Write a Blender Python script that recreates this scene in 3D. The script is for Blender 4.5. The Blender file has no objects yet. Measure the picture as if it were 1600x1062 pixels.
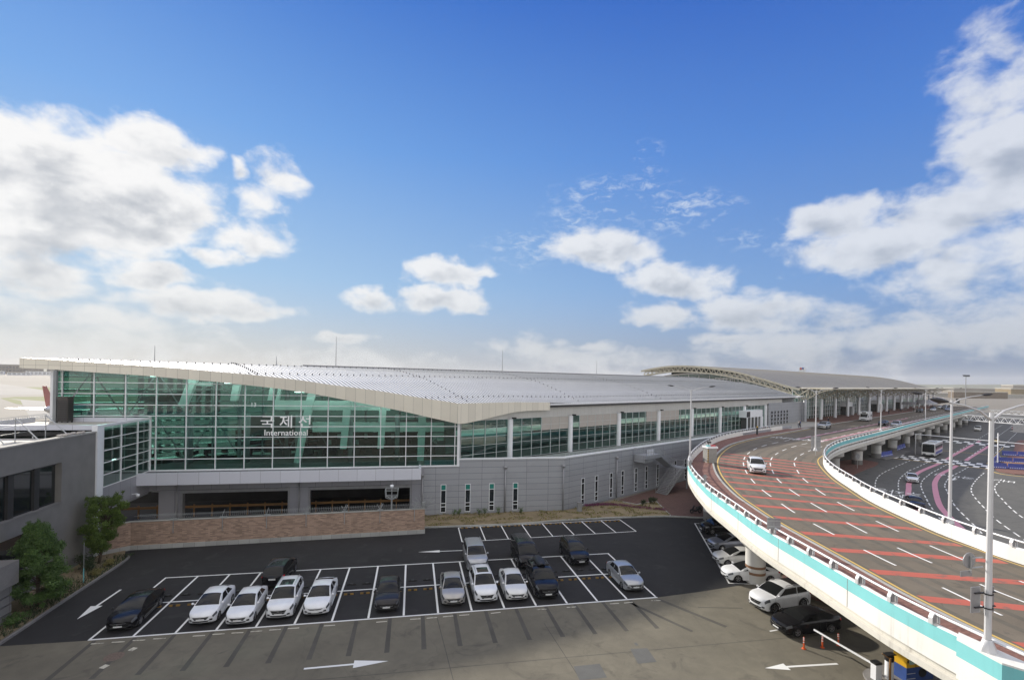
SKYRAMP=[(0,(.45,.56,.69)),(.05,(.38,.54,.73)),(.175,(.27,.48,.78)),(.40,(.125,.325,.765)),(.62,(.048,.18,.63)),(1,(.03,.12,.5))]
HZ_LEFT=(.46,.51,.55); HZ_RIGHT=(.24,.29,.38)
CL_DARK=(.50,.53,.58); CL_LIT=(.96,.955,.95); REAR_FILL=(1.38,1.33,1.26)
SKY_GAIN=0.76; NISHITA_SHARE=.03; HAZE_D=0.00008; EXPO=0.33; SUN_E=5.0; HALL_LAMP=5.0
CLOUDS=[(-30.88, 16.35, 12.05, 4.69, 1.7), (-33.66, 18.0, 5.29, 2.11, 1.4), (-24.88, 20.54, 4.63, 2.38, 1.4), (-25.76, 14.9, 7.26, 3.59, 1.6), (-32.81, 12.03, 8.28, 3.53, 1.4), (-31.2, 9.73, 7.71, 2.12, 0.7), (-16.44, 13.56, 4.25, 2.34, 1.0), (-19.54, 11.57, 3.12, 0.74, 0.8), (-16.21, 16.98, 1.79, 1.8, 0.5), (-17.99, 19.62, 0.92, 1.03, 0.8), (-14.46, 19.98, 1.97, 1.64, 0.55), (-25.18, 8.7, 5.13, 1.52, 1.35), (-21.35, 6.72, 8.65, 1.6, 1.35), (-32.76, 7.88, 5.92, 2.3, 1.2), (-30.31, 4.95, 7.41, 1.66, 0.8), (-32.68, 2.03, 11.92, 2.14, 0.35), (3.84, 11.93, 4.89, 1.83, 1.4), (7.54, 11.79, 1.64, 0.85, 0.9), (3.38, 8.91, 5.93, 1.72, 1.35), (-4.13, 8.53, 2.95, 1.12, 0.9), (21.42, 15.01, 7.05, 2.58, 1.4), (30.56, 10.88, 6.07, 2.3, 1.2), (28.6, 7.35, 4.32, 1.68, 1.1), (37.0, 7.1, 6.84, 2.11, 1.05), (44.37, 6.57, 4.01, 1.6, 0.8), (33.93, 4.62, 3.11, 0.69, 0.8), (56.25, 17.45, 4.95, 4.48, 1.5), (55.02, 23.45, 3.15, 3.56, 0.55), (56.87, 25.23, 2.12, 2.53, 0.4), (52.72, 14.73, 5.91, 3.21, 1.25), (44.48, 15.59, 3.76, 2.07, 1.2), (47.79, 12.8, 7.0, 2.61, 1.25), (53.61, 10.34, 6.89, 3.5, 1.0), (53.69, 4.63, 8.42, 2.74, 0.7), (44.41, 3.46, 11.65, 2.49, 0.55), (16.51, 3.01, 11.49, 1.63, 0.7), (20.53, 4.09, 3.6, 0.66, 0.9), (-6.79, 3.95, 3.09, 0.71, 0.8), (-22.33, 2.29, 2.12, 0.5, 0.6), (26.62, 2.52, 12.83, 1.8, 0.4), (-3.31, 1.78, 11.63, 1.01, 0.4)]
WISPS=[(22.77, 19.96, 8.3, 2.86, 0.75), (26.58, 23.48, 2.74, 2.39, 0.7), (18.45, 17.8, 6.5, 2.65, 0.5), (30.43, 18.16, 5.16, 2.83, 0.75), (12.56, 15.08, 6.68, 2.75, 0.55), (38.66, 14.83, 6.63, 1.85, 0.5), (33.05, 18.23, 3.15, 1.86, 0.6)]
import bpy, bmesh, math, random
from mathutils import Vector, Matrix, geometry
R=math.radians; PI=math.pi
sc=bpy.context.scene; COL=sc.collection
rnd=random.Random(7)
# ------------------------------------------------------------------ materials
def new_mat(name):
    m=bpy.data.materials.new(name); m.use_nodes=True
    nt=m.node_tree; b=nt.nodes['Principled BSDF']; return m,nt,b
def setin(nt,sock,v):
    if hasattr(v,'node') or isinstance(v,bpy.types.NodeSocket): nt.links.new(v,sock)
    else: sock.default_value=v
def mth(nt,op,a,b=None,c=None,clamp=False):
    n=nt.nodes.new('ShaderNodeMath'); n.operation=op; n.use_clamp=clamp
    setin(nt,n.inputs[0],a)
    if b is not None: setin(nt,n.inputs[1],b)
    if c is not None: setin(nt,n.inputs[2],c)
    return n.outputs[0]
def noise(nt,vec,scale,detail=4,rough=.55,dist=0):
    n=nt.nodes.new('ShaderNodeTexNoise'); n.inputs['Scale'].default_value=scale
    n.inputs['Detail'].default_value=detail; n.inputs['Roughness'].default_value=rough
    n.inputs['Distortion'].default_value=dist
    if vec is not None: nt.links.new(vec,n.inputs['Vector'])
    return n.outputs['Fac']
def ramp(nt,fac,stops):
    n=nt.nodes.new('ShaderNodeValToRGB'); el=n.color_ramp.elements
    while len(el)<len(stops): el.new(.5)
    for e,(p,c) in zip(el,stops): e.position=p; e.color=(*c,1) if len(c)==3 else c
    nt.links.new(fac,n.inputs[0]); return n.outputs[0]
def mixc(nt,f,a,b,mode='MIX'):
    n=nt.nodes.new('ShaderNodeMix'); n.data_type='RGBA'; n.blend_type=mode
    setin(nt,n.inputs[0],f)
    for s,v in ((n.inputs[6],a),(n.inputs[7],b)):
        if isinstance(v,tuple): s.default_value=(*v,1) if len(v)==3 else v
        else: nt.links.new(v,s)
    return n.outputs[2]
def sstep(nt,x,a,b):
    n=nt.nodes.new('ShaderNodeMapRange'); n.interpolation_type='SMOOTHSTEP'
    setin(nt,n.inputs[0],x); n.inputs[1].default_value=a; n.inputs[2].default_value=b
    return n.outputs[0]
def pos(nt): return nt.nodes.new('ShaderNodeNewGeometry').outputs['Position']
def uvn(nt): 
    n=nt.nodes.new('ShaderNodeUVMap'); return n.outputs[0]
def objc(nt): return nt.nodes.new('ShaderNodeTexCoord').outputs['Object']
def bumpn(nt,b,h,strength=.3,dist=.02):
    n=nt.nodes.new('ShaderNodeBump'); n.inputs['Strength'].default_value=strength; n.inputs['Distance'].default_value=dist
    nt.links.new(h,n.inputs['Height']); nt.links.new(n.outputs[0],b.inputs['Normal'])
def scl(c,k): return tuple(min(1,x*k) for x in c)
def mat(name,col,rough=.6,metal=0,var=.12,scale=1.5,coat=0,bump=0,detail=5,spec=.5):
    m,nt,b=new_mat(name)
    f=noise(nt,objc(nt),scale,detail)
    nt.links.new(ramp(nt,f,[(.3,scl(col,1-var)),(.7,scl(col,1+var))]),b.inputs['Base Color'])
    b.inputs['Roughness'].default_value=rough; b.inputs['Metallic'].default_value=metal
    b.inputs['Coat Weight'].default_value=coat; b.inputs['Coat Roughness'].default_value=.04
    b.inputs['Specular IOR Level'].default_value=spec
    if bump: bumpn(nt,b,noise(nt,objc(nt),scale*12,4),bump,.01)
    return m
def grid_mat(name,col,du,dv,jw=.02,jcol=(.05,.05,.055),rough=.45,metal=0,var=.05,stain=.0,offu=0,offv=0,brick=False):
    """cladding with joints every du x dv metres of the face (UVs are in metres)"""
    m,nt,b=new_mat(name)
    sep=nt.nodes.new('ShaderNodeSeparateXYZ'); nt.links.new(uvn(nt),sep.inputs[0])
    u=mth(nt,'DIVIDE',mth(nt,'ADD',sep.outputs[0],offu),du); v=mth(nt,'DIVIDE',mth(nt,'ADD',sep.outputs[1],offv),dv)
    if brick: u=mth(nt,'ADD',u,mth(nt,'MULTIPLY',mth(nt,'MODULO',mth(nt,'FLOOR',v),2),.5))
    ju=mth(nt,'LESS_THAN',mth(nt,'FRACT',u),jw/du); jv=mth(nt,'LESS_THAN',mth(nt,'FRACT',v),jw/dv)
    j=mth(nt,'MAXIMUM',ju,jv)
    cell=nt.nodes.new('ShaderNodeCombineXYZ'); nt.links.new(mth(nt,'FLOOR',u),cell.inputs[0]); nt.links.new(mth(nt,'FLOOR',v),cell.inputs[1])
    wn=nt.nodes.new('ShaderNodeTexWhiteNoise'); nt.links.new(cell.outputs[0],wn.inputs[0])
    c=ramp(nt,wn.outputs[0],[(0,scl(col,1-var)),(1,scl(col,1+var))])
    if stain:
        st=noise(nt,pos(nt),.7,6); c=mixc(nt,mth(nt,'MULTIPLY',sstep(nt,st,.5,.75),stain),c,scl(col,.45))
    nt.links.new(mixc(nt,j,c,jcol),b.inputs['Base Color'])
    b.inputs['Roughness'].default_value=rough; b.inputs['Metallic'].default_value=metal
    if brick: bumpn(nt,b,mth(nt,'SUBTRACT',1,j),.4,.01)
    return m
def ground_mat(name,c1,c2,fine=9,blot=.25,rough=.9,stain=None,cracks=0,amt=.5):
    m,nt,b=new_mat(name); P=pos(nt)
    big=noise(nt,P,blot,6,.6); sm=noise(nt,P,fine,4,.7); md=noise(nt,P,1.1,5,.6,.6)
    c=ramp(nt,big,[(.32,c1),(.68,c2)])
    c=mixc(nt,mth(nt,'MULTIPLY',sstep(nt,md,.35,.7),.35),c,scl(c1,.72))
    c=mixc(nt,sstep(nt,sm,.35,.75),c,scl(c2,1.12),'MIX') if False else mixc(nt,mth(nt,'MULTIPLY',sm,.35),c,scl(c2,1.35))
    if stain:
        s=noise(nt,P,.45,7,.62,1.2); c=mixc(nt,mth(nt,'MULTIPLY',sstep(nt,s,.56,.7),amt),c,stain)
    if cracks:
        v=nt.nodes.new('ShaderNodeTexVoronoi'); v.feature='DISTANCE_TO_EDGE'; v.inputs['Scale'].default_value=.16
        wv=nt.nodes.new('ShaderNodeVectorMath'); wv.operation='ADD'; nt.links.new(P,wv.inputs[0])
        nn=nt.nodes.new('ShaderNodeTexNoise'); nn.inputs['Scale'].default_value=.8; nt.links.new(P,nn.inputs['Vector']); nt.links.new(nn.outputs['Color'],wv.inputs[1])
        nt.links.new(wv.outputs[0],v.inputs['Vector'])
        c=mixc(nt,mth(nt,'MULTIPLY',mth(nt,'LESS_THAN',v.outputs['Distance'],.006),cracks),c,scl(c1,.4))
    nt.links.new(c,b.inputs['Base Color']); b.inputs['Roughness'].default_value=rough
    b.inputs['Specular IOR Level'].default_value=.3
    bumpn(nt,b,noise(nt,P,30,3,.7),.25,.02)
    return m
def worn_paint(name,col,under,wear=.5,rough=.7,sc_=3.0):
    m,nt,b=new_mat(name); P=pos(nt)
    f=noise(nt,P,sc_,7,.7); g=noise(nt,P,.35,4)
    f=mth(nt,'ADD',mth(nt,'MULTIPLY',f,.7),mth(nt,'MULTIPLY',g,.3))
    c=mixc(nt,sstep(nt,f,wear,wear+.14),scl(col,1.0),under)
    nt.links.new(c,b.inputs['Base Color']); b.inputs['Roughness'].default_value=rough; return m
def glass_mat(name,tint,refl=1.0,rough=0.0):
    m=bpy.data.materials.new(name); m.use_nodes=True; nt=m.node_tree; nt.nodes.clear()
    o=nt.nodes.new('ShaderNodeOutputMaterial'); t=nt.nodes.new('ShaderNodeBsdfTransparent'); g=nt.nodes.new('ShaderNodeBsdfGlossy')
    t.inputs[0].default_value=(*tint,1); g.inputs[0].default_value=(.85,.95,.92,1); g.inputs['Roughness'].default_value=rough
    fr=nt.nodes.new('ShaderNodeFresnel'); fr.inputs[0].default_value=1.5
    f=mth(nt,'MULTIPLY',fr.outputs[0],refl,clamp=True)
    # each pane is set a hair out of true
    wn=noise(nt,pos(nt),.35,2); bp=nt.nodes.new('ShaderNodeBump'); bp.inputs['Strength'].default_value=.12; bp.inputs['Distance'].default_value=.08; nt.links.new(wn,bp.inputs['Height']); nt.links.new(bp.outputs[0],g.inputs['Normal'])
    mx=nt.nodes.new('ShaderNodeMixShader'); nt.links.new(f,mx.inputs[0]); nt.links.new(t.outputs[0],mx.inputs[1]); nt.links.new(g.outputs[0],mx.inputs[2])
    nt.links.new(mx.outputs[0],o.inputs[0]); return m
def car_paint(name,col,rough=.25,metal=0.0):
    m,nt,b=new_mat(name)
    f=noise(nt,objc(nt),2.2,5)
    nt.links.new(ramp(nt,f,[(.3,scl(col,.93)),(.7,scl(col,1.05))]),b.inputs['Base Color'])
    b.inputs['Roughness'].default_value=rough; b.inputs['Metallic'].default_value=metal
    dk=max(col)<.05; b.inputs['Coat Weight'].default_value=.22 if dk else .6; b.inputs['Coat Roughness'].default_value=.05; b.inputs['Specular IOR Level'].default_value=.22 if dk else .5
    return m
def streak_mat(name,c,dirty):
    m,nt,b=new_mat(name); P=pos(nt)
    mp=nt.nodes.new('ShaderNodeMapping'); mp.inputs['Scale'].default_value=(2.6,2.6,.16); nt.links.new(P,mp.inputs[0])
    s=noise(nt,mp.outputs[0],1.0,7,.65); bl=noise(nt,P,.35,5,.6)
    f=mth(nt,'MULTIPLY',sstep(nt,s,.48,.78),mth(nt,'ADD',.25,sstep(nt,bl,.4,.7)),clamp=True)
    c2=ramp(nt,noise(nt,P,.8,5),[(.3,scl(c,.94)),(.7,scl(c,1.04))])
    nt.links.new(mixc(nt,f,c2,dirty),b.inputs['Base Color']); b.inputs['Roughness'].default_value=.65
    bumpn(nt,b,noise(nt,P,9,4),.06,.01); return m
M={}
ASPH=(.030,.030,.032)
M['asph_new']=ground_mat('new_asphalt',(.017,.017,.018),(.028,.027,.028),fine=14,blot=.18,stain=(.075,.073,.07),amt=.22)
M['asph_old']=ground_mat('weathered_asphalt',(.108,.098,.076),(.160,.145,.111),fine=11,blot=.22,stain=(.075,.068,.057),cracks=.10,amt=.55)
M['asph_road']=ground_mat('road_asphalt',(.085,.085,.081),(.118,.115,.107),fine=12,blot=.15,stain=(.03,.03,.03),cracks=.25,amt=.4)
M['asph_deck']=ground_mat('deck_asphalt',(.112,.094,.072),(.158,.134,.104),fine=12,blot=.2,stain=(.06,.056,.048),cracks=.25,amt=.6)
M['asph_patch']=ground_mat('patch_asphalt',(.085,.085,.082),(.11,.11,.105),fine=14)
M['seal']=ground_mat('sealed_strip',(.062,.058,.050),(.092,.086,.073),fine=14)
M['concrete']=ground_mat('concrete',(.28,.27,.25),(.38,.37,.34),fine=8,blot=.5,stain=(.16,.15,.14),amt=.35)
M['concrete_dk']=ground_mat('concrete_dark',(.15,.145,.14),(.22,.21,.20),fine=8,blot=.5,stain=(.09,.09,.085),amt=.35)
M['soil']=ground_mat('soil',(.16,.125,.075),(.27,.215,.13),fine=6,blot=.7,stain=(.06,.05,.03),amt=.5)
M['dirt']=ground_mat('dirt',(.13,.10,.075),(.19,.155,.12),fine=6,blot=.4)
M['field']=ground_mat('airfield_concrete',(.165,.15,.128),(.215,.196,.17),fine=.4,blot=.01)
M['grass_far']=ground_mat('airfield_grass',(.075,.095,.014),(.125,.135,.026),fine=.5,blot=.02)
M['runway']=ground_mat('runway',(.20,.19,.18),(.26,.25,.235),fine=.4,blot=.01)
M['pave']=grid_mat('brick_paving',(.185,.088,.066),.2,.1,.008,(.10,.06,.05),.85,0,.25,.35,brick=True)
M['brick']=grid_mat('brick_wall',(.34,.235,.175),.42,.11,.012,(.22,.17,.14),.85,0,.28,.3,brick=True)
M['pave_shade']=grid_mat('plaza_paving',(.125,.066,.052),.2,.1,.008,(.07,.045,.04),.85,0,.25,.4,brick=True)  # darker copy of the sidewalk brick, plaza shade put into the colour
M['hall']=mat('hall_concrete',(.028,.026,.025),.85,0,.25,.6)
M['booth']=mat('booth_grey',(.27,.265,.25),.5,.1,.1,3)
M['kerb']=grid_mat('kerbstone',(.36,.36,.34),1.0,5,.02,(.12,.12,.11),.8,0,.12,.3)
M['white_line']=worn_paint('road_paint_white',(.72,.72,.70),(.10,.10,.10),.62)
M['white_old']=worn_paint('road_paint_faded',(.50,.47,.38),(.13,.12,.095),.50)
M['yellow_line']=worn_paint('road_paint_yellow',(.55,.37,.10),(.09,.08,.07),.56)
M['red_line']=worn_paint('road_paint_red',(.40,.095,.06),(.17,.10,.075),.50,sc_=1.4)
M['pink_line']=worn_paint('road_paint_pink',(.56,.25,.32),(.25,.14,.16),.56)
M['black_line']=worn_paint('road_paint_black',(.015,.015,.015),(.05,.05,.05),.65)
M['panel_grey']=grid_mat('grey_cladding',(.35,.36,.385),2.95,.75,.03,(.10,.10,.11),.42,.25,.045,.12)
M['panel_bay']=grid_mat('grey_panel',(.33,.33,.36),1.9,4.0,.03,(.11,.11,.12),.42,.25,.04,.12)
M['panel_white']=grid_mat('pale_band_panel',(.62,.63,.69),2.1,9,.03,(.30,.30,.33),.4,.1,.03,.05)
M['panel_band']=grid_mat('eaves_cladding',(.50,.49,.46),.9,9,.02,(.30,.29,.27),.45,.15,.03,.1)
M['panel_end']=grid_mat('end_wall_cladding',(.33,.34,.36),1.5,.9,.03,(.16,.16,.17),.42,.2,.04,.1)
M['fascia']=grid_mat('fascia_panel',(.72,.675,.575),1.14,9,.022,(.24,.225,.195),.42,.2,.06,.06)
M['roof']=mat('roof_metal',(.84,.84,.83),.45,.2,.05,.25)
M['seam']=mat('roof_seam_metal',(.24,.245,.25),.45,.2,.06,.4)
M['roof2']=mat('domed_roof_metal',(.23,.215,.185),.55,.2,.06,.15)
M['steel_beige']=mat('painted_steel_beige',(.52,.48,.38),.5,.1,.08,1)
M['white']=mat('white_frame',(.76,.77,.79),.4,.05,.05,1)
M['pole']=mat('pole_white',(.56,.56,.57),.42,.1,.07,1.2)
M['frame_grey']=mat('frame_grey',(.50,.53,.53),.45,.1,.05,1)
M['letter']=mat('sign_letter_white',(.92,.92,.92),.5,0,.02,1)
M['grey']=mat('grey_metal',(.30,.30,.31),.45,.4,.1,2)
M['galv']=mat('galvanised_steel',(.42,.43,.43),.45,.6,.14,4)
M['dark']=mat('dark_metal',(.035,.034,.036),.5,.2,.15,2)
M['black']=mat('black_plastic',(.012,.012,.013),.45,0,.2,4)
M['tyre']=mat('tyre_rubber',(.014,.014,.015),.85,0,.2,6)
M['rim']=mat('alloy_rim',(.45,.45,.47),.3,.8,.1,5)
M['louver']=mat('unit_brown',(.075,.066,.058),.6,.2,.15,3)
M['barrier']=streak_mat('barrier_paint',(.74,.73,.69),(.50,.48,.43))
M['girder']=streak_mat('girder_concrete',(.58,.56,.50),(.36,.34,.30))
M['pier']=mat('pier_concrete',(.52,.51,.48),.75,0,.13,.6)
M['pier_band']=mat('pier_band_brown',(.20,.10,.05),.6)
M['teal']=streak_mat('teal_paint',(.20,.54,.555),(.16,.40,.42))
M['render_wall']=mat('grey_render',(.185,.178,.168),.85,0,.10,.8,bump=.15)
M['glass_t']=glass_mat('green_glass',(.33,.63,.57),2.1)
M['glass_f2']=glass_mat('green_glass_side',(.33,.63,.57),1.8)
M['glass_back']=glass_mat('green_glass_airside',(.17,.26,.24),.5)
M['glass_dark']=mat('dark_window_glass',(.010,.014,.015),.06,0,.2,.5,spec=.8)
M['glass_slit']=mat('slit_window_glass',(.015,.02,.024),.08,0,.2,.5,spec=.8)
M['glass_teal']=mat('slit_window_teal',(.03,.20,.165),.12,0,.1,.5,spec=.7)
M['car_glass']=mat('car_glass',(.010,.011,.012),.06,0,.1,1,spec=.32)
M['int_white']=mat('interior_white',(.82,.84,.82),.6,0,.05,.5)
M['int_floor']=mat('interior_floor',(.10,.10,.095),.35,0,.1,.3)
M['int_dark']=mat('interior_dark',(.06,.06,.06),.7,0,.25,.6)
M['int_grey']=mat('interior_grey',(.22,.23,.24),.6,0,.15,.5)
M['blind']=mat('roller_blind',(.42,.385,.345),.8,0,.04,.8)
M['deckfloor']=grid_mat('terrace_floor',(.27,.29,.27),.6,.6,.05,(.17,.18,.17),.7,0,.06,.1)
M['roofdeck']=mat('roof_deck',(.42,.40,.36),.8,0,.10,.5)
M['orange']=mat('orange_brown_paint',(.24,.12,.035),.6,0,.15,1.2)
M['orange_b']=mat('bollard_orange',(.65,.10,.02),.5,0,.1,3)
M['yellow']=mat('yellow_paint',(.62,.36,.015),.45,0,.08,2)
M['blue']=mat('blue_paint',(.03,.07,.24),.5,0,.12,2)
M['blue_bar']=mat('blue_plastic',(.05,.07,.30),.5,0,.15,1.5)
M['red']=mat('red_paint',(.45,.03,.03),.5,0,.1,2)
M['screen']=mat('screen_panel',(.32,.45,.40),.2,0,.15,5)
M['light_w']=mat('lamp_lens',(.10,.105,.112),.08,0,.04,5)
M['tail_r']=mat('tail_lens',(.55,.02,.02),.18,0,.1,5)
M['plate']=mat('number_plate',(.62,.63,.62),.5,0,.06,8)
M['bark']=mat('bark',(.085,.065,.045),.9,0,.25,6,bump=.4)
M['stop_y']=mat('stop_yellow',(.20,.11,.015),.7,0,.25,4)
M['stop_k']=mat('stop_black',(.016,.015,.014),.8,0,.25,4)
M['skin']=mat('skin',(.45,.28,.2),.6); M['cloth_dk']=mat('cloth_dark',(.03,.03,.04),.9); M['cloth_bl']=mat('cloth_blue',(.07,.10,.2),.9); M['cloth_lt']=mat('cloth_light',(.5,.48,.45),.9)
M['hair']=mat('hair',(.015,.012,.01),.6)
M['wing']=mat('aircraft_white',(.75,.75,.74),.35,0,.03,.3); M['fin_red']=mat('aircraft_red',(.50,.17,.13),.4,0,.1,.4)
def lamp_mat(name,col,st):
    m,nt,b=new_mat(name); b.inputs['Base Color'].default_value=(.8,.8,.8,1); b.inputs['Emission Color'].default_value=(*col,1); b.inputs['Emission Strength'].default_value=st; return m
M['hall_lamp']=lamp_mat('hall_lamp',(1,.97,.92),HALL_LAMP)
def leaf_mat(name,c1,c2,c3):
    m,nt,b=new_mat(name)
    oi=nt.nodes.new('ShaderNodeNewGeometry'); w=oi.outputs['Random Per Island']
    c=ramp(nt,w,[(0,c1),(.5,c2),(1,c3)])
    big=noise(nt,pos(nt),.9,3); c=mixc(nt,mth(nt,'MULTIPLY',sstep(nt,big,.4,.65),.5),c,scl(c1,.8))
    nt.links.new(c,b.inputs['Base Color']); b.inputs['Roughness'].default_value=.55
    tr=nt.nodes.new('ShaderNodeBsdfTranslucent'); nt.links.new(c,tr.inputs[0])
    mx=nt.nodes.new('ShaderNodeMixShader'); mx.inputs[0].default_value=.3
    out=nt.nodes['Material Output']; nt.links.new(b.outputs[0],mx.inputs[1]); nt.links.new(tr.outputs[0],mx.inputs[2]); nt.links.new(mx.outputs[0],out.inputs[0])
    return m
M['leaf_a']=leaf_mat('leaf_green',(.050,.10,.024),(.085,.165,.035),(.15,.25,.055))
M['leaf_b']=leaf_mat('leaf_yellowgreen',(.055,.10,.016),(.11,.18,.025),(.19,.27,.04))
M['leaf_d']=leaf_mat('leaf_dark',(.02,.035,.012),(.035,.06,.018),(.06,.09,.025))
M['leaf_dry']=leaf_mat('leaf_dry',(.19,.165,.05),(.32,.27,.10),(.16,.19,.05))
M['leaf_purple']=leaf_mat('leaf_purple',(.13,.03,.08),(.24,.05,.14),(.17,.05,.09))
# ------------------------------------------------------------------ mesh builder
class MB:
    def __init__(s): s.v=[]; s.f=[]; s.mi=[]; s.sm=[]; s.m=0; s.smooth=False
    def add(s,vs,fs):
        o=len(s.v); s.v+= [tuple(p) for p in vs]
        for f in fs: s.f.append(tuple(i+o for i in f)); s.mi.append(s.m); s.sm.append(s.smooth)
        return s
    def quad(s,a,b,c,d): return s.add([a,b,c,d],[(0,1,2,3)])
    def box(s,x0,y0,z0,x1,y1,z1):
        v=[(x0,y0,z0),(x1,y0,z0),(x1,y1,z0),(x0,y1,z0),(x0,y0,z1),(x1,y0,z1),(x1,y1,z1),(x0,y1,z1)]
        return s.add(v,[(3,2,1,0),(4,5,6,7),(0,1,5,4),(1,2,6,5),(2,3,7,6),(3,0,4,7)])
    def obox(s,c,dx,hx,hy,z0,z1):
        """oriented box: centre c (x,y), unit dir dx (x,y), half length hx along dx, hy across"""
        ax=Vector(dx).normalized(); ay=Vector((-ax.y,ax.x)); c=Vector(c)
        q=[c-ax*hx-ay*hy,c+ax*hx-ay*hy,c+ax*hx+ay*hy,c-ax*hx+ay*hy]
        return s.prism([tuple(p) for p in q],z0,z1)
    def prism(s,poly,z0,z1):
        n=len(poly); area=sum(poly[i][0]*poly[(i+1)%n][1]-poly[(i+1)%n][0]*poly[i][1] for i in range(n))
        if area<0: poly=poly[::-1]
        v=[(p[0],p[1],z0) for p in poly]+[(p[0],p[1],z1) for p in poly]
        fs=[(i,(i+1)%n,(i+1)%n+n,i+n) for i in range(n)]
        if n==4: fs+=[(3,2,1,0),(4,5,6,7)]
        else:
            tri=geometry.tessellate_polygon([[Vector((p[0],p[1],0)) for p in poly]])
            for t in tri:
                a,b,c=t
                ar=(poly[b][0]-poly[a][0])*(poly[c][1]-poly[a][1])-(poly[c][0]-poly[a][0])*(poly[b][1]-poly[a][1])
                if ar<0: b,c=c,b
                fs.append((a+n,b+n,c+n)); fs.append((a,c,b))
        return s.add(v,fs)
    def sheet(s,poly,z):
        n=len(poly); tri=geometry.tessellate_polygon([[Vector((p[0],p[1],0)) for p in poly]]); fs=[]
        for a,b,c in tri:
            ar=(poly[b][0]-poly[a][0])*(poly[c][1]-poly[a][1])-(poly[c][0]-poly[a][0])*(poly[b][1]-poly[a][1])
            if abs(ar)<1e-9: continue
            fs.append((a,b,c) if ar>0 else (a,c,b))
        return s.add([(p[0],p[1],z) for p in poly],fs)
    def tube(s,pts,r,n=8,caps=True,r1=None):
        pts=[Vector(p) for p in pts]; k=len(pts); vs=[]; fs=[]; up=Vector((0,0,1))
        for i,p in enumerate(pts):
            d=(pts[min(i+1,k-1)]-pts[max(i-1,0)]).normalized()
            a=d.cross(up)
            if a.length<.05: a=d.cross(Vector((1,0,0)))
            a.normalize(); b=a.cross(d)
            rr=r if r1 is None else r+(r1-r)*i/max(1,k-1)
            for j in range(n):
                t=2*PI*j/n+PI/n; vs.append(p+(a*math.cos(t)+b*math.sin(t))*rr)
        for i in range(k-1):
            for j in range(n): fs.append((i*n+j,i*n+(j+1)%n,(i+1)*n+(j+1)%n,(i+1)*n+j))
        if caps: fs.append(tuple(range(n-1,-1,-1))); fs.append(tuple((k-1)*n+j for j in range(n)))
        return s.add(vs,fs)
    def bar(s,a,b,w,h):
        """rectangular bar a->b, width w sideways, height h"""
        a=Vector(a);b=Vector(b);d=(b-a).normalized(); up=Vector((0,0,1)); x=d.cross(up)
        if x.length<.05: x=Vector((1,0,0))
        x.normalize(); y=x.cross(d); vs=[]
        for p in (a,b):
            for i,j in ((-1,-1),(1,-1),(1,1),(-1,1)): vs.append(p+x*(w/2*i)+y*(h/2*j))
        return s.add(vs,[(0,1,5,4),(1,2,6,5),(2,3,7,6),(3,0,4,7),(3,2,1,0),(4,5,6,7)])
    def lathe(s,c,prof,n=20,axis='z'):
        vs=[];fs=[];k=len(prof)
        for (r,h) in prof:
            for j in range(n):
                t=2*PI*j/n; x,y=r*math.cos(t),r*math.sin(t)
                vs.append((c[0]+x,c[1]+y,c[2]+h) if axis=='z' else (c[0]+x,c[1]+h,c[2]+y))
        for i in range(k-1):
            for j in range(n):
                q=(i*n+j,i*n+(j+1)%n,(i+1)*n+(j+1)%n,(i+1)*n+j); fs.append(q if axis=='z' else q[::-1])
        return s.add(vs,fs)
    def sweep(s,path,prof,closed=True,z=None):
        """path list of (x,y[,dz]); prof list of (offset to the right of travel, z)"""
        k=len(path); n=len(prof); vs=[];fs=[]
        for i,p in enumerate(path):
            a=Vector(path[max(i-1,0)][:2]); b=Vector(path[min(i+1,k-1)][:2]); d=(b-a).normalized(); nr=Vector((d.y,-d.x))
            for o,zz in prof: vs.append((p[0]+nr.x*o,p[1]+nr.y*o,zz))
        m=n if closed else n-1
        for i in range(k-1):
            for j in range(m): fs.append((i*n+j,(i+1)*n+j,(i+1)*n+(j+1)%n,i*n+(j+1)%n))
        if closed: fs.append(tuple(range(n))); fs.append(tuple((k-1)*n+j for j in range(n-1,-1,-1)))
        return s.add(vs,fs)
    def grid(s,rows):
        k=len(rows); n=len(rows[0]); vs=[p for r in rows for p in r]
        return s.add(vs,[(i*n+j,i*n+j+1,(i+1)*n+j+1,(i+1)*n+j) for i in range(k-1) for j in range(n-1)])
    def build(s,name,mats,parent=None,recalc=False,sharp=None):
        me=bpy.data.meshes.new(name); me.from_pydata(s.v,[],s.f)
        if not isinstance(mats,(list,tuple)): mats=[mats]
        for m in mats: me.materials.append(M[m] if isinstance(m,str) else m)
        me.polygons.foreach_set('material_index',s.mi); me.polygons.foreach_set('use_smooth',s.sm)
        uv=me.uv_layers.new(name='UVMap').data
        for p in me.polygons:
            nx,ny,nz=p.normal; h=math.hypot(nx,ny)
            for li in p.loop_indices:
                q=s.v[me.loops[li].vertex_index]
                if abs(nz)>.75 or h<1e-6: uv[li].uv=(q[0],q[1])
                else: uv[li].uv=((-ny*q[0]+nx*q[1])/h,q[2])
        if recalc:
            bm=bmesh.new(); bm.from_mesh(me); bmesh.ops.recalc_face_normals(bm,faces=bm.faces); bm.to_mesh(me); bm.free()
        if sharp: me.set_sharp_from_angle(angle=R(sharp))
        o=bpy.data.objects.new(name,me); COL.objects.link(o)
        if parent is not None: attach(o,parent)
        return o
def world_loc(o):
    v=Vector(o.location)
    while o.parent is not None and o.type=='EMPTY': o=o.parent; v+=o.location
    return v
def attach(o,parent):
    o.parent=parent
    r=parent
    while r.parent is not None: r=r.parent
    if parent.type=='EMPTY': o.matrix_parent_inverse=Matrix.Translation(-Vector(parent.location))
    else: o.matrix_parent_inverse=Matrix.Identity(4)
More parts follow.
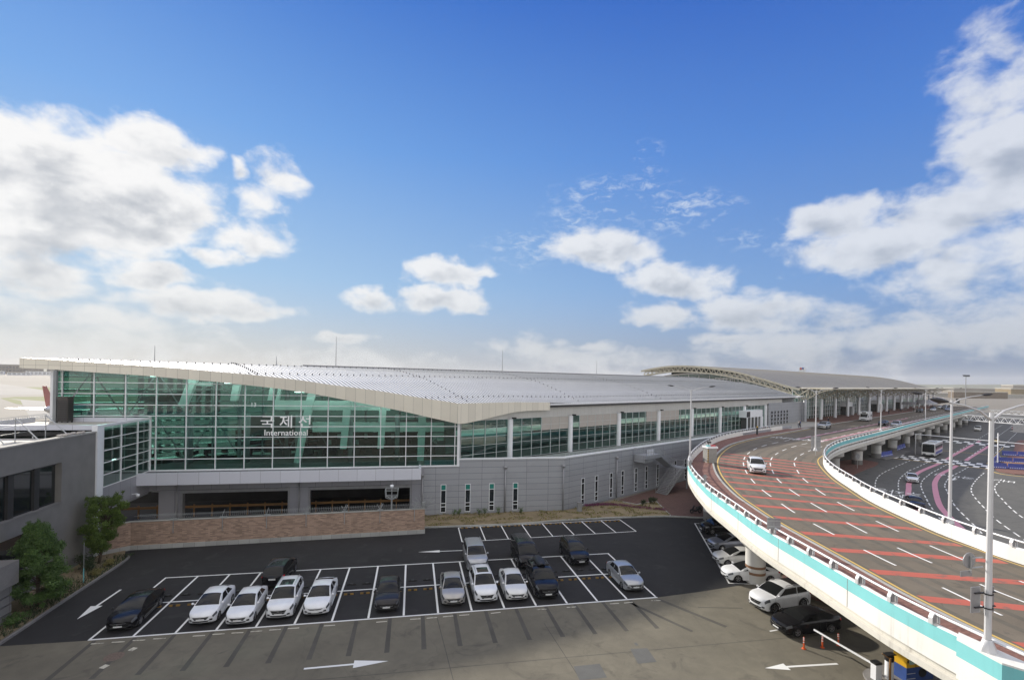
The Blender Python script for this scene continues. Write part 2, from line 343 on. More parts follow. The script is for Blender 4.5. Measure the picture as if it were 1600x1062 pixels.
def tag(o,label=None,cat=None,group=None,kind=None):
    if label: o['label']=label
    if cat: o['category']=cat
    if group: o['group']=group
    if kind: o['kind']=kind
    return o
def thing(name,label,cat,loc=(0,0,0),group=None):
    o=bpy.data.objects.new(name,None); o.location=loc; o.empty_display_size=.2; COL.objects.link(o)
    return tag(o,label,cat,group)
def struct(name,mb,m,**k): return tag(mb.build(name,m,**k),kind='structure')
def kids(o): return [c for c in COL.objects if c.parent==o]
CH={}
def copy_tree(o,loc,rz=0,label=None,group=None):
    """a copy of a thing built at the origin, with copies of its parts and sub-parts"""
    if o.name not in CH:
        CH[o.name]=[(c,kids(c)) for c in kids(o)]
    r=o.copy(); COL.objects.link(r); r.location=loc; r.rotation_euler=(0,0,rz)
    if label: r['label']=label
    if group: r['group']=group
    for c,gs in CH[o.name]:
        d=c.copy(); COL.objects.link(d); d.parent=r
        for g in gs: e=g.copy(); COL.objects.link(e); e.parent=d
    return r
ORD='first second third fourth fifth sixth seventh eighth ninth tenth eleventh twelfth thirteenth fourteenth fifteenth sixteenth seventeenth eighteenth nineteenth twentieth'.split()
def cat_rom(P,n=6):
    out=[]; k=len(P)
    for i in range(k-1):
        p0,p1,p2,p3=[Vector(P[max(0,min(k-1,i+d))]) for d in (-1,0,1,2)]
        for j in range(n):
            t=j/n; out.append(tuple(.5*((2*p1)+(p2-p0)*t+(2*p0-5*p1+4*p2-p3)*t*t+(3*p1-p0-3*p2+p3)*t**3)))
    out.append(tuple(P[-1])); return out
def resample(P,step):
    P=[Vector(p) for p in P]; out=[P[0].copy()]; acc=0
    for a,b in zip(P,P[1:]):
        L=(b-a).length; 
        if L<1e-9: continue
        t=step-acc
        while t<=L: out.append(a+(b-a)*(t/L)); t+=step
        acc=(acc+L)%step
    return out
def offset(P,d):
    out=[]; k=len(P)
    for i,p in enumerate(P):
        a=Vector(P[max(i-1,0)][:2]); b=Vector(P[min(i+1,k-1)][:2]); t=(b-a).normalized(); out.append((p[0]+t.y*d,p[1]-t.x*d))
    return out
def lerp(a,b,t): return a+(b-a)*t
def pw(tab,x):
    if x<=tab[0][0]: return tab[0][1]
    for (a,b),(c,d) in zip(tab,tab[1:]):
        if x<=c: return b+(d-b)*(x-a)/(c-a)
    return tab[-1][1]
def smooth_pw(tab,x):
    """monotone-ish smooth interpolation"""
    n=len(tab)
    if x<=tab[0][0]: return tab[0][1]
    if x>=tab[-1][0]: return tab[-1][1]
    for i in range(n-1):
        if x<=tab[i+1][0]:
            x0,y0=tab[i]; x1,y1=tab[i+1]; h=x1-x0
            m0=(tab[i+1][1]-tab[i-1][1])/(tab[i+1][0]-tab[i-1][0]) if i>0 else (y1-y0)/h
            m1=(tab[i+2][1]-tab[i][1])/(tab[i+2][0]-tab[i][0]) if i<n-2 else (y1-y0)/h
            t=(x-x0)/h
            return (2*t**3-3*t*t+1)*y0+(t**3-2*t*t+t)*h*m0+(-2*t**3+3*t*t)*y1+(t**3-t*t)*h*m1
# the terminal frame: t along the drop-off front, n away from the road
G0=Vector((5.85,62.7)); AN=R(30.3); D2=Vector((math.cos(AN),math.sin(AN))); N2=Vector((-D2.y,D2.x))
def tn(t,n): p=G0+D2*t+N2*n; return (p.x,p.y)
def tn3(t,n,z): p=G0+D2*t+N2*n; return (p.x,p.y,z)
# ------------------------------------------------------------------ ground, lot
struct('ground',MB().box(-6000,-400,-.6,6000,9000,-.05),'field')
LOT_EDGE=[(-25.6,36.75),(-20.4,36.6),(19.6,36.6),(23.5,37.0),(28.4,37.7)]
struct('old_asphalt_lot',MB().sheet([(-60,-60),(60,-60),(60,15),(42,32),(38,44),(28.4,37.7),(23.5,37),(19.6,36.6),(-20.4,36.6),(-25.6,36.75),(-60,37)],0),'asph_old')
struct('new_asphalt_lot',MB().sheet(LOT_EDGE+[(33,40),(42,50),(45,56),(37,56.9),(34,57.6),(32.1,58.1),(25.3,58.4),(18.4,58.15),(11.9,57.5),(1.5,57.6),(1.5,55.7),(-26.9,54.5),(-28.6,53.2),(-25.8,52)],.0),'asph_new')
struct('paved_plaza',MB().sheet([(29,66.7),(31,64),(34.8,65.6),(33,58.35),(37,57),(45,56.1),(58,66),(60,78),(50,80.4)],.12),'pave_shade')
struct('service_yard',MB().sheet([(-60,53.8),(-28.8,53.4),(-27,54.8),(1.4,56.2),(1.4,62.7),(-60,62.7)],.004),'concrete_dk')
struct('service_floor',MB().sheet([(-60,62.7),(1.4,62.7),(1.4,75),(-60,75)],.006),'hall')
# lot markings
mk=MB(); z=.006
def line(mb,a,b,w,z):
    a=Vector(a[:2]);b=Vector(b[:2]);d=(b-a).normalized();n=Vector((-d.y,d.x))*(w/2)
    return mb.add([(*(a-n),z),(*(b-n),z),(*(b+n),z),(*(a+n),z)],[(0,1,2,3)])
X0=-20.4; W=2.5
zs=[.006]
def L_(a,b,w=.15):
    line(mk,a,b,w,zs[0])
L_((X0-.07,36.68),(X0+40.1,36.62)); L_((X0-.07,46.74),(X0+40.1,46.7)); 
zs[0]=.009
for i in range(17):
    x=X0+W*i; L_((x,36.76),(x,46.66))
zs[0]=.012; L_((X0+.1,41.75),(X0+39.9,41.75))
zs[0]=.006
a0,a1,b1,b0=(5.44,57.3),(25.77,57.9),(25.72,53.1),(5.39,52.32)
L_(a0,a1,.12); L_(b0,b1,.12); zs[0]=.009
for i in range(9):
    t=i/8; L_((lerp(a0[0],a1[0],t),lerp(a0[1],a1[1],t)),(lerp(b0[0],b1[0],t),lerp(b0[1],b1[1],t)),.12)
zs[0]=.006
L_((34.49,55.11),(27.3,38.15),.14)
zs[0]=.009
for k in range(7):
    t=k/6; px,py=lerp(34.45,27.37,t),lerp(55.05,38.2,t); L_((px,py),(px+5.2,py-.9-.5*t),.12)
zs[0]=.006
def arrow(a,b,w=.17,hw=.42,hl=.42,z=.006,mb=mk):
    a=Vector(a);b=Vector(b);L=(b-a).length;d=(b-a)/L;n=Vector((-d.y,d.x)); h=b-d*(L*hl)
    line(mb,a,h,w,z); mb.add([(*(h-n*hw),z),(*b,z),(*(h+n*hw),z)],[(0,1,2)])
arrow((-22.75,44.75),(-22.95,39.85),.17,.4); arrow((-6.1,31.05),(-1.2,31.04),.17,.4); arrow((5.85,49.69),(.74,49.89),.13,.3); arrow((26.4,26.1),(21.5,26.46),.17,.35,.3)
L_((25.0,30.35),(31,31.0),.12)
tag(mk.build('parking_lines','white_line'),kind='structure')
om=MB()
rr=random.Random(3)
for i in range(34):
    x=-20+i*1.18
    if rr.random()<.8: line(om,(x,36.12+rr.uniform(-.04,.04)),(x+.75,36.12+rr.uniform(-.04,.04)),.12,.005)
for (x,y) in ((-17.0,35.2),(-17.6,33.4)): line(om,(x,y),(x-.15,y-.35),.35,.005)
struct('faded_lines',om,'white_old')
st=MB()
for k in range(17):
    x=-20.0+2.33*k
    st.add([(x-.13,36.5,.004),(x-.16,32.0,.004),(x+.16,32.0,.004),(x+.13,36.5,.004)],[(0,1,2,3)])
for a,b,w in (((17,36.2),(19.5,31.2),.28),((19.6,36.3),(22.3,31.4),.34),((22,34.5),(25.4,33.8),.1),((-60,30.6),(30,29.3),.05),((2,36),(3.2,20),.05),((9.5,34),(10.3,20),.05)): line(st,a,b,w,.004)
struct('sealed_strips',st,'seal')
pt=MB()
pt.sheet([(14.2,29.85),(15.35,29.75),(15.2,28.2),(13.95,28.2)],.005); pt.sheet([(14.75,30.5),(14.95,30.5),(14.95,30.15),(14.75,30.15)],.005)
pt.sheet([(9.9,28.6),(11.6,28.6),(11.5,27.2),(9.8,27.2)],.005)
struct('asphalt_patch',pt,'asph_patch')
mh=MB().lathe((-17.74,34.3,0),[(.001,.012),(.42,.012),(.44,.004),(.52,.006),(.54,0)],28)
tag(mh.build('manhole_cover',mat('manhole_iron',(.16,.12,.095),.8,.3,.25,9,bump=.3)),'round rusty manhole cover in the worn asphalt at bottom left','manhole cover')
# planting strips
struct('planting_strip',MB().sheet([(-25.75,36.9),(-25.9,51.3),(-27.2,54.2),(-28.8,53.3),(-30,50),(-30,30),(-25.4,30)],.10),'soil')
k=MB().sweep(cat_rom([(-25.4,26),(-25.47,37.2),(-25.62,43),(-25.74,51.0),(-26.1,52.6)],5),[(-.12,-.02),(-.12,.16),(.06,.16),(.06,-.02)])
tag(k.build('kerb','concrete_dk'),kind='structure')
BED=[(1.5,57.65),(11.9,57.55),(18.4,58.2),(25.3,58.45),(32.1,58.15),(33,58.3),(34.8,65.6),(31,64),(28.95,66.85),(20,62.6),(1.5,62.6)]
struct('planting_bed',MB().sheet(BED,.14),'soil')
kb=MB().sweep(cat_rom([(1.55,57.6),(11.9,57.5),(18.4,58.15),(25.3,58.4),(32.1,58.1),(34.5,57.5),(37,56.9),(45,56)],6),[(-.16,-.01),(-.16,.17),(.02,.17),(.02,-.01)])
kb.sweep([(28.9,66.8),(31,64),(34.8,65.65)],[(-.08,0),(-.08,.22),(.08,.22),(.08,0)]); kb.sweep([(34.8,65.6),(33,58.3)],[(-.06,0),(-.06,.2),(.06,.2),(.06,0)])
tag(kb.build('kerb','kerb'),kind='structure')
# ------------------------------------------------------------------ elevated road
ZD=6.35
O=[(22.3,-30),(22.1,0),(22.05,10),(22.05,15.85),(22.14,17.7),(22.32,19.6),(22.67,21.6),(23.06,23.7),(23.5,26.1),(24.1,29.5),(24.75,32.2),(25.67,35.3),(27.4,41.3),(28.6,44.5),(30.5,49.1),(33.2,54.7),(36.2,59.5),(40.9,65.8),(47.8,74),(57,83.3),(66.7,90.7),(77.3,97.1),(86.5,102.4)]
Kb=[(25.4,-30),(25.2,0),(25.15,10),(25.2,16.5),(25.65,20.9),(26.35,24.2),(27.1,27.6),(27.8,30.9),(28.5,34.1),(29.75,38.4),(31.65,43.9),(35.7,52.4),(41.1,61.3),(46.7,68.6),(54.8,77.3),(63,83.9),(71,89.3),(90.3,101.2),(98.9,106.6),tn(118,-8.3),tn(340,-8.3)]
Yi=[(37.6,-30),(37.4,0),(37.35,15),(37.55,23.7),(38.1,26.5),(39,30.6),(42.3,38.5),(45.6,44.3),(49.9,51.1),(57.5,60.8),(64.5,66.8),(73,73.0),(84,80.4)]
I=[(38.3,-30),(38.1,0),(38.05,15),(38.2,24.2),(38.8,27.2),(39.9,31),(43,38.4),(46.4,44.3),(50.7,51.1),(56.2,58.1),(63.8,65.6),(73.2,73.0),(85,80.4),(104,91.7),(134.4,110),tn(170,-23.8),tn(340,-23.8)]
Oc=cat_rom(O,8); Kc=cat_rom(Kb,8); Ic=cat_rom(I,8); Yc=cat_rom(Yi,8)
struct('elevated_road',MB().prism(Kc+Ic[::-1],ZD-.25,ZD),'asph_deck')
T1F=[tn(91,-6.9),tn(91,-.1),tn(340,-.1)]
struct('elevated_sidewalk',MB().prism(offset(Oc,.12)[:-1]+[tn(91,-6.8),tn(91,-.05),tn(125.2,-.05),tn(125.2,4),tn(340,4)]+Kc[::-1],ZD-.2,ZD+.14),'pave')
pm=MB().prism([tn(93.5,-7.5),tn(93.5,-.1),tn(124,-.1),tn(124,-8.0),tn(112,-8.0)],ZD+.1,ZD+.146); tag(pm.build('granite_paving','concrete'),kind='structure')
kk=MB().sweep(offset(Kc,-.02),[(-.16,ZD),(-.16,ZD+.16),(.06,ZD+.16),(.06,ZD)]); tag(kk.build('kerb','kerb'),kind='structure')
dm=MB(); DZ=ZD+.004
def along(mb,P,w,z,dash=None,gap=0,s0=0,smax=1e9):
    Q=resample(P,.4); s=s0; i=0; run=[]
    n=len(Q); per=(dash or 0)+gap
    for i in range(n-1):
        d=i*.4
        on= (True if not dash else ((d-s0)%per)<dash) and s0<=d<=smax
        if on: run.append(i)
        if (not on or i==n-2) and run:
            pts=[Q[j] for j in run]+[Q[run[-1]+1]]
            lft=offset(pts,-w/2); rgt=offset(pts,w/2)
            for j in range(len(pts)-1): mb.add([(*lft[j],z),(*rgt[j],z),(*rgt[j+1],z),(*lft[j+1],z)],[(0,1,2,3)])
            run=[]
L1=[(28.9,-30),(28.4,10),(28.4,17.9),(29,22.1),(30.1,27.9),(31.9,34.9),(34,40.5),(36.5,46.3),(39.3,51.5),(42.2,56.2),(46.3,62),(52,68.6),(60,75.8),(70,82.4),(100,100),(140,123.5),(290,211)]
L2=[(31.8,-30),(31.3,10),(31.4,19.8),(32.1,24.1),(33.3,29.6),(35.6,36.5),(37.6,41.6),(39.9,46.5),(43,51.8),(49.5,60.6),(56,67.4),(64,73.8),(74,80.2),(104,97.7),(140,118.8),(290,206)]
L3=[(35,-30),(34.4,10),(34.5,21.7),(35.2,26.2),(36.6,31),(38.8,37.4),(41,42.5),(43.5,47),(46.8,52.2),(54,61.3),(61,67.5),(70,73.9),(82,81.4),(104,94.3),(140,115.4),(290,202)]
for P in (L1,L2,L3): along(dm,cat_rom(P,6),.14,DZ+.006,3.0,3.1)
struct('lane_lines',dm,'white_line')
ym=MB(); along(ym,offset(Kc,.5),.16,DZ+.006,smax=165); along(ym,cat_rom(Yi,6),.13,DZ+.004)
struct('edge_lines',ym,'yellow_line')
# worn red bands across the curve, skewed to the kerb
rm=MB(); Kr=resample(offset(Kc,.75),.2); Yr=resample(offset(Yc,-.35),.2)
def at_y(P,y): return min(P,key=lambda p:abs(p[1]-y))
KY=[-26+3.5*i for i in range(12)]+[16.5,20.9,24.5,28.2,31.8,35.8,39.4,43,46.1,49.2,52.2,55,57.6,60,62.3,64.6,66.9,69.2]
YY=[-30+3.5*i for i in range(12)]+[12.8,16.6,20.8,24.6,27.7,31.2,34.4,37.2,39.8,42.2,44.6,47,49.2,51,52.8,54.6,56.6,58.8]
for a,b in zip(KY,YY):
    p=at_y(Kr,a);q=at_y(Yr,b); i=Kr.index(p); t=(Kr[min(i+1,len(Kr)-1)]-Kr[i-1]).normalized()*.40
    rm.add([(*(p-t),DZ),(*(q-t*.95),DZ),(*(q+t*.95),DZ),(*(p+t),DZ)],[(0,1,2,3)])
struct('red_bands',rm,'red_line')
km=MB()
along(km,[tn(69.7,-19.8),tn(176,-19.8)],.42,DZ+.002); along(km,[tn(71.5,-15.7),tn(178,-15.7)],.42,DZ+.002)
struct('pink_lane_guides',km,'pink_line')
tk=MB()
for P,sh in ((L1,-1.5),(L2,-1.5),(L3,-1.5),(L3,1.5)):
    Pc=cat_rom(P,6)
    for w_ in (-.78,.78): along(tk,offset(Pc,sh+w_),.42,DZ-.003)
struct('tyre_tracks',tk,ground_mat('tyre_tracks',(.088,.078,.062),(.130,.115,.092),fine=12,blot=.3,stain=(.055,.052,.046),amt=.5))
# white letters on the deck, read by drivers coming from the far end
jm=MB(); line(jm,tn(66,-9),tn(58,-26),.3,DZ+.001); struct('deck_joint',jm,'concrete_dk')
bridge=thing('elevated_road_bridge','long curving viaduct with teal striped white parapets and round piers','viaduct',(25,35,0))
Oc2=[p for p in Oc]
def par_prof(side): # side=+1: outer face on the left of travel
    s=side
    return [(-.0*s,5.72),(.0,7.24),(.04*s,7.3),(.20*s,7.3),(.23*s,7.25),(.25*s,ZD-.1),(.25*s,5.72)]
pf=par_prof(1); pa=MB().sweep(Oc2,pf); PA=[pa]
bd=MB().sweep(Oc2,[(-.004,6.62),(-.004,7.25),(.03,7.25),(.03,6.62)]); bd.build('teal_band','teal',bridge,recalc=True)
pi_=MB().sweep(Ic,[(0,5.72),(0,7.24),(-.04,7.3),(-.20,7.3),(-.23,7.25),(-.25,5.72)]); PA.append(pi_)
bi=MB().sweep(Ic,[(.004,6.62),(.004,7.25),(-.03,7.25),(-.03,6.62)]); bi.build('teal_band','teal',bridge,recalc=True)
# girder: haunched underside on both edges and a flat soffit
gd=MB(); gd.sweep(Oc2,[(.16,5.72),(.16,5.46),(.02,5.42),(.02,5.14),(.25,5.10),(3.2,4.35),(3.4,5.72)])
gd.sweep(Ic,[(-.16,5.72),(-.16,5.46),(-.02,5.42),(-.02,5.14),(-.25,5.10),(-3.2,4.35),(-3.4,5.72)])
gd.prism(offset(Oc,3.1)+offset([p for p in Ic if (Vector(p)-G0).dot(D2)<92],-3.1)[::-1],4.36,6.08)
gd.prism([tn(90,-3),tn(340,-3),tn(340,-21),tn(90,-21)],4.5,6.08)
gd.build('girder','girder',bridge,recalc=True)
for P,sg,jm2 in ((Oc,-1,PA[0]),(Ic,1,PA[1])):
    jm2.m=1
    Q=resample(P,6.5)
    for i in range(2,min(len(Q)-1,30)):
        d=(Q[i+1]-Q[i-1]).normalized(); n=Vector((d.y,-d.x)); jm2.obox(Q[i]+n*.001*sg,d,.02,.006,5.74,7.23)
for q in PA: q.build('parapet',['barrier','concrete_dk'],bridge)
# rails and their arched posts
def rail(P,off,side,z0,step,lim=95):
    Q=resample(P,.8); cl=offset(Q,off)
    mb=MB(); mb.smooth=True; mb.tube([(x,y,z0+.43) for x,y in cl],.055,8); mb.build('railing','white',bridge)
    ps=resample(P,step); n=0
    for i in range(1,len(ps)-1):
        p=ps[i]
        if n>=lim: break
        if p.y<8 or (p-Vector((0,0))).length>130: continue
        n+=1
        d=(ps[i+1]-ps[i-1]).normalized(); nr=Vector((d.y,-d.x)); c=p+nr*off
        arch=[(-.20,0),(-.20,.26),(-.13,.42),(0,.49),(.13,.42),(.20,.26),(.20,0)]
        inn=[(-.15,0),(-.15,.25),(-.09,.37),(0,.43),(.09,.37),(.15,.25),(.15,0)]
        q=MB(); m=len(arch); vs=[]
        for h in (-.09,.09):
            for o,zz in arch: vs.append((*(c+nr*o+d*h),z0+zz))
            for o,zz in inn: vs.append((*(c+nr*o+d*h),z0+zz))
        fs=[]
        for j in range(m-1):
            fs+= [(j,j+1,m+j+1,m+j),(2*m+j,3*m+j,3*m+j+1,2*m+j+1),(j,2*m+j,2*m+j+1,j+1),(m+j,m+j+1,3*m+j+1,3*m+j)]
        q.add(vs,fs); q.m=1; q.bar((*(c+d*.02),z0+.0),(*(c+d*.02),z0+.40),.16,.14)
        q.build('rail_post',['pole','grey'],bridge,recalc=True)
rail(Oc[:-4],.12,1,7.29,2.05,58); rail(Ic,-.12,-1,7.29,2.6,40)
# pedestal swelling of the parapet that carries the nearest lamp
pd=MB().prism([(21.55,14.2),(21.75,15.9),(22.4,16.3),(22.5,13.9),(22.0,13.5)],5.72,7.32); pd.build('pedestal','barrier',bridge)
pt_=MB().prism([(21.545,14.2),(21.745,15.905),(21.9,15.98),(22.0,13.49)],6.62,7.25); pt_.build('teal_band','teal',bridge)
def pier(x,y,r,rt,bands=False,zt=4.4):
    p=MB(); p.smooth=True; p.lathe((x,y,0),[(r,0),(r,zt-1.45),(rt,zt-.95),(rt,zt)],28); o=p.build('pier','pier',bridge,sharp=30)
    if bands:
        b=MB(); b.smooth=True
        for z0 in (.75,1.3): b.lathe((x,y,z0),[(r+.004,0),(r+.004,.22)],28)
        b.build('band','pier_band',o)
    else:
        b=MB(); b.smooth=True; b.lathe((x,y,0),[(r+.004,0),(r+.004,1.1)],28); b.build('base_band','concrete_dk',o)
pier(29.9,38.2,.82,1.3,True); pier(37.3,56.2,.82,1.3); pier(42.5,53.5,.82,1.3); pier(36.3,35.2,.82,1.3); pier(27.0,18,.82,1.3); pier(34.5,17,.82,1.3); pier(51,74,.82,1.3); pier(56,66.5,.82,1.3)
for k,t in enumerate((75,91.5,108,125,142,159,176,193,210,230,250,270)): pier(*tn(t,-21.3),.85 if k>3 else 1.0,1.7,zt=4.5)
for t in (100,133,167): pier(*tn(t,-10),.85,1.5,zt=4.5)
# ------------------------------------------------------------------ lower road
struct('lower_road',MB().sheet([(38,44),(42,32),(60,15),(60,-60),(120,-60),(300,40),(420,180),(380,290),tn(340,-6),tn(80,-6),(58,66),(45,56)],.002),'asph_road')
lm=MB(); LZ=.010
def sp(P,n=6): return cat_rom(P,n)
dA=[(78.2,70.4),(83.2,74.8),(88.2,78.7),(93.8,82.4),(99.6,85.8),(105.4,89.2),(111.2,92.5),(117,95.8)]
dB=[(60,47),(68,56.5),(74.9,63.1),(79.7,67.5),(84.9,72),(89.5,75.7),(94.6,79.2),(100.5,83),(105.9,85.9),(110.9,88.7),(119,93.3)]
dC=[(62,44),(68,51.7),(74.3,58.1),(79,62.5),(83.9,67),(88.7,71.1),(93.7,74.7),(98.6,77.8),(103.9,81),(109.5,84.1),(115,87.2),(121,90.6)]
dD=[(61,39),(65,44.3),(69.8,49.2),(74.1,53.6),(78.1,57.6),(82.4,61.4),(88.2,66.4),(92.1,69.7),(97.9,73.7),(103.4,77.1),(108.3,79.6),(113.6,82.4),(122,87)]
dE=[(66,40),(73.8,48.7),(77.6,52.6),(83,57.6),(86.5,60.8),(91.2,64.8),(96.1,68.3),(101.5,71.7),(106.9,74.9),(116,80)]
dF=[(70,39),(80,50.3),(85.8,55.9),(90.9,60.3),(95.1,63.9),(100.5,67.8),(105.6,70.7),(110.5,73.4)]
for P in (dA,dB,dC,dD,dE,dF): along(lm,sp(P),.17,LZ,1.7,1.5)
for n in (-47.2,-43.7,-40.2,-36.7): along(lm,[tn(128,n+4.4),tn(290,n+4.4)],.17,LZ,3,3.2)
arrow((103,76),(99,73.6),.25,.5,.45,LZ,lm)
struct('lane_lines',lm,'white_line')
pk=MB()
along(pk,sp([(58,43),(66.5,53.2),(75.4,62.2),(83.3,68.8),(88.7,73.1),(100.5,81.1),(116.1,89.4),(120,91.6)]),.75,LZ-.004); along(pk,[(125.5,94.7),(134.3,99.9),(181,126.5)],.75,LZ-.004)
along(pk,sp([(56,35),(62,43),(67.7,49.5),(73.4,55.6),(78.5,60.3),(88.2,68.3),(95,73.5),(104,79.4),(112.5,83.9),(121,88.7)]),.75,LZ-.004); along(pk,[(129,93),(134.1,96),(175.5,119.2)],.75,LZ-.004)
struct('pink_lane_guides',pk,'pink_line')
def hump(name,c0,c1,ln,rows=3,n=15):
    a=Vector(c0);b=Vector(c1);e=(b-a)/n; d=D2*(ln/rows)
    bk=MB(); wt=MB()
    bk.add([(*(a),.012),(*(b),.012),(*(b+D2*ln),.012),(*(a+D2*ln),.012)],[(0,1,2,3)])
    for i in range(n):
        for j in range(rows):
            if (i+j)%2==0:
                p=a+e*i+d*j; wt.add([(*p,.016),(*(p+e),.016),(*(p+e+d),.016),(*(p+d),.016)],[(0,1,2,3)])
    struct(name,bk,'black_line'); struct(name+'_squares',wt,'white_line')
hump('speed_table',(113.6,98.2),(121.6,82.6),9.0,3,17); hump('far_speed_table',(163,127),(172,111),9,2,14)
y2=MB(); line(y2,(113.2,98.2),(121.2,82.5),.5,LZ); line(y2,(140,111.5),(148,97.5),.4,LZ); along(y2,[(122,84.6),(170,112.6)],.16,LZ); along(y2,sp([(119,81.5),(117,77),(121,73),(127,70)]),.5,LZ)
struct('yellow_lines',y2,'yellow_line')
# Korean road letters (dark strokes too small to read beyond the first line)
def text_mesh(name,body,size,mt,loc,rot,kind=None,ext=0,parent=None,sx=1,sy=1,thin=0):
    cu=bpy.data.curves.new(name,'FONT'); cu.body=body; cu.size=size; cu.align_x='CENTER'; cu.align_y='CENTER'; cu.extrude=ext; cu.offset=-thin; cu.resolution_u=2
    o=bpy.data.objects.new(name,cu); COL.objects.link(o)
    dg=bpy.context.evaluated_depsgraph_get(); me=bpy.data.meshes.new_from_object(o.evaluated_get(dg)); bpy.data.objects.remove(o)
    me.materials.clear(); me.materials.append(M[mt]); me.transform(Matrix.Translation(loc)@rot@Matrix.Diagonal((sx,sy,1,1)))
    r=bpy.data.objects.new(name,me); COL.objects.link(r)
    if parent is not None: attach(r,parent)
    if kind: r['kind']=kind
    return r
text_mesh('road_lettering','주차장',2.3,'white_line',(78.6,66.9,.011),Matrix.Rotation(R(128),4,'Z'),'structure',sy=1.5)
text_mesh('road_lettering','입구',2.3,'white_line',(76.2,64.4,.011),Matrix.Rotation(R(128),4,'Z'),'structure',sy=1.5)
text_mesh('road_lettering','국내선',2.2,'white_line',(104,77,.012),Matrix.Rotation(R(120),4,'Z'),'structure',sy=1.6)
text_mesh('road_lettering','버스',2.2,'white_line',(109,72.5,.012),Matrix.Rotation(R(120),4,'Z'),'structure',sy=1.6)
text_mesh('road_lettering','버스',2.2,'white_line',(126,94,.012),Matrix.Rotation(R(120),4,'Z'),'structure',sy=1.6)
text_mesh('road_lettering','국내선',2.2,'white_line',(*tn(72,-14),DZ+.01),Matrix.Rotation(R(120),4,'Z'),'structure',sy=1.8)
text_mesh('road_lettering','도착',2.2,'white_line',(*tn(73,-18.6),DZ+.01),Matrix.Rotation(R(120),4,'Z'),'structure',sy=1.8)
# islands
il=MB().prism(sp([(60,64),(72,72.5),(82.3,79.2),(92,85),(100,89.7),(103.2,93),(101,96.5),(90,92),(75,84),(62,76)],4),.0,.13); tag(il.build('traffic_island','pave'),kind='structure')
i3=MB().prism([(109.3,95.9),(116.9,99.2),(131,107.9),(128,112),(112,103)],0,.13); tag(i3.build('traffic_island','concrete_dk'),kind='structure')
i2=MB().prism(sp([(119.3,79.8),(119.2,77.6),(121.5,75.6),(140,66),(200,88),(205,128),(160,103.8),(125.3,84.1),(121.5,82)],4),0,.15); tag(i2.build('traffic_island','pave'),kind='structure')
# ------------------------------------------------------------------ international terminal
ZF=6.33
ter=thing('airport_terminal','long glass fronted terminal under a sweeping pale metal roof, white lettering on its green glass','terminal building',(5.85,62.7,0))
C0=Vector((5.5,61.9))
def cn(t,s): p=C0+D2*t+N2*s; return (p.x,p.y)
HP=[(-.2,14.16),(0,14.2),(.8,14.4),(1.9,14.72),(3.45,15.18),(5,15.64),(6.55,16.03),(8.1,16.40),(9.57,16.80),(11.2,17.15),(12.8,17.43),(14.3,17.66),(15.8,17.88),(17.7,18.15),(20,18.40),(22.6,18.68),(24.2,18.78),(26.5,18.86)]
def hz(s,t):
    z=smooth_pw(HP,s)
    k=min(1,max(0,(t-10)/12))            # the eave settles a little away from the corner
    return z-.34*k*max(0,1-s/8)
def tstart(s): return -1.709*s
def tend(s): return 119.5-12*s/22
rows=[];SM=23.7; S=[SM*i/30 for i in range(31)]
for s in S:
    a,b=tstart(s),tend(s); r=[]
    for j in range(61):
        t=a+(b-a)*j/60; r.append((*cn(t,s),hz(s,t)))
    rows.append(r)
rf=MB(); rf.smooth=True; rf.grid(rows)
sm=rf; sm.m=1; sm.smooth=False; t=-44.6
while t<118:
    pts=[]
    for i in range(19):
        s=SM*i/18
        if tstart(s)<=t<=tend(s): pts.append((s,t))
    if t<0:
        s0=-t/1.709; pts=[(s0,t)]+pts
    if len(pts)>1:
        vs=[];fs=[]
        for (s,tt) in pts:
            z=hz(s,tt)
            for o,h in ((-.07,-.01),(-.05,.055),(.05,.055),(.07,-.01)): vs.append((*cn(tt+o,s),z+h))
        for i in range(len(pts)-1):
            for j in range(3): q=i*4+j; fs.append((q,q+1,q+5,q+4))
        sm.add(vs,fs)
    t+=.5
ro=rf.build('roof',['roof','seam'],ter)
under=MB(); under.smooth=True; under.grid([[(x,y,z-.35) for x,y,z in r] for r in rows]); under.build('roof_lining','int_white',ro)
gm=MB()
for s in (2.4,13.2,22.0):
    t=tstart(s)+.9
    while t<110: 
        x,y=cn(t,s); gm.box(x-.05,y-.05,hz(s,t),x+.05,y+.05,hz(s,t)+.2); t+=.92
for tt in (-20,2,24,48):
    for i in range(26):
        s=.8+i*.98
        if tstart(s)<tt: x,y=cn(tt,s); gm.box(x-.05,y-.05,hz(s,tt),x+.05,y+.05,hz(s,tt)+.2)
gm.build('snow_guards','dark',ro)
# back gutter wall of the roof
def rg_(o,h): return [(*cn(lerp(-11,tend(SM)-2,j/40),SM+o),h) for j in range(41)]
rb=MB(); rb.grid([rg_(-.25,18.5),rg_(-.25,18.96)]); rb.grid([rg_(.15,18.96),rg_(.15,17.9)]); rb.grid([rg_(-.25,18.96),rg_(.15,18.96)])
rb.build('ridge_gutter','grey',ro)
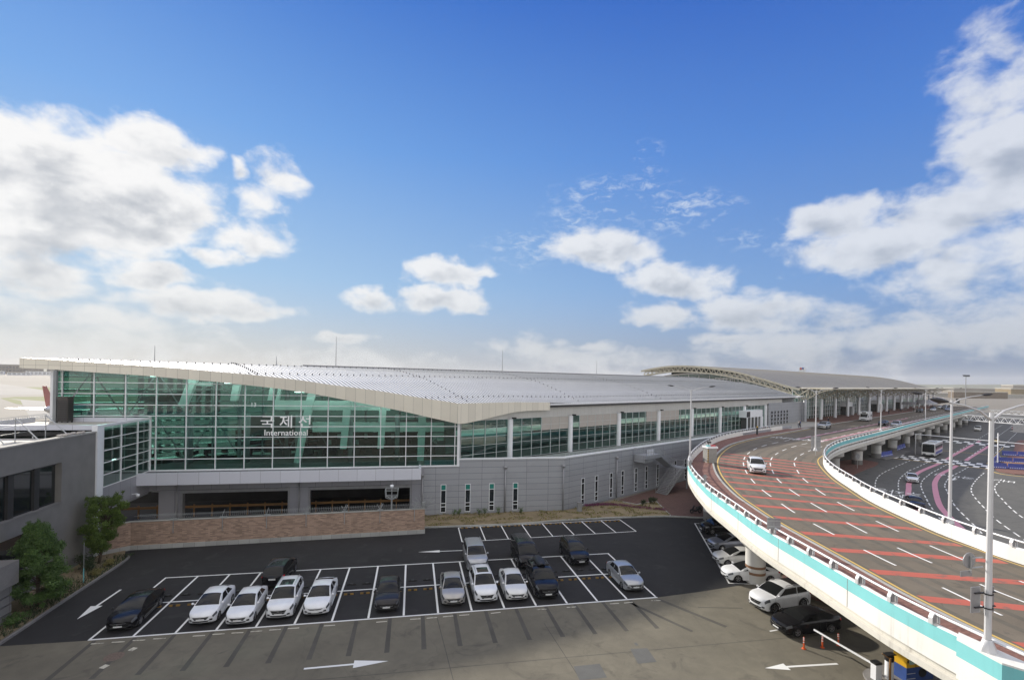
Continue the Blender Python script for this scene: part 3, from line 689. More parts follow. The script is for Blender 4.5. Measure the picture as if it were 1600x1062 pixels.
# fascia boards
FT=[(-41.15,18.69),(-38.9,18.66),(-36.8,18.54),(-33.8,18.38),(-30.7,18.21),(-25.5,17.9),(-22.5,17.67),(-19.4,17.44),(-16.3,17.16),(-13.1,16.81),(-10.2,16.40),(-7.1,16.03),(-4.05,15.66),(-1,15.18),(2.1,14.72),(4.3,14.41),(5.5,14.22)]
FB=[(-41.15,17.66),(-38.2,17.57),(-34.4,17.34),(-31.7,17.2),(-28.9,17.03),(-25.4,16.75),(-22.4,16.53),(-19.3,16.21),(-16.2,15.88),(-13.4,15.52),(-10.15,14.97),(-7,14.36),(-4,13.78),(-.9,13.16),(2.1,12.46),(4.3,11.98),(5.5,11.70)]
fm=MB(); xs=[-41.15+i*(46.65)/82 for i in range(83)]
for a,b in zip(xs,xs[1:]):
    z=[smooth_pw(FB,a),smooth_pw(FB,b),smooth_pw(FT,b)+.03,smooth_pw(FT,a)+.03]
    fm.add([(a,61.85,z[0]),(b,61.85,z[1]),(b,61.85,z[2]),(a,61.85,z[3])],[(0,1,2,3)])
    fm.add([(a,61.85,z[3]),(b,61.85,z[2]),(b,62.2,z[2]+.0),(a,62.2,z[3]+.0)],[(0,1,2,3)])
    fm.add([(a,61.85,z[0]),(b,61.85,z[1]),(b,62.75,z[1]+.02),(a,62.75,z[0]+.02)],[(3,2,1,0)])
fm.add([(-41.15,61.85,17.66),(-41.15,61.85,18.72),(*cn(tstart(SM),SM),18.76),(*cn(tstart(SM),SM),17.7)],[(0,1,2,3)])
fm.build('fascia','fascia',ter)
F2B=[(0,11.68),(1,11.66),(3.6,11.98),(6.2,12.38),(9,12.77),(11.4,12.93),(14,12.95),(16.7,12.91)]
f2=MB()
for i in range(15):
    a,b=16.7*i/15,16.7*(i+1)/15
    za,zb=smooth_pw(F2B,a),smooth_pw(F2B,b); ta,tb=hz(0,a)+.03,hz(0,b)+.03
    f2.add([(*cn(a,-.05),za),(*cn(b,-.05),zb),(*cn(b,-.05),tb),(*cn(a,-.05),ta)],[(0,1,2,3)])
    f2.add([(*cn(a,-.05),ta),(*cn(b,-.05),tb),(*cn(b,.3),tb),(*cn(a,.3),ta)],[(0,1,2,3)])
    f2.add([(*cn(a,-.05),za),(*cn(b,-.05),zb),(*cn(b,1.2),zb),(*cn(a,1.2),za)],[(3,2,1,0)])
f2.add([(*cn(16.7,-.05),12.91),(*cn(16.7,1.2),12.91),(*cn(16.7,1.2),13.9),(*cn(16.7,-.05),13.9)],[(0,1,2,3)])
f2.build('fascia','fascia',ter)
ge=MB(); e1=121
for (a,b,z0,z1,n0,n1) in ((16.72,e1,13.64,13.86,-.12,.3),):
    ge.prism([cn(a,n0),cn(b,n0),cn(b,n1),cn(a,n1)],z0,z1)
ge.build('gutter','white',ro)
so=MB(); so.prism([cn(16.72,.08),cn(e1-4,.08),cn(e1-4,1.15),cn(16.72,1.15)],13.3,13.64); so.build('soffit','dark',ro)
tp=MB(); tp.add([(*cn(e1,-.1),13.66),(*cn(e1,-.1),13.86),(*cn(e1+6,-.1),13.92),(*cn(e1,1.3),13.2),(*cn(106,1.3),12.2),(*cn(e1,2),13.9),(*cn(e1+6,2),13.94)],[(0,2,1),(0,4,3),(1,2,6,5),(0,3,6,2)]); tp.build('eaves_tip','white',ro)
cb=MB(); cb.prism([tn(3.6,0),tn(108,0),tn(108,.5),tn(3.6,.5)],11.86,13.32); cb.build('eaves_band','panel_band',ter)
# end gable wall between the eaves and the far roof edge
eg=MB(); rowsE=[[(*cn(tend(s)-1.2,s),zz) for s in S] for zz in (0,)]
for s0,s1 in zip(S[1:],S[2:]):
    eg.add([(*cn(tend(s0)-1.2,s0),6.3),(*cn(tend(s1)-1.2,s1),6.3),(*cn(tend(s1)-1.2,s1),hz(s1,100)-.3),(*cn(tend(s0)-1.2,s0),hz(s0,100)-.3)],[(0,1,2,3)])
eg.build('end_wall','panel_end',ter)
# ---- big glass front: one window per mullion bay
MX=[-38.54,-37.87]+[-34.81+3.093*i for i in range(13)]+[5.30,5.85]
TZ=[6.33+1.238*i for i in range(10)]
def ftop(x): return smooth_pw(FB,x)+.25
for i,(a,b) in enumerate(zip(MX,MX[1:])):
    if b-a<.6 and i>3: pass
    g=MB(); z0=ZF
    if b<-29.3: z0=12.3
    g.add([(a,62.7,z0),(b,62.7,z0),(b,62.7,ftop(b)),(a,62.7,ftop(a))],[(0,1,2,3)])
    w=g.build('window','glass_t',ter)
    f=MB(); f.box(a-.045,62.58,z0,a+.045,62.86,ftop(a))
    for zt in TZ:
        if zt<z0-.1 or zt>min(ftop(a),ftop(b))+.2: continue
        f.box(a+.045,62.61,zt-.04,b-.045,62.80,zt+.04)
    f.build('window_frame','white',w)
ef=MB(); ef.box(-38.95,62.55,11.9,-38.56,63.1,17.75); ef.box(5.6,62.53,6.2,5.92,62.9,11.9); ef.box(-29.2,62.56,6.2,5.6,62.84,6.33); ef.build('corner_post','white',ter)
# ---- side glass front along the departures terrace
CT=[8.5+12.52*i for i in range(8)]
edges=[0]+CT+[99.5]
for i in range(8):
    a=edges[i]+(.33 if i else .2); b=edges[i+1]-.33
    g=MB(); g.add([tn3(a,0,ZF),tn3(b,0,ZF),tn3(b,0,11.9),tn3(a,0,11.9)],[(0,1,2,3)]); w=g.build('window','glass_f2',ter)
    f=MB(); n=4 if i==0 else 6
    for j in range(n+1):
        t=lerp(a,b,j/n); f.obox(tn(t,-.02),D2,.022,.08,ZF,11.9)
    for zt in [ZF+.06+1.1*q for q in range(6)]:
        f.obox(tn((a+b)/2,-.015),D2,(b-a)/2,.07,zt-.018,zt+.018)
    f.build('window_frame','frame_grey',w)
    bl=MB()
    for (p,q) in {1:[(.50,1)],2:[(.17,1)],3:[(0,.04),(.70,1)],4:[(0,.62)]}.get(i,[]):
        bl.obox(tn(lerp(a,b,(p+q)/2),-.035),D2,(b-a)*(q-p)/2,.02,9.95,11.88)
    if bl.f: bl.build('roller_blind','blind',w)
for t in CT:
    c=MB(); c.smooth=True; x,y=tn(t,-.22); c.lathe((x,y,6.2),[(.36,0),(.36,5.7)],18); o=c.build('column','white',ter)
    b=MB(); b.obox(tn(t+.2,-.75),D2,.28,.18,11.95,12.15); b.build('floodlight','black',o)
# ---- walls below
wl=MB(); wl.box(1.5,62.7,-.1,19.92,63.2,7.02); wl.add([(1.5,62.7,7.02),(19.9,62.7,7.02),(19.9,63.2,7.02),(1.5,63.2,7.02)],[(0,1,2,3)])
ow=wl.build('lower_wall','panel_grey',ter)
K2=Vector((19.9,62.7)); A2=R(30.7); E2=Vector((math.cos(A2),math.sin(A2))); Q2=Vector((-E2.y,E2.x))
def k2(t,n): p=K2+E2*t+Q2*n; return (p.x,p.y)
w2=MB(); w2.prism([k2(0,0),k2(84,0),k2(84,.5),k2(0,.5)],-.1,7.0); ow2=w2.build('lower_wall','panel_grey',ter)
cp=MB(); cp.box(5.95,62.62,7.02,19.92,63.25,7.16); cp.prism([k2(-.04,-.08),k2(60,-.08),k2(60,.55),k2(-.04,.55)],7.0,7.15); cp.build('coping','white',ter)
tf=MB(); tf.prism([(6.0,63.25),(19.9,63.25),k2(0.4,.6),k2(80,.6),tn(97,-.4),tn(1,-.3)],6.0,6.3); tf.build('terrace_floor','deckfloor',ter)
tr=MB()
for i in range(75): tr.bar((*k2(2+i*.8,1.6),6.3),(*k2(2+i*.8,1.6),7.25),.05,.05)
tr.bar((*k2(2,1.6),7.25),(*k2(62,1.6),7.25),.06,.05); tr.build('terrace_railing','galv',ter)
# slit windows
def slit(fr,to,z0,z1,par,p):   # fr,to points along the wall on its outer face
    a=Vector(fr);b=Vector(to);d=(b-a).normalized();n=Vector((d.y,-d.x))
    def rect(u0,u1,za,zb,off): 
        p0=a+d*u0+n*off; p1=a+d*u1+n*off; return [(*p0,za),(*p1,za),(*p1,zb),(*p0,zb)]
    Wd=(b-a).length
    g=MB(); g.add(rect(.05,Wd-.05,z0+.05,z1-.75,.012),[(0,1,2,3)]); w=g.build('slit_window','glass_slit',par)
    g=MB(); g.add(rect(.05,Wd-.05,z1-.75,z1-.05,.014),[(0,1,2,3)]); g.build('teal_pane','glass_teal' if p else 'glass_slit',w)
    f=MB()
    for u in (0,Wd-.07): 
        c=a+d*(u+.035); f.obox(c,d,.035,.05,z0,z1)
    for zz in (z0+.03,z0+.72,z0+1.15 if p else z0+1.3,z1-.74,z1-.03):
        c=a+d*(Wd/2); f.obox(c,d,Wd/2-.07,.045,zz-.035,zz+.035)
    f.build('window_frame','white',w)
for xc in (3.95,7.05,10.15,13.28): slit((xc-.33,62.7),(xc+.37,62.7),.38,3.92,ow,True)
for tc in (3.9,6.9,10.35,13.2,16.75,19.65,23,28.6,32,36,40): slit(k2(tc-.33,0),k2(tc+.35,0),.28,3.9,ow2,False)
def dpipe(x,y,z0,z1):
    p=MB(); p.smooth=True; p.tube([(x,y,z0),(x,y,z1)],.09,10); p.box(x-.2,y-.16,z1-.1,x+.2,y+.12,z1+.25); p.build('downpipe','grey',ter)
dpipe(11.9,62.5,.1,5.9); dpipe(19.75,62.45,.1,5.95); dpipe(*k2(11.5,-.2),.1,5.95); dpipe(-26.28,62.5,0,5); dpipe(-13.2,62.5,0,5); dpipe(1.3,62.5,0,5.1)
# canopy band over the service bays
cn_=MB(); cn_.box(-29.2,59.96,5.16,1.1,60.16,6.5); cn_.box(.85,60.16,5.16,1.1,62.7,6.5); cn_.build('canopy','panel_white',ter)
cd=MB(); cd.box(-29.2,60.16,5.9,.85,62.7,6.05); cd.build('canopy_deck','grey',ter)
cu=MB(); cu.box(-29.2,60.16,5.20,.85,62.7,5.3); cu.build('canopy_soffit','panel_bay',ter)
bw=MB()
for (a,b,z0,z1) in ((-29.2,1.5,4.02,6.2),(-28.25,-25.96,0,4.02),(-14.26,-12.17,0,4.02),(0,1.5,0,4.02)): bw.box(a,62.7,z0,b,63.2,z1)
bw.build('bay_wall','panel_bay',ter)
for (a,b) in ((-25.96,-14.26),(-12.17,0)):
    f=MB(); f.box(a,62.6,0,a+.2,63.3,4.0); f.box(b-.2,62.6,0,b,63.3,4.0); f.box(a+.2,62.6,3.65,b-.2,63.3,4.0); f.build('bay_frame','grey',ter)
# dark service hall behind the bays
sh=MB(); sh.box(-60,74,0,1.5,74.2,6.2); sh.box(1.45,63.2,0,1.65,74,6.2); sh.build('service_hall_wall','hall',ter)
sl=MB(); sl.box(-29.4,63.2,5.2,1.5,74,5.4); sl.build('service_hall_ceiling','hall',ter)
# ---- glass bay
by=MB(); by.box(-29.3,53.59,3.9,-29.2,62.7,6.22); by.build('bay_wall','panel_bay',ter)
YB=[54.0,57.0,60.05,62.62]
for a,b in zip(YB,YB[1:]):
    g=MB(); g.add([(-29.22,a,6.3),(-29.22,b,6.3),(-29.22,b,12.15),(-29.22,a,12.15)],[(0,1,2,3)]); w=g.build('window','glass_t',ter)
    f=MB(); f.box(-29.28,a-.05,6.26,-29.12,a+.05,12.2)
    for i in range(6): zz=6.3+1.17*i; f.box(-29.26,a+.05,zz-.035,-29.14,b-.05,zz+.035)
    f.build('window_frame','white',w)
bp=MB(); bp.box(-29.6,53.02,0,-29.12,53.98,12.36); bp.box(-29.30,53.98,12.2,-29.10,62.6,12.38); bp.box(-29.28,62.5,6.2,-29.1,62.7,12.4); bp.build('corner_post','white',ter)
lr=MB(); lr.prism([(-40.3,53.75),(-29.3,53.75),(-29.3,62.6),(-40.3,62.6)],11.7,11.86); lr.build('flat_roof','roofdeck',ter)
lp=MB(); lp.box(-46,53.55,11.88,-29.62,53.75,12.36); lp.prism([(-40.5,53.75),(-40.3,53.75),(-40.3,62.6),(-40.5,62.6)],11.2,12.36); lp.box(-38.6,62.45,11.86,-29.3,62.6,12.34); lp.build('parapet','panel_white',ter)
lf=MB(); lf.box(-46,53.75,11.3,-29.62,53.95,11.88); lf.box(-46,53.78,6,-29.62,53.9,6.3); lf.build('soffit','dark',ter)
for a in (-46,-43.2,-40.4,-37.6,-34.8,-32.0):
    g=MB(); g.add([(a,53.8,6.3),(a+2.8,53.8,6.3),(a+2.8,53.8,11.3),(a,53.8,11.3)],[(0,1,2,3)]); w=g.build('window','glass_t',ter)
    f=MB(); f.box(a-.04,53.72,6.3,a+.04,53.86,11.3)
    for zz in (7.5,9,10.45): f.box(a+.04,53.74,zz-.03,a+2.76,53.84,zz+.03)
    f.build('window_frame','white',w)
ls=MB(); ls.box(-46,53.95,3.7,-29.3,62.65,3.9); ls.box(-46,53.95,6.2,-29.35,62.65,6.3); ls.box(-46,62.66,3.9,-29.3,62.69,11.7); ls.box(-40.25,54,3.9,-40.1,62.6,11.7); ls.box(-34,57.5,6.3,-33.8,62.6,11.7); ls.build('link_interior','int_grey',ter)
sk=MB(); sk.add([(-29.6,64,3.55),(-27.0,63.9,3.55),(-27.0,66.5,3.7),(-30.6,66.5,3.7)],[(3,2,1,0)]); sk.box(-30.5,63.9,3.72,-27,66.6,3.8); sk.build('bay_rooflight','white',ter)
# ---- interior
fl=MB(); fl.prism([(-38.4,62.9),(5.7,62.9),tn(99,.3),tn(99,22),tn(-38,22.2)],5.9,6.3); fl.build('main_floor','int_floor',ter)
mz=MB(); mz.prism([(-13,69),(4.3,69),tn(14,10),tn(95,10),tn(95,21.5),tn(-14,21.5)],10.2,10.35); mz.build('mezzanine_floor','int_grey',ter)
mb_=MB(); mb_.box(-13,68.85,9.95,4.3,69,11.25); mb_.build('mezzanine_front','int_white',ter)
ub=MB(); ub.box(-18.5,72,12.65,-3.2,72.4,13.95); ub.box(-33,69,13.5,-28,69.4,14.95); ub.box(-27.4,67.2,15.9,-24.6,67.5,16.35); ub.box(-9,75,14.3,2,75.3,14.8); ub.build('upper_beam','int_white',ter)
tb=MB(); tb.prism([tn(3,5),tn(96,5),tn(96,5.25),tn(3,5.25)],9.3,10.1); tb.build('gallery_front','int_white',ter)
gs=MB(); gs.prism([tn(4,5.4),tn(96,5.4),tn(96,9),tn(4,9)],9.1,9.3); gs.prism([tn(4,9),tn(96,9),tn(96,9.3),tn(4,9.3)],6.3,14.5); gs.build('gallery_wall','int_grey',ter)
def slant(x,y,z0,z1,lean,w0,w1):
    c=MB(); c.add([(x-w0/2,y-.35,z0),(x+w0/2,y-.35,z0),(x+w0/2,y+.35,z0),(x-w0/2,y+.35,z0),(x+lean-w1/2,y-.35,z1),(x+lean+w1/2,y-.35,z1),(x+lean+w1/2,y+.35,z1),(x+lean-w1/2,y+.35,z1)],[(0,1,5,4),(1,2,6,5),(2,3,7,6),(3,0,4,7),(4,5,6,7)])
    c.build('slanted_column','int_white',ter)
for (x,y,z0,z1,le,w0,w1) in ((-27.7,67,13.4,16.9,1.2,.9,1.0),(-21.95,67,14.1,16.2,.35,.75,.8),(-17.75,67,14.2,15.8,.25,.5,.5),(-16.9,67,14.2,15.7,.3,.35,.35),(-14.4,67,6.3,15.1,1.6,.75,.95),(-8.8,67,8.0,14.1,.45,.8,.95),(-4.1,67,8.0,13.3,.2,.8,.9),(1.1,67,6.3,12.3,.15,.85,1.0)): slant(x,y,z0,z1,le,w0,w1)
cc=MB(); cc.smooth=True
for x in (-33,-27,-20.5,-14.5,-8,-2): cc.tube([(x,67.5,6.3),(x,67.5,12.4)],.32,12)
cc.build('round_columns','int_grey',ter)
kx=MB()
for i in range(16):
    x=-29+i*2.05+rnd.uniform(-.4,.4); y=rnd.uniform(70,76); kx.box(x,y,6.3,x+rnd.uniform(.5,1.5),y+.7,6.3+rnd.uniform(.9,1.5))
kx.box(-25,77,6.3,3,77.3,9.6); kx.box(-22,71.5,9.4,-14,72,11.8); kx.build('check_in_counters','int_dark',ter)
rg3=random.Random(4)
lv=MB()
for i in range(34):
    x=rg3.uniform(-36,3); y=rg3.uniform(70,79); lv.box(x,y,6.3,x+.4,y+.3,6.3+rg3.uniform(1.2,1.8))
lv.build('queue_posts','cloth_dk',ter)
sl2=MB()
for i in range(9): sl2.box(-37+i*1.2,76,11.6,-36.4+i*1.2,76.3,17)
sl2.build('lattice_columns','int_grey',ter)
lt=MB()
for i in range(22):
    x=-24+i*1.3; lt.box(x,76.9,7.2+.9*(i%3),x+.45,77,7.9+.9*(i%3))
lt.build('display_boards','int_white',ter)
# lit strip lights under the hall roof
for (x,y,ln) in ((-33,66.2,5),(-27,65.5,7),(-27,69,7),(-19,65.5,7),(-19,69.5,7),(-11,65.5,7),(-11,71,7),(-3,65.5,7),(-3,71,6)):
    z=min(smooth_pw(FT,x-ln/2),smooth_pw(FT,x+ln/2))-.80
    f=MB(); f.box(x-ln/2,y-.25,z,x+ln/2,y+.25,z+.08); f.build('strip_light','hall_lamp',ter)
for t in range(6,92,12):
    f=MB(); f.obox(tn(t+3,2.4),D2,4.2,.25,12.6,12.68); f.build('strip_light','hall_lamp',ter)
f=MB(); f.box(-31.6,57.0,7.4,-31.5,57.15,8.6); f.box(-31.2,59.3,8.0,-31.1,59.9,8.15); f.build('strip_light','hall_lamp',ter)
# airside glass with braced steel frames
for i in range(24):
    a=-38.3+i*6; b=min(a+6,100)
    if a>98: break
    g=MB(); g.add([tn3(a,22.3,6.3),tn3(b,22.3,6.3),tn3(b,22.3,18.3),tn3(a,22.3,18.3)],[(0,1,2,3)]); w=g.build('airside_window','glass_back',ter)
    f=MB()
    for t in (a,a+3): f.obox(tn(t,22.2),D2,.09,.12,6.3,18.3)
    for zz in (7.8,9.3,10.8,12.3,13.8,15.3,16.8): f.obox(tn((a+b)/2,22.2),D2,(b-a)/2,.06,zz-.06,zz+.06)
    if i<5:
        f.bar(tn3(a,21.4,6.4),tn3(a+3,21.4,12),.16,.16); f.bar(tn3(a+3,21.4,12),tn3(a+6,21.4,6.4),.16,.16); f.bar(tn3(a,21.4,12),tn3(a+3,21.4,17.5),.16,.16); f.bar(tn3(a+3,21.4,17.5),tn3(a+6,21.4,12),.16,.16)
        f.bar(tn3(a,21.4,6.3),tn3(a,21.4,17.5),.3,.3)
    for zz in [6.8+.78*q for q in range(15)]: f.prism([tn(a+.02,22.45),tn(b-.02,22.45),tn(b-.02,24.15),tn(a+.02,24.15)],zz,zz+.03)  # louvre fins added outside the glass to block sun through the hall
    f.build('window_frame','int_grey',w)
# letters fixed on the glass
text_mesh('sign_letters','국 제 선',1.62,'letter',(-14.75,62.52,11.78),Matrix.Rotation(PI/2,4,'X'),None,.03,ter,sx=1.08,thin=-.006)
text_mesh('sign_letters','International',.98,'letter',(-14.75,62.52,10.55),Matrix.Rotation(PI/2,4,'X'),None,.03,ter,sx=.98,thin=-.004)
text_mesh('sign_letters','13',.7,'white',(-18.4,62.54,13.85),Matrix.Rotation(PI/2,4,'X'),None,.02,ter)
# entrance and end wall
en=MB(); en.obox(tn(85.5,-1.0),D2,4.6,.9,9.3,10.9); eo=en.build('entrance_canopy','white',ter)
eb=MB(); eb.obox(tn(81.9,-1.92),D2,.9,.03,9.4,10.7); eb.build('entrance_sign','black',eo)
es=MB(); es.obox(tn(89.7,-1.2),D2,.45,.8,6.4,9.3); es.build('entrance_pylon','white',eo)
ed=MB(); ed.obox(tn(85.2,-1.0),D2,3.6,.7,6.4,9.3); ed.build('entrance_lobby','int_dark',eo)
ef_=MB()
for t in (81.4,83.4,85.4,87.4,89): ef_.obox(tn(t,-1.85),D2,.12,.1,6.4,9.3)
ef_.build('entrance_frame','white',eo)
ew=MB(); ew.prism([tn(98.6,-.1),tn(125,-.1),tn(125,.4),tn(98.6,.4)],6.2,12.3); we=ew.build('end_wall','panel_end',ter)
for i in range(6):
    t=100.3+i*2.15
    g=MB(); g.add([tn3(t,-.12,6.5),tn3(t+1.0,-.12,6.5),tn3(t+1.0,-.12,10.1),tn3(t,-.12,10.1)],[(0,1,2,3)]); w=g.build('slit_window','glass_slit',we)
    f=MB()
    for zz in (7.4,8.4,9.35): f.obox(tn(t+.5,-.13),D2,.5,.05,zz-.12,zz+.12)
    f.build('window_frame','panel_end',w)
# lightning rods
for k,(x,y,z0,h) in enumerate(((-11.95,80.65,18.8,4.7),(17.6,97.9,18.8,4.5),(-19.5,76.3,18.8,1.3),(-32.5,70.5,18.7,2.2),(44,114,18.8,3.6))):
    p=MB(); p.tube([(x,y,z0),(x,y,z0+h)],.055,6,r1=.025); p.lathe((x,y,z0),[(.14,0),(.14,.15),(.05,.2)],8)
    tag(p.build('lightning_rod','grey'),['tall thin lightning rod on the terminal roof above the glass front','thin lightning rod on the terminal roof right of the tallest one','short stub rod on the terminal roof ridge left of the tall rod','thin rod above the far left end of the terminal roof','faint lightning rod near the far end of the pale terminal roof'][k],'lightning rod','rods on the terminal roof')
# ------------------------------------------------------------------ left building
lb=thing('office_building','plain grey rendered building with recessed dark windows at the left edge','building',(-35,45,0))
XW=-29.25; b=MB()
def wallx(y0,y1,z0,z1): b.box(XW-.5,y0,z0,XW,y1,z1)
wallx(18,53.0,9.68,11.7); wallx(48.5,53.0,0,9.68); wallx(18,48.5,4.9,6.2); wallx(46.2,48.5,2.0,4.9); wallx(18,48.5,0,2.0); wallx(18,40,2.0,4.9)
b.box(-45,52.5,0,XW-.5,53.0,11.2); b.build('wall','render_wall',lb)
cpg=MB(); cpg.box(-29.85,18,11.7,-29.19,53.04,11.82); cpg.build('coping','concrete',lb)
rfd=MB(); rfd.box(-60,18,11.0,XW-.5,52.5,11.2); rfd.build('roof','roofdeck',lb)
for k,y in enumerate((46.0,43.4,40.8,38.2)):
    g=MB(); g.box(XW-.42,y+.3,6.22,XW-.36,y+2.3,9.66); w=g.build('window','glass_dark',lb)
    f=MB(); f.box(XW-.4,y-.25,6.2,XW-.2,y+.3,9.68); f.box(XW-.40,y+.3,9.5,XW-.3,y+2.3,9.68); f.build('window_frame','dark',w)
sil=MB(); sil.box(XW-.36,18,6.2,XW+.06,48.5,6.3); sil.build('sill','concrete_dk',lb)
g=MB(); g.box(XW-.42,40,2.0,XW-.36,46.2,4.9); g.build('window','glass_dark',lb)
cpy=MB(); cpy.box(-29.25,30,2.6,-26.9,40.5,4.2); o=cpy.build('porch','concrete_dk',lb)
cps=MB(); 
for i in range(4): cps.box(-29.2,30,.1+.62*i,-27.1,40.2,.66+.62*i)
cps.build('porch_wall',grid_mat('stone_cladding',(.17,.165,.16),1.6,.62,.03,(.06,.06,.06),.8,0,.1,.2),o)
# raking wire stays on the roof edge
for i,y in enumerate((40.5,43.5,46.8,50.3)):
    f=MB(); f.tube([(-29.9,y,11.8),(-33.0,y+2.2,13.4)],.045,6); f.tube([(-33.0,y+2.2,11.2),(-33.0,y+2.2,13.4)],.04,6); 
    f.lathe((-33,y+2.2,11.2),[(.12,0),(.12,.06),(.03,.1)],8)
    tag(f.build('roof_stay','galv'),f'thin raking steel stay on the grey roof edge, {ORD[i]} from the camera','roof stay','stays along the grey roof edge')
wc=MB()
for zz in (12.1,12.7,13.3): wc.tube([(-33,38,zz),(-33,53,zz)],.015,4)
for i in range(60):
    y=38+i*.25; wc.tube([(-33+.22*math.cos(a),y+.25*a/(2*PI),13.3+.22*math.sin(a)) for a in [2*PI*q/8 for q in range(9)]],.012,3,caps=False)
tag(wc.build('razor_wire','galv'),'loose coils of razor wire above the grey roof edge at left','razor wire')
gp=MB()
for i in range(26): 
    x,y=-29.6+rnd.uniform(-.3,.2),50.2+rnd.uniform(-1.6,1.6); gp.smooth=True; gp.lathe((x,y,11.8+.0),[(.001,.0),(.16,.05),(.12,.16),(.001,.2)],7)
tag(gp.build('sandbags','blind'),'row of pale weights lying on the grey roof edge','sandbags')
# ------------------------------------------------------------------ perimeter brick wall
pw_=thing('perimeter_wall','brown brick boundary wall topped with razor wire behind the lot','wall',(-12,55,0))
WP=[(-28.7,53.15),(-26.95,54.5),(1.5,55.7)]
def wpt(u): # along the long part
    return (lerp(-26.95,1.5,u),lerp(54.5,55.7,u))
q=MB(); q.prism([(-28.7,53.15),(-26.95,54.5),(1.5,55.7),(1.5,56.0),(-27.05,54.8),(-28.9,53.4)],.45,2.72); q.build('wall','brick',pw_)
q=MB(); q.prism([(-28.7,53.06),(-26.93,54.42),(1.56,55.62),(1.56,56.05),(-27.05,54.85),(-28.9,53.4)],0,.45); q.build('plinth','kerb',pw_)
q=MB(); q.prism([(-28.7,53.1),(-26.94,54.46),(1.55,55.66),(1.55,56.04),(-27.05,54.84),(-28.9,53.4)],2.72,2.78); q.build('coping','concrete',pw_)
U=[.13,.285,.43,.565,.70,.83,.96]
for i,u in enumerate(U):
    x,y=wpt(u); f=MB(); f.box(x-.3,y-.06,2.78,x+.3,y+.36,2.86); s=.25
    f.bar((x-.1,y+.1,2.86),(x+.15,y+.1,3.6),.06,.05); 
    if i>2: f.bar((x,y+.1,2.86),(x-.3,y-.15,3.5),.06,.05); f.bar((x,y+.1,2.86),(x+.3,y+.3,3.5),.06,.05)
    f.box(x-.03,y-.10,1.5,x+.03,y-.06,2.78); f.build('wire_post','galv',pw_)
rz=MB(); n=150
for i in range(n):
    u0=.02+.96*i/n
    x0,y0=wpt(u0); x1,y1=wpt(u0+.96/n)
    rz.tube([(lerp(x0,x1,q/8),lerp(y0,y1,q/8)+.12+.27*math.cos(2*PI*q/8),3.15+.27*math.sin(2*PI*q/8)) for q in range(9)],.011,3,caps=False)
for zz in (2.95,3.3): rz.tube([(*wpt(0.01),zz),(*wpt(.99),zz)],.012,3)
rz.build('razor_wire','galv',pw_)
fan=MB()
for a in range(9):
    an=R(15+a*19); fan.bar((1.35,55.8,2.9),(1.35+1.5*math.cos(an),55.8-.2+.04*a,2.9+1.5*math.sin(an)),.05,.04)
for a in range(5):
    fan.bar((1.2+.1*a,55.7,2.8),(.7+.35*a,55.2,3.7+.2*(a%2)),.04,.04)
fan.box(1.2,55.65,2.78,1.5,55.95,3.5)
tag(fan.build('spiked_wall_guard','galv'),'fan of bare steel spikes guarding the right end of the brick wall','spiked guard')
cm=thing('camera_mast','grey steel mast with a square cage and a white dome camera on top','camera mast',(-2.15,56.2,0))
f=MB(); f.tube([(-2.15,56.2,0),(-2.15,56.2,4.2)],.09,10); f.tube([(-2.15,56.2,4.2),(-2.15,56.2,5.75)],.05,8); f.build('mast','galv',cm)
f=MB()
for zz,h in ((4.15,.62),(4.9,.68)):
    P=[(-2.15-h,56.2-h),(-2.15+h,56.2-h),(-2.15+h,56.2+h),(-2.15-h,56.2+h)]
    for a,b_ in zip(P,P[1:]+P[:1]): f.bar((*a,zz),(*b_,zz),.06,.06)
    f.bar((-2.15-h,56.2,zz),(-2.15+h,56.2,zz),.05,.05); f.bar((-2.15,56.2-h,zz),(-2.15,56.2+h,zz),.05,.05)
for sx in (-1,1):
    for sy in (-1,1): f.bar((-2.15+sx*.62,56.2+sy*.62,4.15),(-2.15+sx*.68,56.2+sy*.68,4.95),.06,.06); f.bar((-2.15,56.2,3.75),(-2.15+sx*.6,56.2+sy*.6,4.12),.06,.06)
f.build('cage','galv',cm)
f=MB(); f.smooth=True; f.lathe((-2.15,56.1,5.1),[(.001,0),(.14,.04),(.19,.15),(.19,.32),(.001,.36)],14); f.build('dome_camera','white',cm)
def dome_cam(x,y,z,dx,dy,label):
    t=thing('dome_camera',label,'security camera',(x,y,z))
    f=MB(); f.bar((x,y,z+.1),(x+dx*.5,y+dy*.5,z+.15),.08,.08); f.build('arm','white',t)
    f=MB(); f.smooth=True; f.lathe((x+dx*.55,y+dy*.55,z-.22),[(.001,0),(.13,.05),(.17,.16),(.17,.3),(.001,.36)],14); f.build('housing','white',t)
dome_cam(-29.2,55.3,4.75,1,0,'white dome camera on the grey bay wall above the left tree')
dome_cam(-29.2,59.2,4.35,1,0,'small white camera low on the bay wall beside the service opening')
oc=thing('cooling_unit','dark brown louvred cooling unit on the flat roof at left','cooling unit',(-36.95,61.6,11.86))
f=MB(); f.box(-37.4,61.15,12.0,-36.45,62.1,14.55); f.build('casing','louver',oc)
f=MB()
for i in range(11): f.box(-37.36,61.1,12.15+.2*i,-36.5,61.15,12.27+.2*i); f.box(-36.45,61.2,12.15+.2*i,-36.4,62.05,12.27+.2*i)
f.build('louvres','dark',oc)
f=MB(); f.box(-37.46,61.08,14.55,-36.38,62.16,14.65); f.build('lid','louver',oc)
f=MB()
for x in (-37.5,-36.55): 
    for y in (61.2,61.9): f.box(x,y,11.86,x+.12,y+.12,12.0)
f.build('feet','dark',oc)
og=thing('guard_rail','orange brown steel rail running through the dark service hall','guard rail',(-15,66,0))
f=MB(); f.box(-36,66,1.1,1,66.1,1.38); f.build('rail','orange',og)
f=MB()
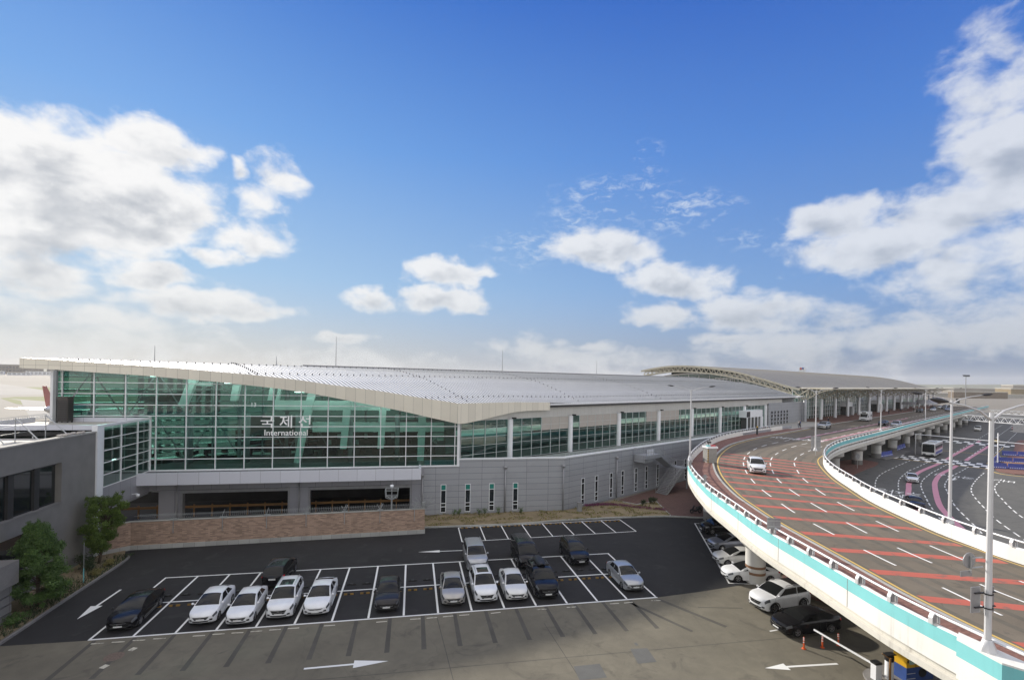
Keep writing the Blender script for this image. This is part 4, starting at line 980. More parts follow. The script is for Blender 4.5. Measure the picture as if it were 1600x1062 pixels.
for i in range(19): f.box(-36+2*i,66.1,0,-35.85+2*i,66.25,1.5)
f.build('post','orange',og)
# outside stairs down from the terrace
stt=thing('outdoor_staircase','grey steel staircase with a landing against the grey lower wall','staircase',(*k2(18,-2),0))
f=MB(); f.prism([k2(16.0,-.1),k2(20.0,-.1),k2(20.0,-2.3),k2(16.0,-2.3)],5.55,6.1); f.prism([k2(16.0,-.1),k2(18.6,-.1),k2(18.6,-2.0),k2(16.0,-2.0)],5.0,5.55); f.build('landing','panel_end',stt)
f=MB()
for i in range(15):
    t=20.0+i*.3; z=6.05-i*.165; f.prism([k2(t,-.4),k2(t+.32,-.4),k2(t+.32,-2.2),k2(t,-2.2)],z-.35,z-.17)
f.build('upper_flight','panel_end',stt)
f=MB(); f.prism([k2(24.3,-.4),k2(26.0,-.4),k2(26.0,-4.0),k2(24.3,-4.0)],3.35,3.6); f.prism([k2(25.6,-3.6),k2(25.8,-3.6),k2(25.8,-3.8),k2(25.6,-3.8)],.1,3.35); f.build('middle_landing','panel_end',stt)
f=MB()
for i in range(19):
    t=24.3-i*.285; z=3.5-i*.18
    f.prism([k2(t,-2.25),k2(t-.31,-2.25),k2(t-.31,-3.95),k2(t,-3.95)],z-.12,z)
f.build('lower_flight','grey',stt)
f=MB()
for n_ in (-2.2,-4.0):
    a=k2(24.3,n_);b_=k2(18.9,n_)
    f.bar((*a,3.35),(*b_,-.02),.06,.30); f.bar((*a,4.45),(*b_,1.1),.05,.05)
    for i in range(9): p=(lerp(a[0],b_[0],i/8),lerp(a[1],b_[1],i/8)); z=lerp(3.4,.05,i/8); f.bar((*p,z),(*p,z+1.05),.04,.04)
f.bar((*k2(26.0,-.4),4.6),(*k2(26.0,-4.0),4.6),.05,.05)
for n_ in (-.4,-2.2):
    f.bar((*k2(20,n_),7.0),(*k2(24.4,n_),4.6),.05,.05); f.bar((*k2(20,n_),6.5),(*k2(24.4,n_),4.1),.04,.04)
    for i in range(8): p=k2(20+4.4*i/7,n_); z=lerp(5.95,3.55,i/7); f.bar((*p,z),(*p,z+1.05),.04,.04)
for (a,b_) in ((k2(16,-2.25),k2(20,-2.25)),(k2(16,-.1),k2(16,-2.25))):
    for zz in (6.6,7.1): f.bar((*a,zz),(*b_,zz),.05,.05)
    for i in range(7): f.bar((lerp(a[0],b_[0],i/6),lerp(a[1],b_[1],i/6),6.1),(lerp(a[0],b_[0],i/6),lerp(a[1],b_[1],i/6),7.1),.04,.04)
f.build('handrail','galv',stt)
f=MB(); f.prism([k2(16.3,-2.2),k2(18.2,-2.2),k2(18.2,-2.24),k2(16.3,-2.24)],6.15,7.05); f.build('railing_panel','panel_white',stt)
# ------------------------------------------------------------------ domestic terminal beyond
t2=thing('arched_terminal','far terminal with a great beige arched roof and a trussed canopy over the drop-off','terminal building',(*tn(125,0),0))
AR=[(1,15.95),(5.4,17.1),(12.5,19.2),(20,21.1),(28,22.4),(37,23.15),(44,23.1),(49,22.6),(56,21.4),(70,18)]
T0,T1=124.5,346
def hz2(n,t):
    return smooth_pw(AR,n)+.25*math.sin(min(1,(t-T0)/90)*PI/2)
rows=[]
for i in range(41):
    n=1+55*i/40; rows.append([tn3(lerp(T0,T1,j/24),n,hz2(n,lerp(T0,T1,j/24))) for j in range(25)])
F2=MB(); F2.smooth=True; F2.grid(rows); F2.smooth=False
for t in [T0+5.5*k for k in range(1,40)]:
    vs=[];fs=[]
    for i in range(31):
        n=1+55*i/30; z=hz2(n,t)
        for o,h in ((-.08,0),(0,.09),(.08,0)): vs.append(tn3(t+o,n,z+h))
    for i in range(30):
        for j in range(2): q=i*3+j; fs.append((q,q+1,q+4,q+3))
    F2.add(vs,fs)
rof=F2.build('roof','roof2',t2)
f=MB(); f.smooth=True; f.grid([[(x,y,z-.4) for x,y,z in r] for r in rows]); f.build('roof_lining','steel_beige',rof)
f=MB()
for (ta) in (T0-.1,T1+.1):
    f.grid([[tn3(ta,1+55*i/40,hz2(1+55*i/40,ta)+dz) for i in range(41)] for dz in (-.55,.08)])
f.build('roof_edge','steel_beige',rof)
f=MB(); f.prism([tn(T0-2,-8),tn(T1+10,-8),tn(T1+4,1.2),tn(T0,1.2)],16.05,16.42); f.build('canopy','steel_beige',t2)
f=MB()
N=30
for i in range(N):
    n0,n1=2+53*i/N,2+53*(i+1)/N; d=1.9*min(1,(i+1)/4)
    z0,z1=hz2(n0,T0),hz2(n1,T0)
    f.bar(tn3(T0+.4,n0,z0-2.1),tn3(T0+.4,n1,z1-2.1),.42,.42); f.bar(tn3(T0+2.6,n0,z0-2.1),tn3(T0+2.6,n1,z1-2.1),.35,.35)
    f.bar(tn3(T0+.4,n0,z0-2.0),tn3(T0+.2,(n0+n1)/2,(z0+z1)/2-.4),.24,.24); f.bar(tn3(T0+.2,(n0+n1)/2,(z0+z1)/2-.4),tn3(T0+.4,n1,z1-2.0),.24,.24)
    f.bar(tn3(T0+.4,n0,z0-2.0),tn3(T0+2.2,n1,z1-2.0),.1,.1)
f.bar(tn3(T0+.4,2,13.6),tn3(T0,-1.5,16),.3,.3)
f.build('gable_truss','steel_beige',t2)
f=MB()
WI=[(4,14.0),(11.4,17.2),(19,19.3),(27,20.4),(35,20.6),(43,20.3),(52,19.0),(60,17)]
for i in range(25):
    n0,n1=4+2*i,6+2*i; f.add([tn3(131,n0,6),tn3(131,n1,6),tn3(131,n1,smooth_pw(WI,n1)),tn3(131,n0,smooth_pw(WI,n0))],[(0,1,2,3)])
gw=f.build('gable_window','glass_f2',t2)
f=MB()
for i in range(25):
    n0,n1=4+2*i,6+2*i; f.bar(tn3(130.8,n0,smooth_pw(WI,n0)),tn3(130.8,n1,smooth_pw(WI,n1)),.4,.5)
    if i%2==0: f.bar(tn3(130.85,n0,6),tn3(130.85,n0,smooth_pw(WI,n0)),.14,.14)
for zz in (13.8,15.4,17,18.6): f.bar(tn3(130.85,6 if zz<16 else 13,zz),tn3(130.85,58 if zz<16 else 50,zz),.12,.12)
for (z0,z1,na,nb) in ((17.6,18.9,18,30),(14.9,16.1,8,16)):
    n=na
    while n<nb: f.bar(tn3(130.7,n,z0),tn3(130.7,n,z1),.25,.3); n+=1.3
    f.bar(tn3(130.7,na,z0),tn3(130.7,nb,z0),.2,.25); f.bar(tn3(130.7,na,z1),tn3(130.7,nb,z1),.2,.25)
f.build('window_frame','white',gw)
f=MB(); f.prism([tn(133,5),tn(340,5),tn(340,60),tn(133,60)],6.0,6.3); [f.prism([tn(136,5+5*q),tn(137,5+5*q),tn(137,10+5*q),tn(136,10+5*q)],6.3,min(hz2(5+5*q,136),hz2(10+5*q,136))-.8) for q in range(9)]; f.prism([tn(140,25),tn(340,25),tn(340,26),tn(140,26)],6.3,15); f.build('interior','int_dark',t2)
TC=[122.9+14.2*i for i in range(16)]
for i,t in enumerate(TC):
    f=MB(); f.smooth=True; x,y=tn(t,-1); f.lathe((x,y,6.4),[(.48,0),(.48,6.4),(.3,6.7)],14); c=f.build('column','panel_end' if i==0 else 'white',t2)
    f=MB(); P=[tn3(t,lerp(-1,-8,q/6),12.6+3.3*math.sin(q/6*PI/2)) for q in range(7)]
    for a,b in zip(P,P[1:]): f.bar(a,b,.22,.24)
    for q in range(6):
        a=P[q]; tp_=tn3(t,lerp(-1,-8,(q+.5)/6),16.05); f.bar(a,tp_,.11,.11); f.bar(tp_,P[q+1],.11,.11)
    f.bar(tn3(t,-1,12.6),tn3(t,3,16),.2,.22); f.bar(tn3(t,-1,12.6),tn3(t+3,-1,15.9),.14,.14); f.bar(tn3(t,-1,12.6),tn3(t-3,-1,15.9),.14,.14)
    f.build('canopy_truss','steel_beige',t2)
    if i<15:
        a,b=t+.3,t+13.9
        g=MB(); g.add([tn3(a,2.6,6.3),tn3(b,2.6,6.3),tn3(b,2.6,15.8),tn3(a,2.6,15.8)],[(0,1,2,3)]); w=g.build('window','glass_f2',t2)
        h=MB()
        for q in range(7): h.obox(tn(lerp(a,b,q/6),2.55),D2,.05,.08,6.3,15.8)
        for zz in (7.6,9,10.4,11.8,13.2): h.obox(tn((a+b)/2,2.55),D2,(b-a)/2,.06,zz-.04,zz+.04)
        h.build('window_frame','white',w)
        if i>5:
            h=MB(); h.prism([tn(a,2.3),tn(b,2.3),tn(b,2.45),tn(a,2.45)],11,15.6); h.build('white_panel','panel_white',w)
        if i in (3,6,9):
            h=MB(); h.obox(tn(t+8,1.4),D2,3.0,1.2,9.6,11.2); e_=h.build('entrance_canopy','white',t2); h=MB(); h.obox(tn(t+7.6,1.2),D2,2.4,1.0,6.5,9.6); h.build('entrance_lobby','int_dark',e_)
            h=MB(); h.obox(tn(t+10.6,.9),D2,.4,1.2,6.5,9.6); h.build('entrance_pylon','white',e_)
h=MB(); h.obox(tn(192,22),D2,3.4,.06,23.3,23.38)
for k in range(7):
    t=188.5+k*1.1
    h.obox(tn(t,22),D2,.04,.05,22.2,24.2)
sg=h.build('roof_sign_frame','steel_beige',t2)
h=MB()
for k,t in enumerate((188.8,189.6,190.4)): h.obox(tn(t,21.85),D2,.12,.06,23.4,24.3); h.obox(tn(t+.2,21.85),D2,.1,.06,23.8,23.95)
h.build('sign_letters','red',sg)
h=MB()
for k,t in enumerate((193.4,194.2,195.0)): h.obox(tn(t,21.85),D2,.12,.06,23.4,24.3); h.obox(tn(t+.2,21.85),D2,.1,.06,23.8,23.95)
h.build('sign_letters','white',sg)
h=MB(); h.smooth=True; x,y=tn(191.8,21.8); h.lathe((x,y,24),[(.001,-.42),(.32,-.3),(.45,0),(.32,.3),(.001,.42)],12); h.build('sign_emblem','blue',sg)
# ------------------------------------------------------------------ lamps
def lamp_proto(hh,arm=2.25):
    t=thing('street_lamp','lamp','street lamp')
    f=MB(); f.smooth=True; f.lathe((0,0,0),[(.30,0),(.30,.05),(.15,.42),(.13,.45)],8); f.lathe((0,0,.45),[(.115,0),(.075,hh-.5)],8); f.build('post','pole',t,sharp=40)
    f=MB(); f.smooth=True
    for s in (-1,1): f.tube([(0,0,hh-.35),(s*.25,0,hh-.2),(s*.6,0,hh+.02),(s*(arm*.6),0,hh+.22),(s*arm,0,hh+.36)],.05,8,r1=.03)
    f.build('arms','pole',t)
    for s in (-1,1):
        f=MB(); f.smooth=True
        R_=[]
        for i in range(7):
            u=i/6; w=.13*math.sin(PI*min(1,.18+u*.82))**.6+.02; h=.10*math.sin(PI*min(.97,.15+u*.8))
            R_.append([(s*(arm-.05+.75*u),w*math.cos(a),hh+.36+.09*u+h*math.sin(a)) for a in [2*PI*k/10 for k in range(11)]])
        f.grid(R_); f.build('lamp_head','dark',t,recalc=True)
    return t
def lamp(proto,x,y,z,ang,label): return copy_tree(proto,(x,y,z),ang,label,'double armed lamps along the viaduct')
LP=lamp_proto(9.25)
LP.location=(21.95,14.95,7.32); LP.rotation_euler=(0,0,0); LP['label']='nearest white double armed lamp on the teal parapet pedestal, two grey signs strapped on'; LP['group']='double armed lamps along the viaduct'
lamp(LP,39.5,29.5,7.3,R(-14),'second white lamp, standing on the inner parapet before the pink road stripes')
for (x,y),l in zip((tn(48.2,-26.0),tn(98.6,-24.0),tn(152.2,-24.0),tn(202,-24.0)),('white lamp on the inner parapet bend beside a grey signboard','white lamp on the inner parapet beside the drop-off traffic, before the camper van','white lamp on the teal parapet near the far end of the canopy','faint white lamp on the teal parapet beyond the canopy end')):
    lamp(LP,x,y,7.3,AN-PI/2,l)
lamp(LP,35.75,58.5,7.3,R(-32),'white lamp on the outer parapet bend in front of the terminal stairs')
for (x,y,z,l) in ((*tn(190,-52),0,'thin lamp standing past the lower road, left of the long brown wall'),(*tn(250,-60),0,'thin lamp far beyond the gantries before the brown wall'),(*tn(240,-75),0,'faint lamp at the right edge beyond the gantries')):
    lamp(LP,x,y,z,AN,l)['group']='lamps beyond the lower road'
lm_=[]
def mast(x,y,h,label):
    t=thing('floodlight_mast',label,'floodlight mast',(x,y,0),'tall apron floodlight masts')
    f=MB(); f.tube([(x,y,0),(x,y,h)],.35,8,r1=.18); f.build('mast','grey',t)
    f=MB(); f.box(x-2.6,y-.3,h-.9,x+2.6,y+.3,h-.7); f.box(x-2.6,y-.3,h,x+2.6,y+.3,h+.2)
    for i in range(6): f.box(x-2.5+i*.9,y-.5,h-.7,x-2.0+i*.9,y-.3,h+.0)
    f.build('floodlights','dark',t)
for u_,(x,y,h,l) in enumerate(((*tn(395,-9),25,'dark headed floodlight mast just past the canopy tip'),(*tn(560,-75),36,'tall floodlight mast far off above the brown wall'),(*tn(620,-130),40,'tallest floodlight mast at the right edge of the horizon'))): mast(x,y,h,l)
# signs
def board_sign(x,y,z,dirv,w,h,label,post=1.2,double=True,grp=None):
    t=thing('sign_board',label,'sign',(x,y,z),grp)
    f=MB(); d=Vector(dirv).normalized(); n=Vector((-d.y,d.x))
    for s in ((-1,1) if double else (0,)):
        c=Vector((x,y))+d*s*(w*.53); f.obox(c,d,w/2,.02,z+post,z+post+h)
    f.build('board','grey',t)
    f=MB(); f.tube([(x,y,z),(x,y,z+post+h*.8)],.035,8); 
    for q in (.25,.75): f.obox((Vector((x,y))-n*.03),d,w*1.0,.02,z+post+h*q-.03,z+post+h*q+.03)
    f.build('post','galv',t)
board_sign(24.05,29.0,7.3,(.95,-.3),.42,.75,'pair of small grey sign backs on the near outer parapet rail',.35)
board_sign(28.25,43.5,7.3,(.9,-.45),.26,.75,'narrow grey sign back on the outer parapet, middle one of the bend',.35,False)
board_sign(31.9,52.1,7.3,(.9,-.45),.26,.75,'narrow grey sign back on the outer parapet near the lamp',.3,False)
x,y=tn(47.9,-25.5); x+=.75; y-=.1; board_sign(x,y,6.6,(.8,-.6),.62,2.3,'tall grey signboard backs behind the lamp on the inner bend',.6)
def round_sign(x,y,z,r,dx,label,post=None):
    t=thing('round_sign',label,'traffic sign',(x,y,z))
    f=MB(); f.lathe((x,y,z),[(.001,0),(r,0),(r,.03),(.001,.03)],24,'y'); f.build('disc','grey',t)
    f=MB(); f.bar((x,y-.04,z+r*.6),(x,y-.04,z-r*1.5),.04,.04); f.bar((x,y-.04,z+r*.35),(x+dx,y-.04,z+r*.35),.04,.04); f.bar((x,y-.04,z-r*.9),(x+dx,y-.04,z-r*.9),.04,.04)
    if post: f.tube([(x,y,0),(x,y,z+r)],.04,8)
    f.build('bracket','galv',t)
    if post is None: 
        f=MB(); f.box(x-.45,y-.02,z-r*1.6-.12,x+.1,y+.0,z-r*1.6+.1); f.build('plate','grey',t)
round_sign(21.35,15.2,10.75,.30,.6,'round grey sign back bracketed to the nearest lamp post')
t=thing('sign_board','two grey rectangular sign backs strapped low on the nearest lamp post','sign',(21.95,14.95,8.6))
f=MB(); f.box(21.32,15.1,8.75,21.78,15.13,9.75); f.box(22.12,15.2,8.65,22.6,15.23,9.65); f.build('board','grey',t)
f=MB()
for zz in (8.95,9.5): f.box(21.45,15.03,zz,22.45,15.09,zz+.04); f.lathe((21.95,14.95,zz),[(.15,0),(.15,.05)],12)
f.build('straps','dark',t)
x,y=tn(74,-19.8)
round_sign(91.0,86.0,2.6,.55,.01,'round sign back on a pole beside the viaduct pier','post')
x,y=tn(89,-23.2); f=MB(); f.lathe((x,y,5.9),[(.001,0),(.8,0),(.8,.12),(.001,.12)],20,'y'); tag(f.build('round_fixture','dark'),'dark round signal housing hanging on the inner viaduct side','signal')
# booth on the sidewalk of the bend
bo=thing('guard_booth','small grey booth with a white band and warning stripes on the red sidewalk','booth',(40.2,60.9,ZD+.14))
f=MB(); f.box(39.55,60.3,ZD+.14,40.9,61.5,ZD+2.1); f.build('cabin','booth',bo)
f=MB(); f.box(39.45,60.2,ZD+2.1,41.0,61.6,ZD+2.35); f.build('roof','white',bo)
f=MB(); f.box(39.6,60.6,ZD+2.35,40.1,60.9,ZD+2.5); f.build('beacon','teal',bo); f=MB(); f.box(40.2,60.6,ZD+2.35,40.9,60.9,ZD+2.5); f.build('beacon','red',bo)
f=MB(); f.box(39.9,60.8,ZD+2.35,39.96,60.86,ZD+2.9); f.box(39.75,60.75,ZD+2.75,40.3,60.9,ZD+3.0); f.build('solar_panel','dark',bo)
f=MB()
for i in range(8): f.box(39.50,60.26,ZD+.2+.23*i,39.60,60.31,ZD+.32+.23*i)
f.build('warning_stripes','yellow',bo)
f=MB(); f.box(39.50,60.27,ZD+.15,39.62,60.30,ZD+2.08); f.build('stripe_backing','black',bo)
# sidewalk bin/bollard by the terrace parapet
pe=thing('sensor_post','short dark post on the terrace parapet end','post',(*tn(89.5,-7.2),7.2)); x,y=tn(78,-7.6)
f=MB(); f.lathe((*tn(72,-7.9),ZD+.1),[(.18,0),(.18,1.5),(.1,1.6)],10); f.build('post','dark',pe)
f=MB(); f.lathe((*tn(72,-7.9),ZD+1.7),[(.14,0),(.2,.15),(.001,.3)],10); f.build('head','yellow',pe)
# gate group at lower right
def bollard():
    t=thing('bollard','orange plastic lane bollard','bollard')
    f=MB(); f.smooth=True; f.lathe((0,0,0),[(.13,0),(.13,.03),(.055,.07),(.045,.78),(.001,.80)],14); f.build('post','orange_b',t,sharp=40)
    f=MB(); f.smooth=True
    for z0 in (.42,.58,.7): f.lathe((0,0,z0),[(.051,0),(.05,.06)],14)
    f.build('reflective_bands','white',t)
    return t
B0=bollard(); 
for i,(x,y) in enumerate(((25.62,27.95),(26.99,27.88),(28.3,27.95))):
    l=['orange bollard with white bands, nearest the open lot of the three','middle orange bollard beside the black sedan','orange bollard closest to the barrier arm under the viaduct'][i]
    if i==0: B0.location=(x,y,0); B0['label']=l; B0['group']='orange lane bollards'
    else: copy_tree(B0,(x,y,0),0,l,'orange lane bollards')
ga=thing('barrier_gate','white parking barrier with its long arm lowered under the viaduct','barrier gate',(27.15,24.2,0))
f=MB(); f.box(26.95,24.0,.0,27.35,24.35,1.05); f.build('housing','white',ga)
f=MB(); f.box(26.93,23.98,1.05,27.37,24.37,1.17); f.build('cap','black',ga)
f=MB(); f.bar((27.1,24.2,.95),(26.8,28.4,.95),.07,.10); f.build('arm','white',ga)
tm=thing('ticket_terminal','black and white ticket machine with an orange pole beside the gate','ticket machine',(27.95,24.0,0))
f=MB(); f.smooth=True; f.lathe((28.0,24.1,0),[(.22,0),(.22,1.15),(.2,1.2)],16); f.build('column','white',tm,sharp=40)
f=MB(); f.smooth=True; f.lathe((28.0,24.1,1.2),[(.24,0),(.24,.28),(.001,.33)],16); f.box(27.75,23.95,1.53,28.35,24.3,1.58); f.build('head','black',tm,sharp=40)
f=MB(); f.tube([(27.66,23.75,0),(27.66,23.75,1.55)],.06,8); f.tube([(27.66,23.75,1.5),(27.3,23.95,1.75)],.035,6); f.build('orange_pole','orange',tm)
ki=thing('payment_kiosk','yellow and blue parking payment kiosk under the viaduct edge','payment kiosk',(29.3,24.0,0))
f=MB(); f.box(28.65,23.6,.95,30.6,24.4,2.15); f.build('upper_cabinet','yellow',ki)
f=MB(); f.box(28.65,23.6,0,30.6,24.4,.95); f.build('lower_cabinet','blue',ki)
f=MB(); f.box(28.85,23.57,1.15,29.2,23.6,1.75); f.build('screen','screen',ki)
f=MB(); f.box(28.85,23.565,1.75,29.2,23.598,1.92); f.box(29.3,23.58,.95,29.32,23.6,2.15); f.box(28.7,23.57,1.25,28.78,23.6,1.4); f.build('panel','black',ki)
f=MB(); 
for zz in (.3,.6): f.box(28.68,23.58,zz,29.28,23.6,zz+.02)
f.build('stripe','white',ki)
f=MB(); f.lathe((29.8,23.6,.6),[(.001,-.02),(.28,-.02),(.28,.0)],18,'y'); f.build('emblem','black',ki)
isl=MB().prism(cat_rom([(26.3,23.3),(27,24.9),(29,25.3),(31.5,25),(31.5,23),(27.5,22.6),(26.3,23.3)],4)[:-1],0,.14); tag(isl.build('gate_island','concrete_dk'),kind='structure')
bk=MB().sheet([(30.6,36.0),(34.5,31.3),(34,26),(38,26),(38,44)],.02); tag(bk.build('under_bridge_paving','pave'),kind='structure')
wlb=MB().prism([(31.6,35.9),(31.9,36),(35.3,31.4),(35,31.3)],0,1.1); tag(wlb.build('low_brick_wall','brick'),'low red brick wall slanting under the viaduct behind the white suv','low wall')
# gantries over the lower road
def gantry(a,b,z,label,dep=.9,leg=True):
    t=thing('overhead_gantry',label,'gantry',(a[0],a[1],0),'gantries over the lower road')
    f=MB(); a3=Vector((*a,z));b3=Vector((*b,z)); d=(b3-a3); n=Vector((-d.y,d.x,0)).normalized()*.5
    for s in (-1,1):
        for h in (0,dep): f.bar(a3+n*s+Vector((0,0,h)),b3+n*s+Vector((0,0,h)),.16,.16)
    m=max(6,int(d.length/1.1))
    for i in range(m):
        p=a3+d*(i/m);q=a3+d*((i+1)/m)
        for s in (-1,1): f.bar(p+n*s+Vector((0,0,dep if i%2 else 0)),q+n*s+Vector((0,0,0 if i%2 else dep)),.09,.09)
        f.bar(p+n+Vector((0,0,dep)),p-n+Vector((0,0,dep)),.09,.09)
    f.build('truss','white',t)
    f=MB(); f.bar(a3+Vector((0,0,dep+.1)),b3+Vector((0,0,dep+.1)),1.3,.05); f.build('deck','galv',t)
    if leg:
        f=MB()
        for p in ((b3,) if leg==1 else (a3,b3)): f.tube([(p.x,p.y,0),(p.x,p.y,z+dep)],.3,10)
        f.build('leg','pole',t)
gantry(tn(196,-28),tn(176,-66),5.9,'near white trussed gantry crossing above the lower road',1.8,1)
gantry(tn(262,-30),tn(240,-76),6.2,'farther white gantry beam behind the nearest lamp top',1.5,1)
t=thing('sign_gantry','grey sign gantry with a wide panel back over the lower road','sign gantry',(*tn(176,-48),0))
f=MB(); f.obox(tn(178,-47),N2,6,.1,3.9,6.4); f.build('sign_panel','galv',t)
f=MB(); f.tube([tn3(178,-53.2,0),tn3(178,-53.2,6.5)],.2,8); f.tube([tn3(178,-54.2,0),tn3(178,-54.2,6.5)],.2,8)
for zz in (4.2,5.0,5.8): f.bar(tn3(178.15,-40.5,zz),tn3(178.15,-54,zz),.12,.12)
f.build('frame','pole',t)
t=thing('height_bar','thin white height limit bar across the lower road on slim posts','height bar',(*tn(124,-27),0))
f=MB(); f.bar(tn3(124,-26,5.2),tn3(118,-52,5.2),.14,.14); f.build('bar','white',t)
f=MB(); f.tube([tn3(124,-26.2,0),tn3(124,-26.2,5.2)],.1,8); f.tube([tn3(118,-52,0),tn3(118,-52,5.2)],.1,8); f.build('post','pole',t)
f=MB(); f.smooth=True; f.lathe((124.6,83.6,.15),[(.12,0),(.1,7.4),(.001,7.5)],10); tag(f.build('thin_pole','pole'),'slim plain white pole at the corner of the blue barriers','pole')
# blue barriers
def blue_barrier():
    t=thing('plastic_barrier','blue barrier','road barrier')
    f=MB(); f.sweep([(-1.45,0),(1.45,0)],[(-.30,0),(-.26,.25),(-.1,.5),(-.08,1.15),(.08,1.15),(.1,.5),(.26,.25),(.30,0)]); f.build('body','blue_bar',t,recalc=True)
    f=MB()
    for i in range(7): f.box(-1.3+i*.38,-.33,.18,-1.1+i*.38,-.29,.3); 
    f.build('white_blocks','white',t)
    return t
BB=blue_barrier(); spots=[]
Pn=[(123.7,82.9),(126.5,81.4),(129.3,79.9),(132.1,78.4),(134.9,76.9),(137.7,75.4),(140.5,73.9)]
spots+=[(x,y,math.atan2(-1.5,2.8)) for x,y in Pn]
spots+=[(123.9+2.5*i,84.5+1.47*i,AN) for i in range(1,8)]
spots+=[(x+11,y+6.2,math.atan2(-1.5,2.8)) for x,y in Pn[:6]]
spots+=[(x+26,y+15,math.atan2(-1.5,2.8)) for x,y in Pn[:5]]
names=['front row','roadside row','second row','rear row']
idx=[0]*7+[1]*7+[2]*6+[3]*5; cnt=[0]*4
for i,(x,y,a) in enumerate(spots):
    cnt[idx[i]]+=1
    l=f'{ORD[cnt[idx[i]]-1]} blue plastic barrier in the {names[idx[i]]} on the brick island'
    if i==0: BB.location=(x,y,.15); BB.rotation_euler=(0,0,a); BB['label']=l; BB['group']='blue barriers on the island'
    else: copy_tree(BB,(x,y,.15),a,l,'blue barriers on the island')
for i in range(7):
    x,y=[(111,98.9),(113.6,99.9),(116.2,101.0),(126.5,108.3),(129.3,109.9),(132.2,111.6),(135,113.2)][i]; copy_tree(BB,(x,y,.13),R(22) if i<3 else AN,f'{ORD[i]} blue barrier in the shade beside the viaduct piers','blue barriers under the viaduct')
f=MB()
f.prism([(129,84),(139,78.6),(142,83),(132,88)],.15,.55); tag(f.build('stacked_boards','orange'),'flat stack of orange boards between the blue barriers','stack of boards')
# wheel stops
def wstop(m,lab):
    t=thing('wheel_stop',lab,'wheel stop')
    f=MB(); f.sweep([(-.36,0),(.36,0)],[(-.08,0),(-.05,.1),(.05,.1),(.08,0)]); f.build('block',m,t,recalc=True)
    f=MB(); 
    f.box(-.11,-.083,.005,.11,.083,.108)
    f.build('stripe','stop_k' if m=='stop_y' else 'stop_y' if False else 'black',t)
    return t
WY=wstop('stop_y',''); WK=wstop('stop_k',''); WY2=None
fy=fk=False
for i in range(16):
    for j,dx in enumerate((-.62,.62)):
        sd='left' if j==0 else 'right'
        for row in (0,1):
            x=X0+W*(i+.5)+dx; y=41.0 if row==0 else 42.85
            pr=(WY,WK)[row]
            l=f'{"yellow" if row==0 else "black"} rubber wheel stop, {sd} one in the {ORD[i]} bay of the {"front" if row==0 else "back"} row'
            g='wheel stops of the front row' if row==0 else 'wheel stops of the back row'
            if i==0 and j==0: pr.location=(x,y,0); pr['label']=l; pr['group']=g
            else: copy_tree(pr,(x,y,0),0,l,g)
for i in range(8):
    for j,dx in enumerate((-.6,.6)):
        x=5.44+2.54*(i+.5)+dx; y=57.0+.03*i
        copy_tree(WY,(x,y,0),0,f'yellow wheel stop by the kerb, {"left" if j==0 else "right"} one in the {ORD[i]} empty bay','wheel stops along the planting bed')
# ------------------------------------------------------------------ vehicles
PAINT={}
for n_,c,me,ro in (('white',(.72,.73,.74),0,.28),('pearl',(.66,.66,.64),.1,.28),('black',(.008,.008,.010),0,.16),('charcoal',(.030,.028,.029),.3,.22),('silver',(.42,.43,.44),.55,.3),('champagne',(.40,.385,.36),.5,.3),('grey',(.12,.125,.13),.5,.28),('blue_silver',(.30,.32,.38),.5,.3),('yellow',(.62,.42,.05),0,.3),('red',(.4,.03,.02),0,.3)):
    PAINT[n_]=car_paint('paint_'+n_,c,ro,me)
KIND={
 # L W H wheelbase; hood line points (x from front axle-centred frame) ; greenhouse xr0,xr1,xf1,xf0
 'sedan':dict(L=4.75,W=1.84,H=1.45,wb=2.76,R=.33,top=[(-2.37,.86),(-2.3,.98),(-1.85,1.04),(-1.2,1.02),(.85,1.00),(1.5,.94),(2.0,.86),(2.25,.79),(2.375,.71)],g=(-2.12,-1.05,.05,1.28),belt=.93,wr=.57),
 'fastback':dict(L=4.95,W=1.88,H=1.45,wb=2.86,R=.35,top=[(-2.47,.88),(-2.4,1.0),(-1.8,1.04),(-1.2,1.02),(.9,1.01),(1.6,.95),(2.15,.86),(2.38,.78),(2.475,.70)],g=(-2.3,-.9,.1,1.35),belt=.95,wr=.58),
 'oldsedan':dict(L=4.85,W=1.82,H=1.47,wb=2.72,R=.32,top=[(-2.42,.82),(-2.34,.95),(-1.8,1.0),(-1.25,1.0),(.8,.98),(1.5,.94),(2.05,.87),(2.3,.79),(2.425,.70)],g=(-1.9,-1.1,.1,1.1),belt=.93,wr=.60),
 'suv':dict(L=4.7,W=1.90,H=1.68,wb=2.75,R=.37,top=[(-2.35,.95),(-2.3,1.08),(-1.8,1.13),(-1.2,1.12),(.95,1.12),(1.55,1.07),(2.05,1.0),(2.25,.92),(2.35,.82)],g=(-2.24,-1.75,.25,1.32),belt=1.06,wr=.62),
 'bigsuv':dict(L=4.98,W=1.97,H=1.78,wb=2.9,R=.40,top=[(-2.49,1.0),(-2.44,1.15),(-1.9,1.2),(-1.2,1.2),(1.0,1.2),(1.7,1.16),(2.2,1.09),(2.4,1.0),(2.49,.88)],g=(-2.42,-2.05,.3,1.38),belt=1.10,wr=.66),
 'van':dict(L=5.1,W=1.95,H=1.95,wb=3.1,R=.36,top=[(-2.55,1.0),(-2.5,1.15),(-2,1.2),(-1,1.2),(1.4,1.2),(1.9,1.12),(2.3,1.0),(2.48,.9),(2.55,.8)],g=(-2.5,-2.3,.75,1.85),belt=1.12,wr=.72),
}
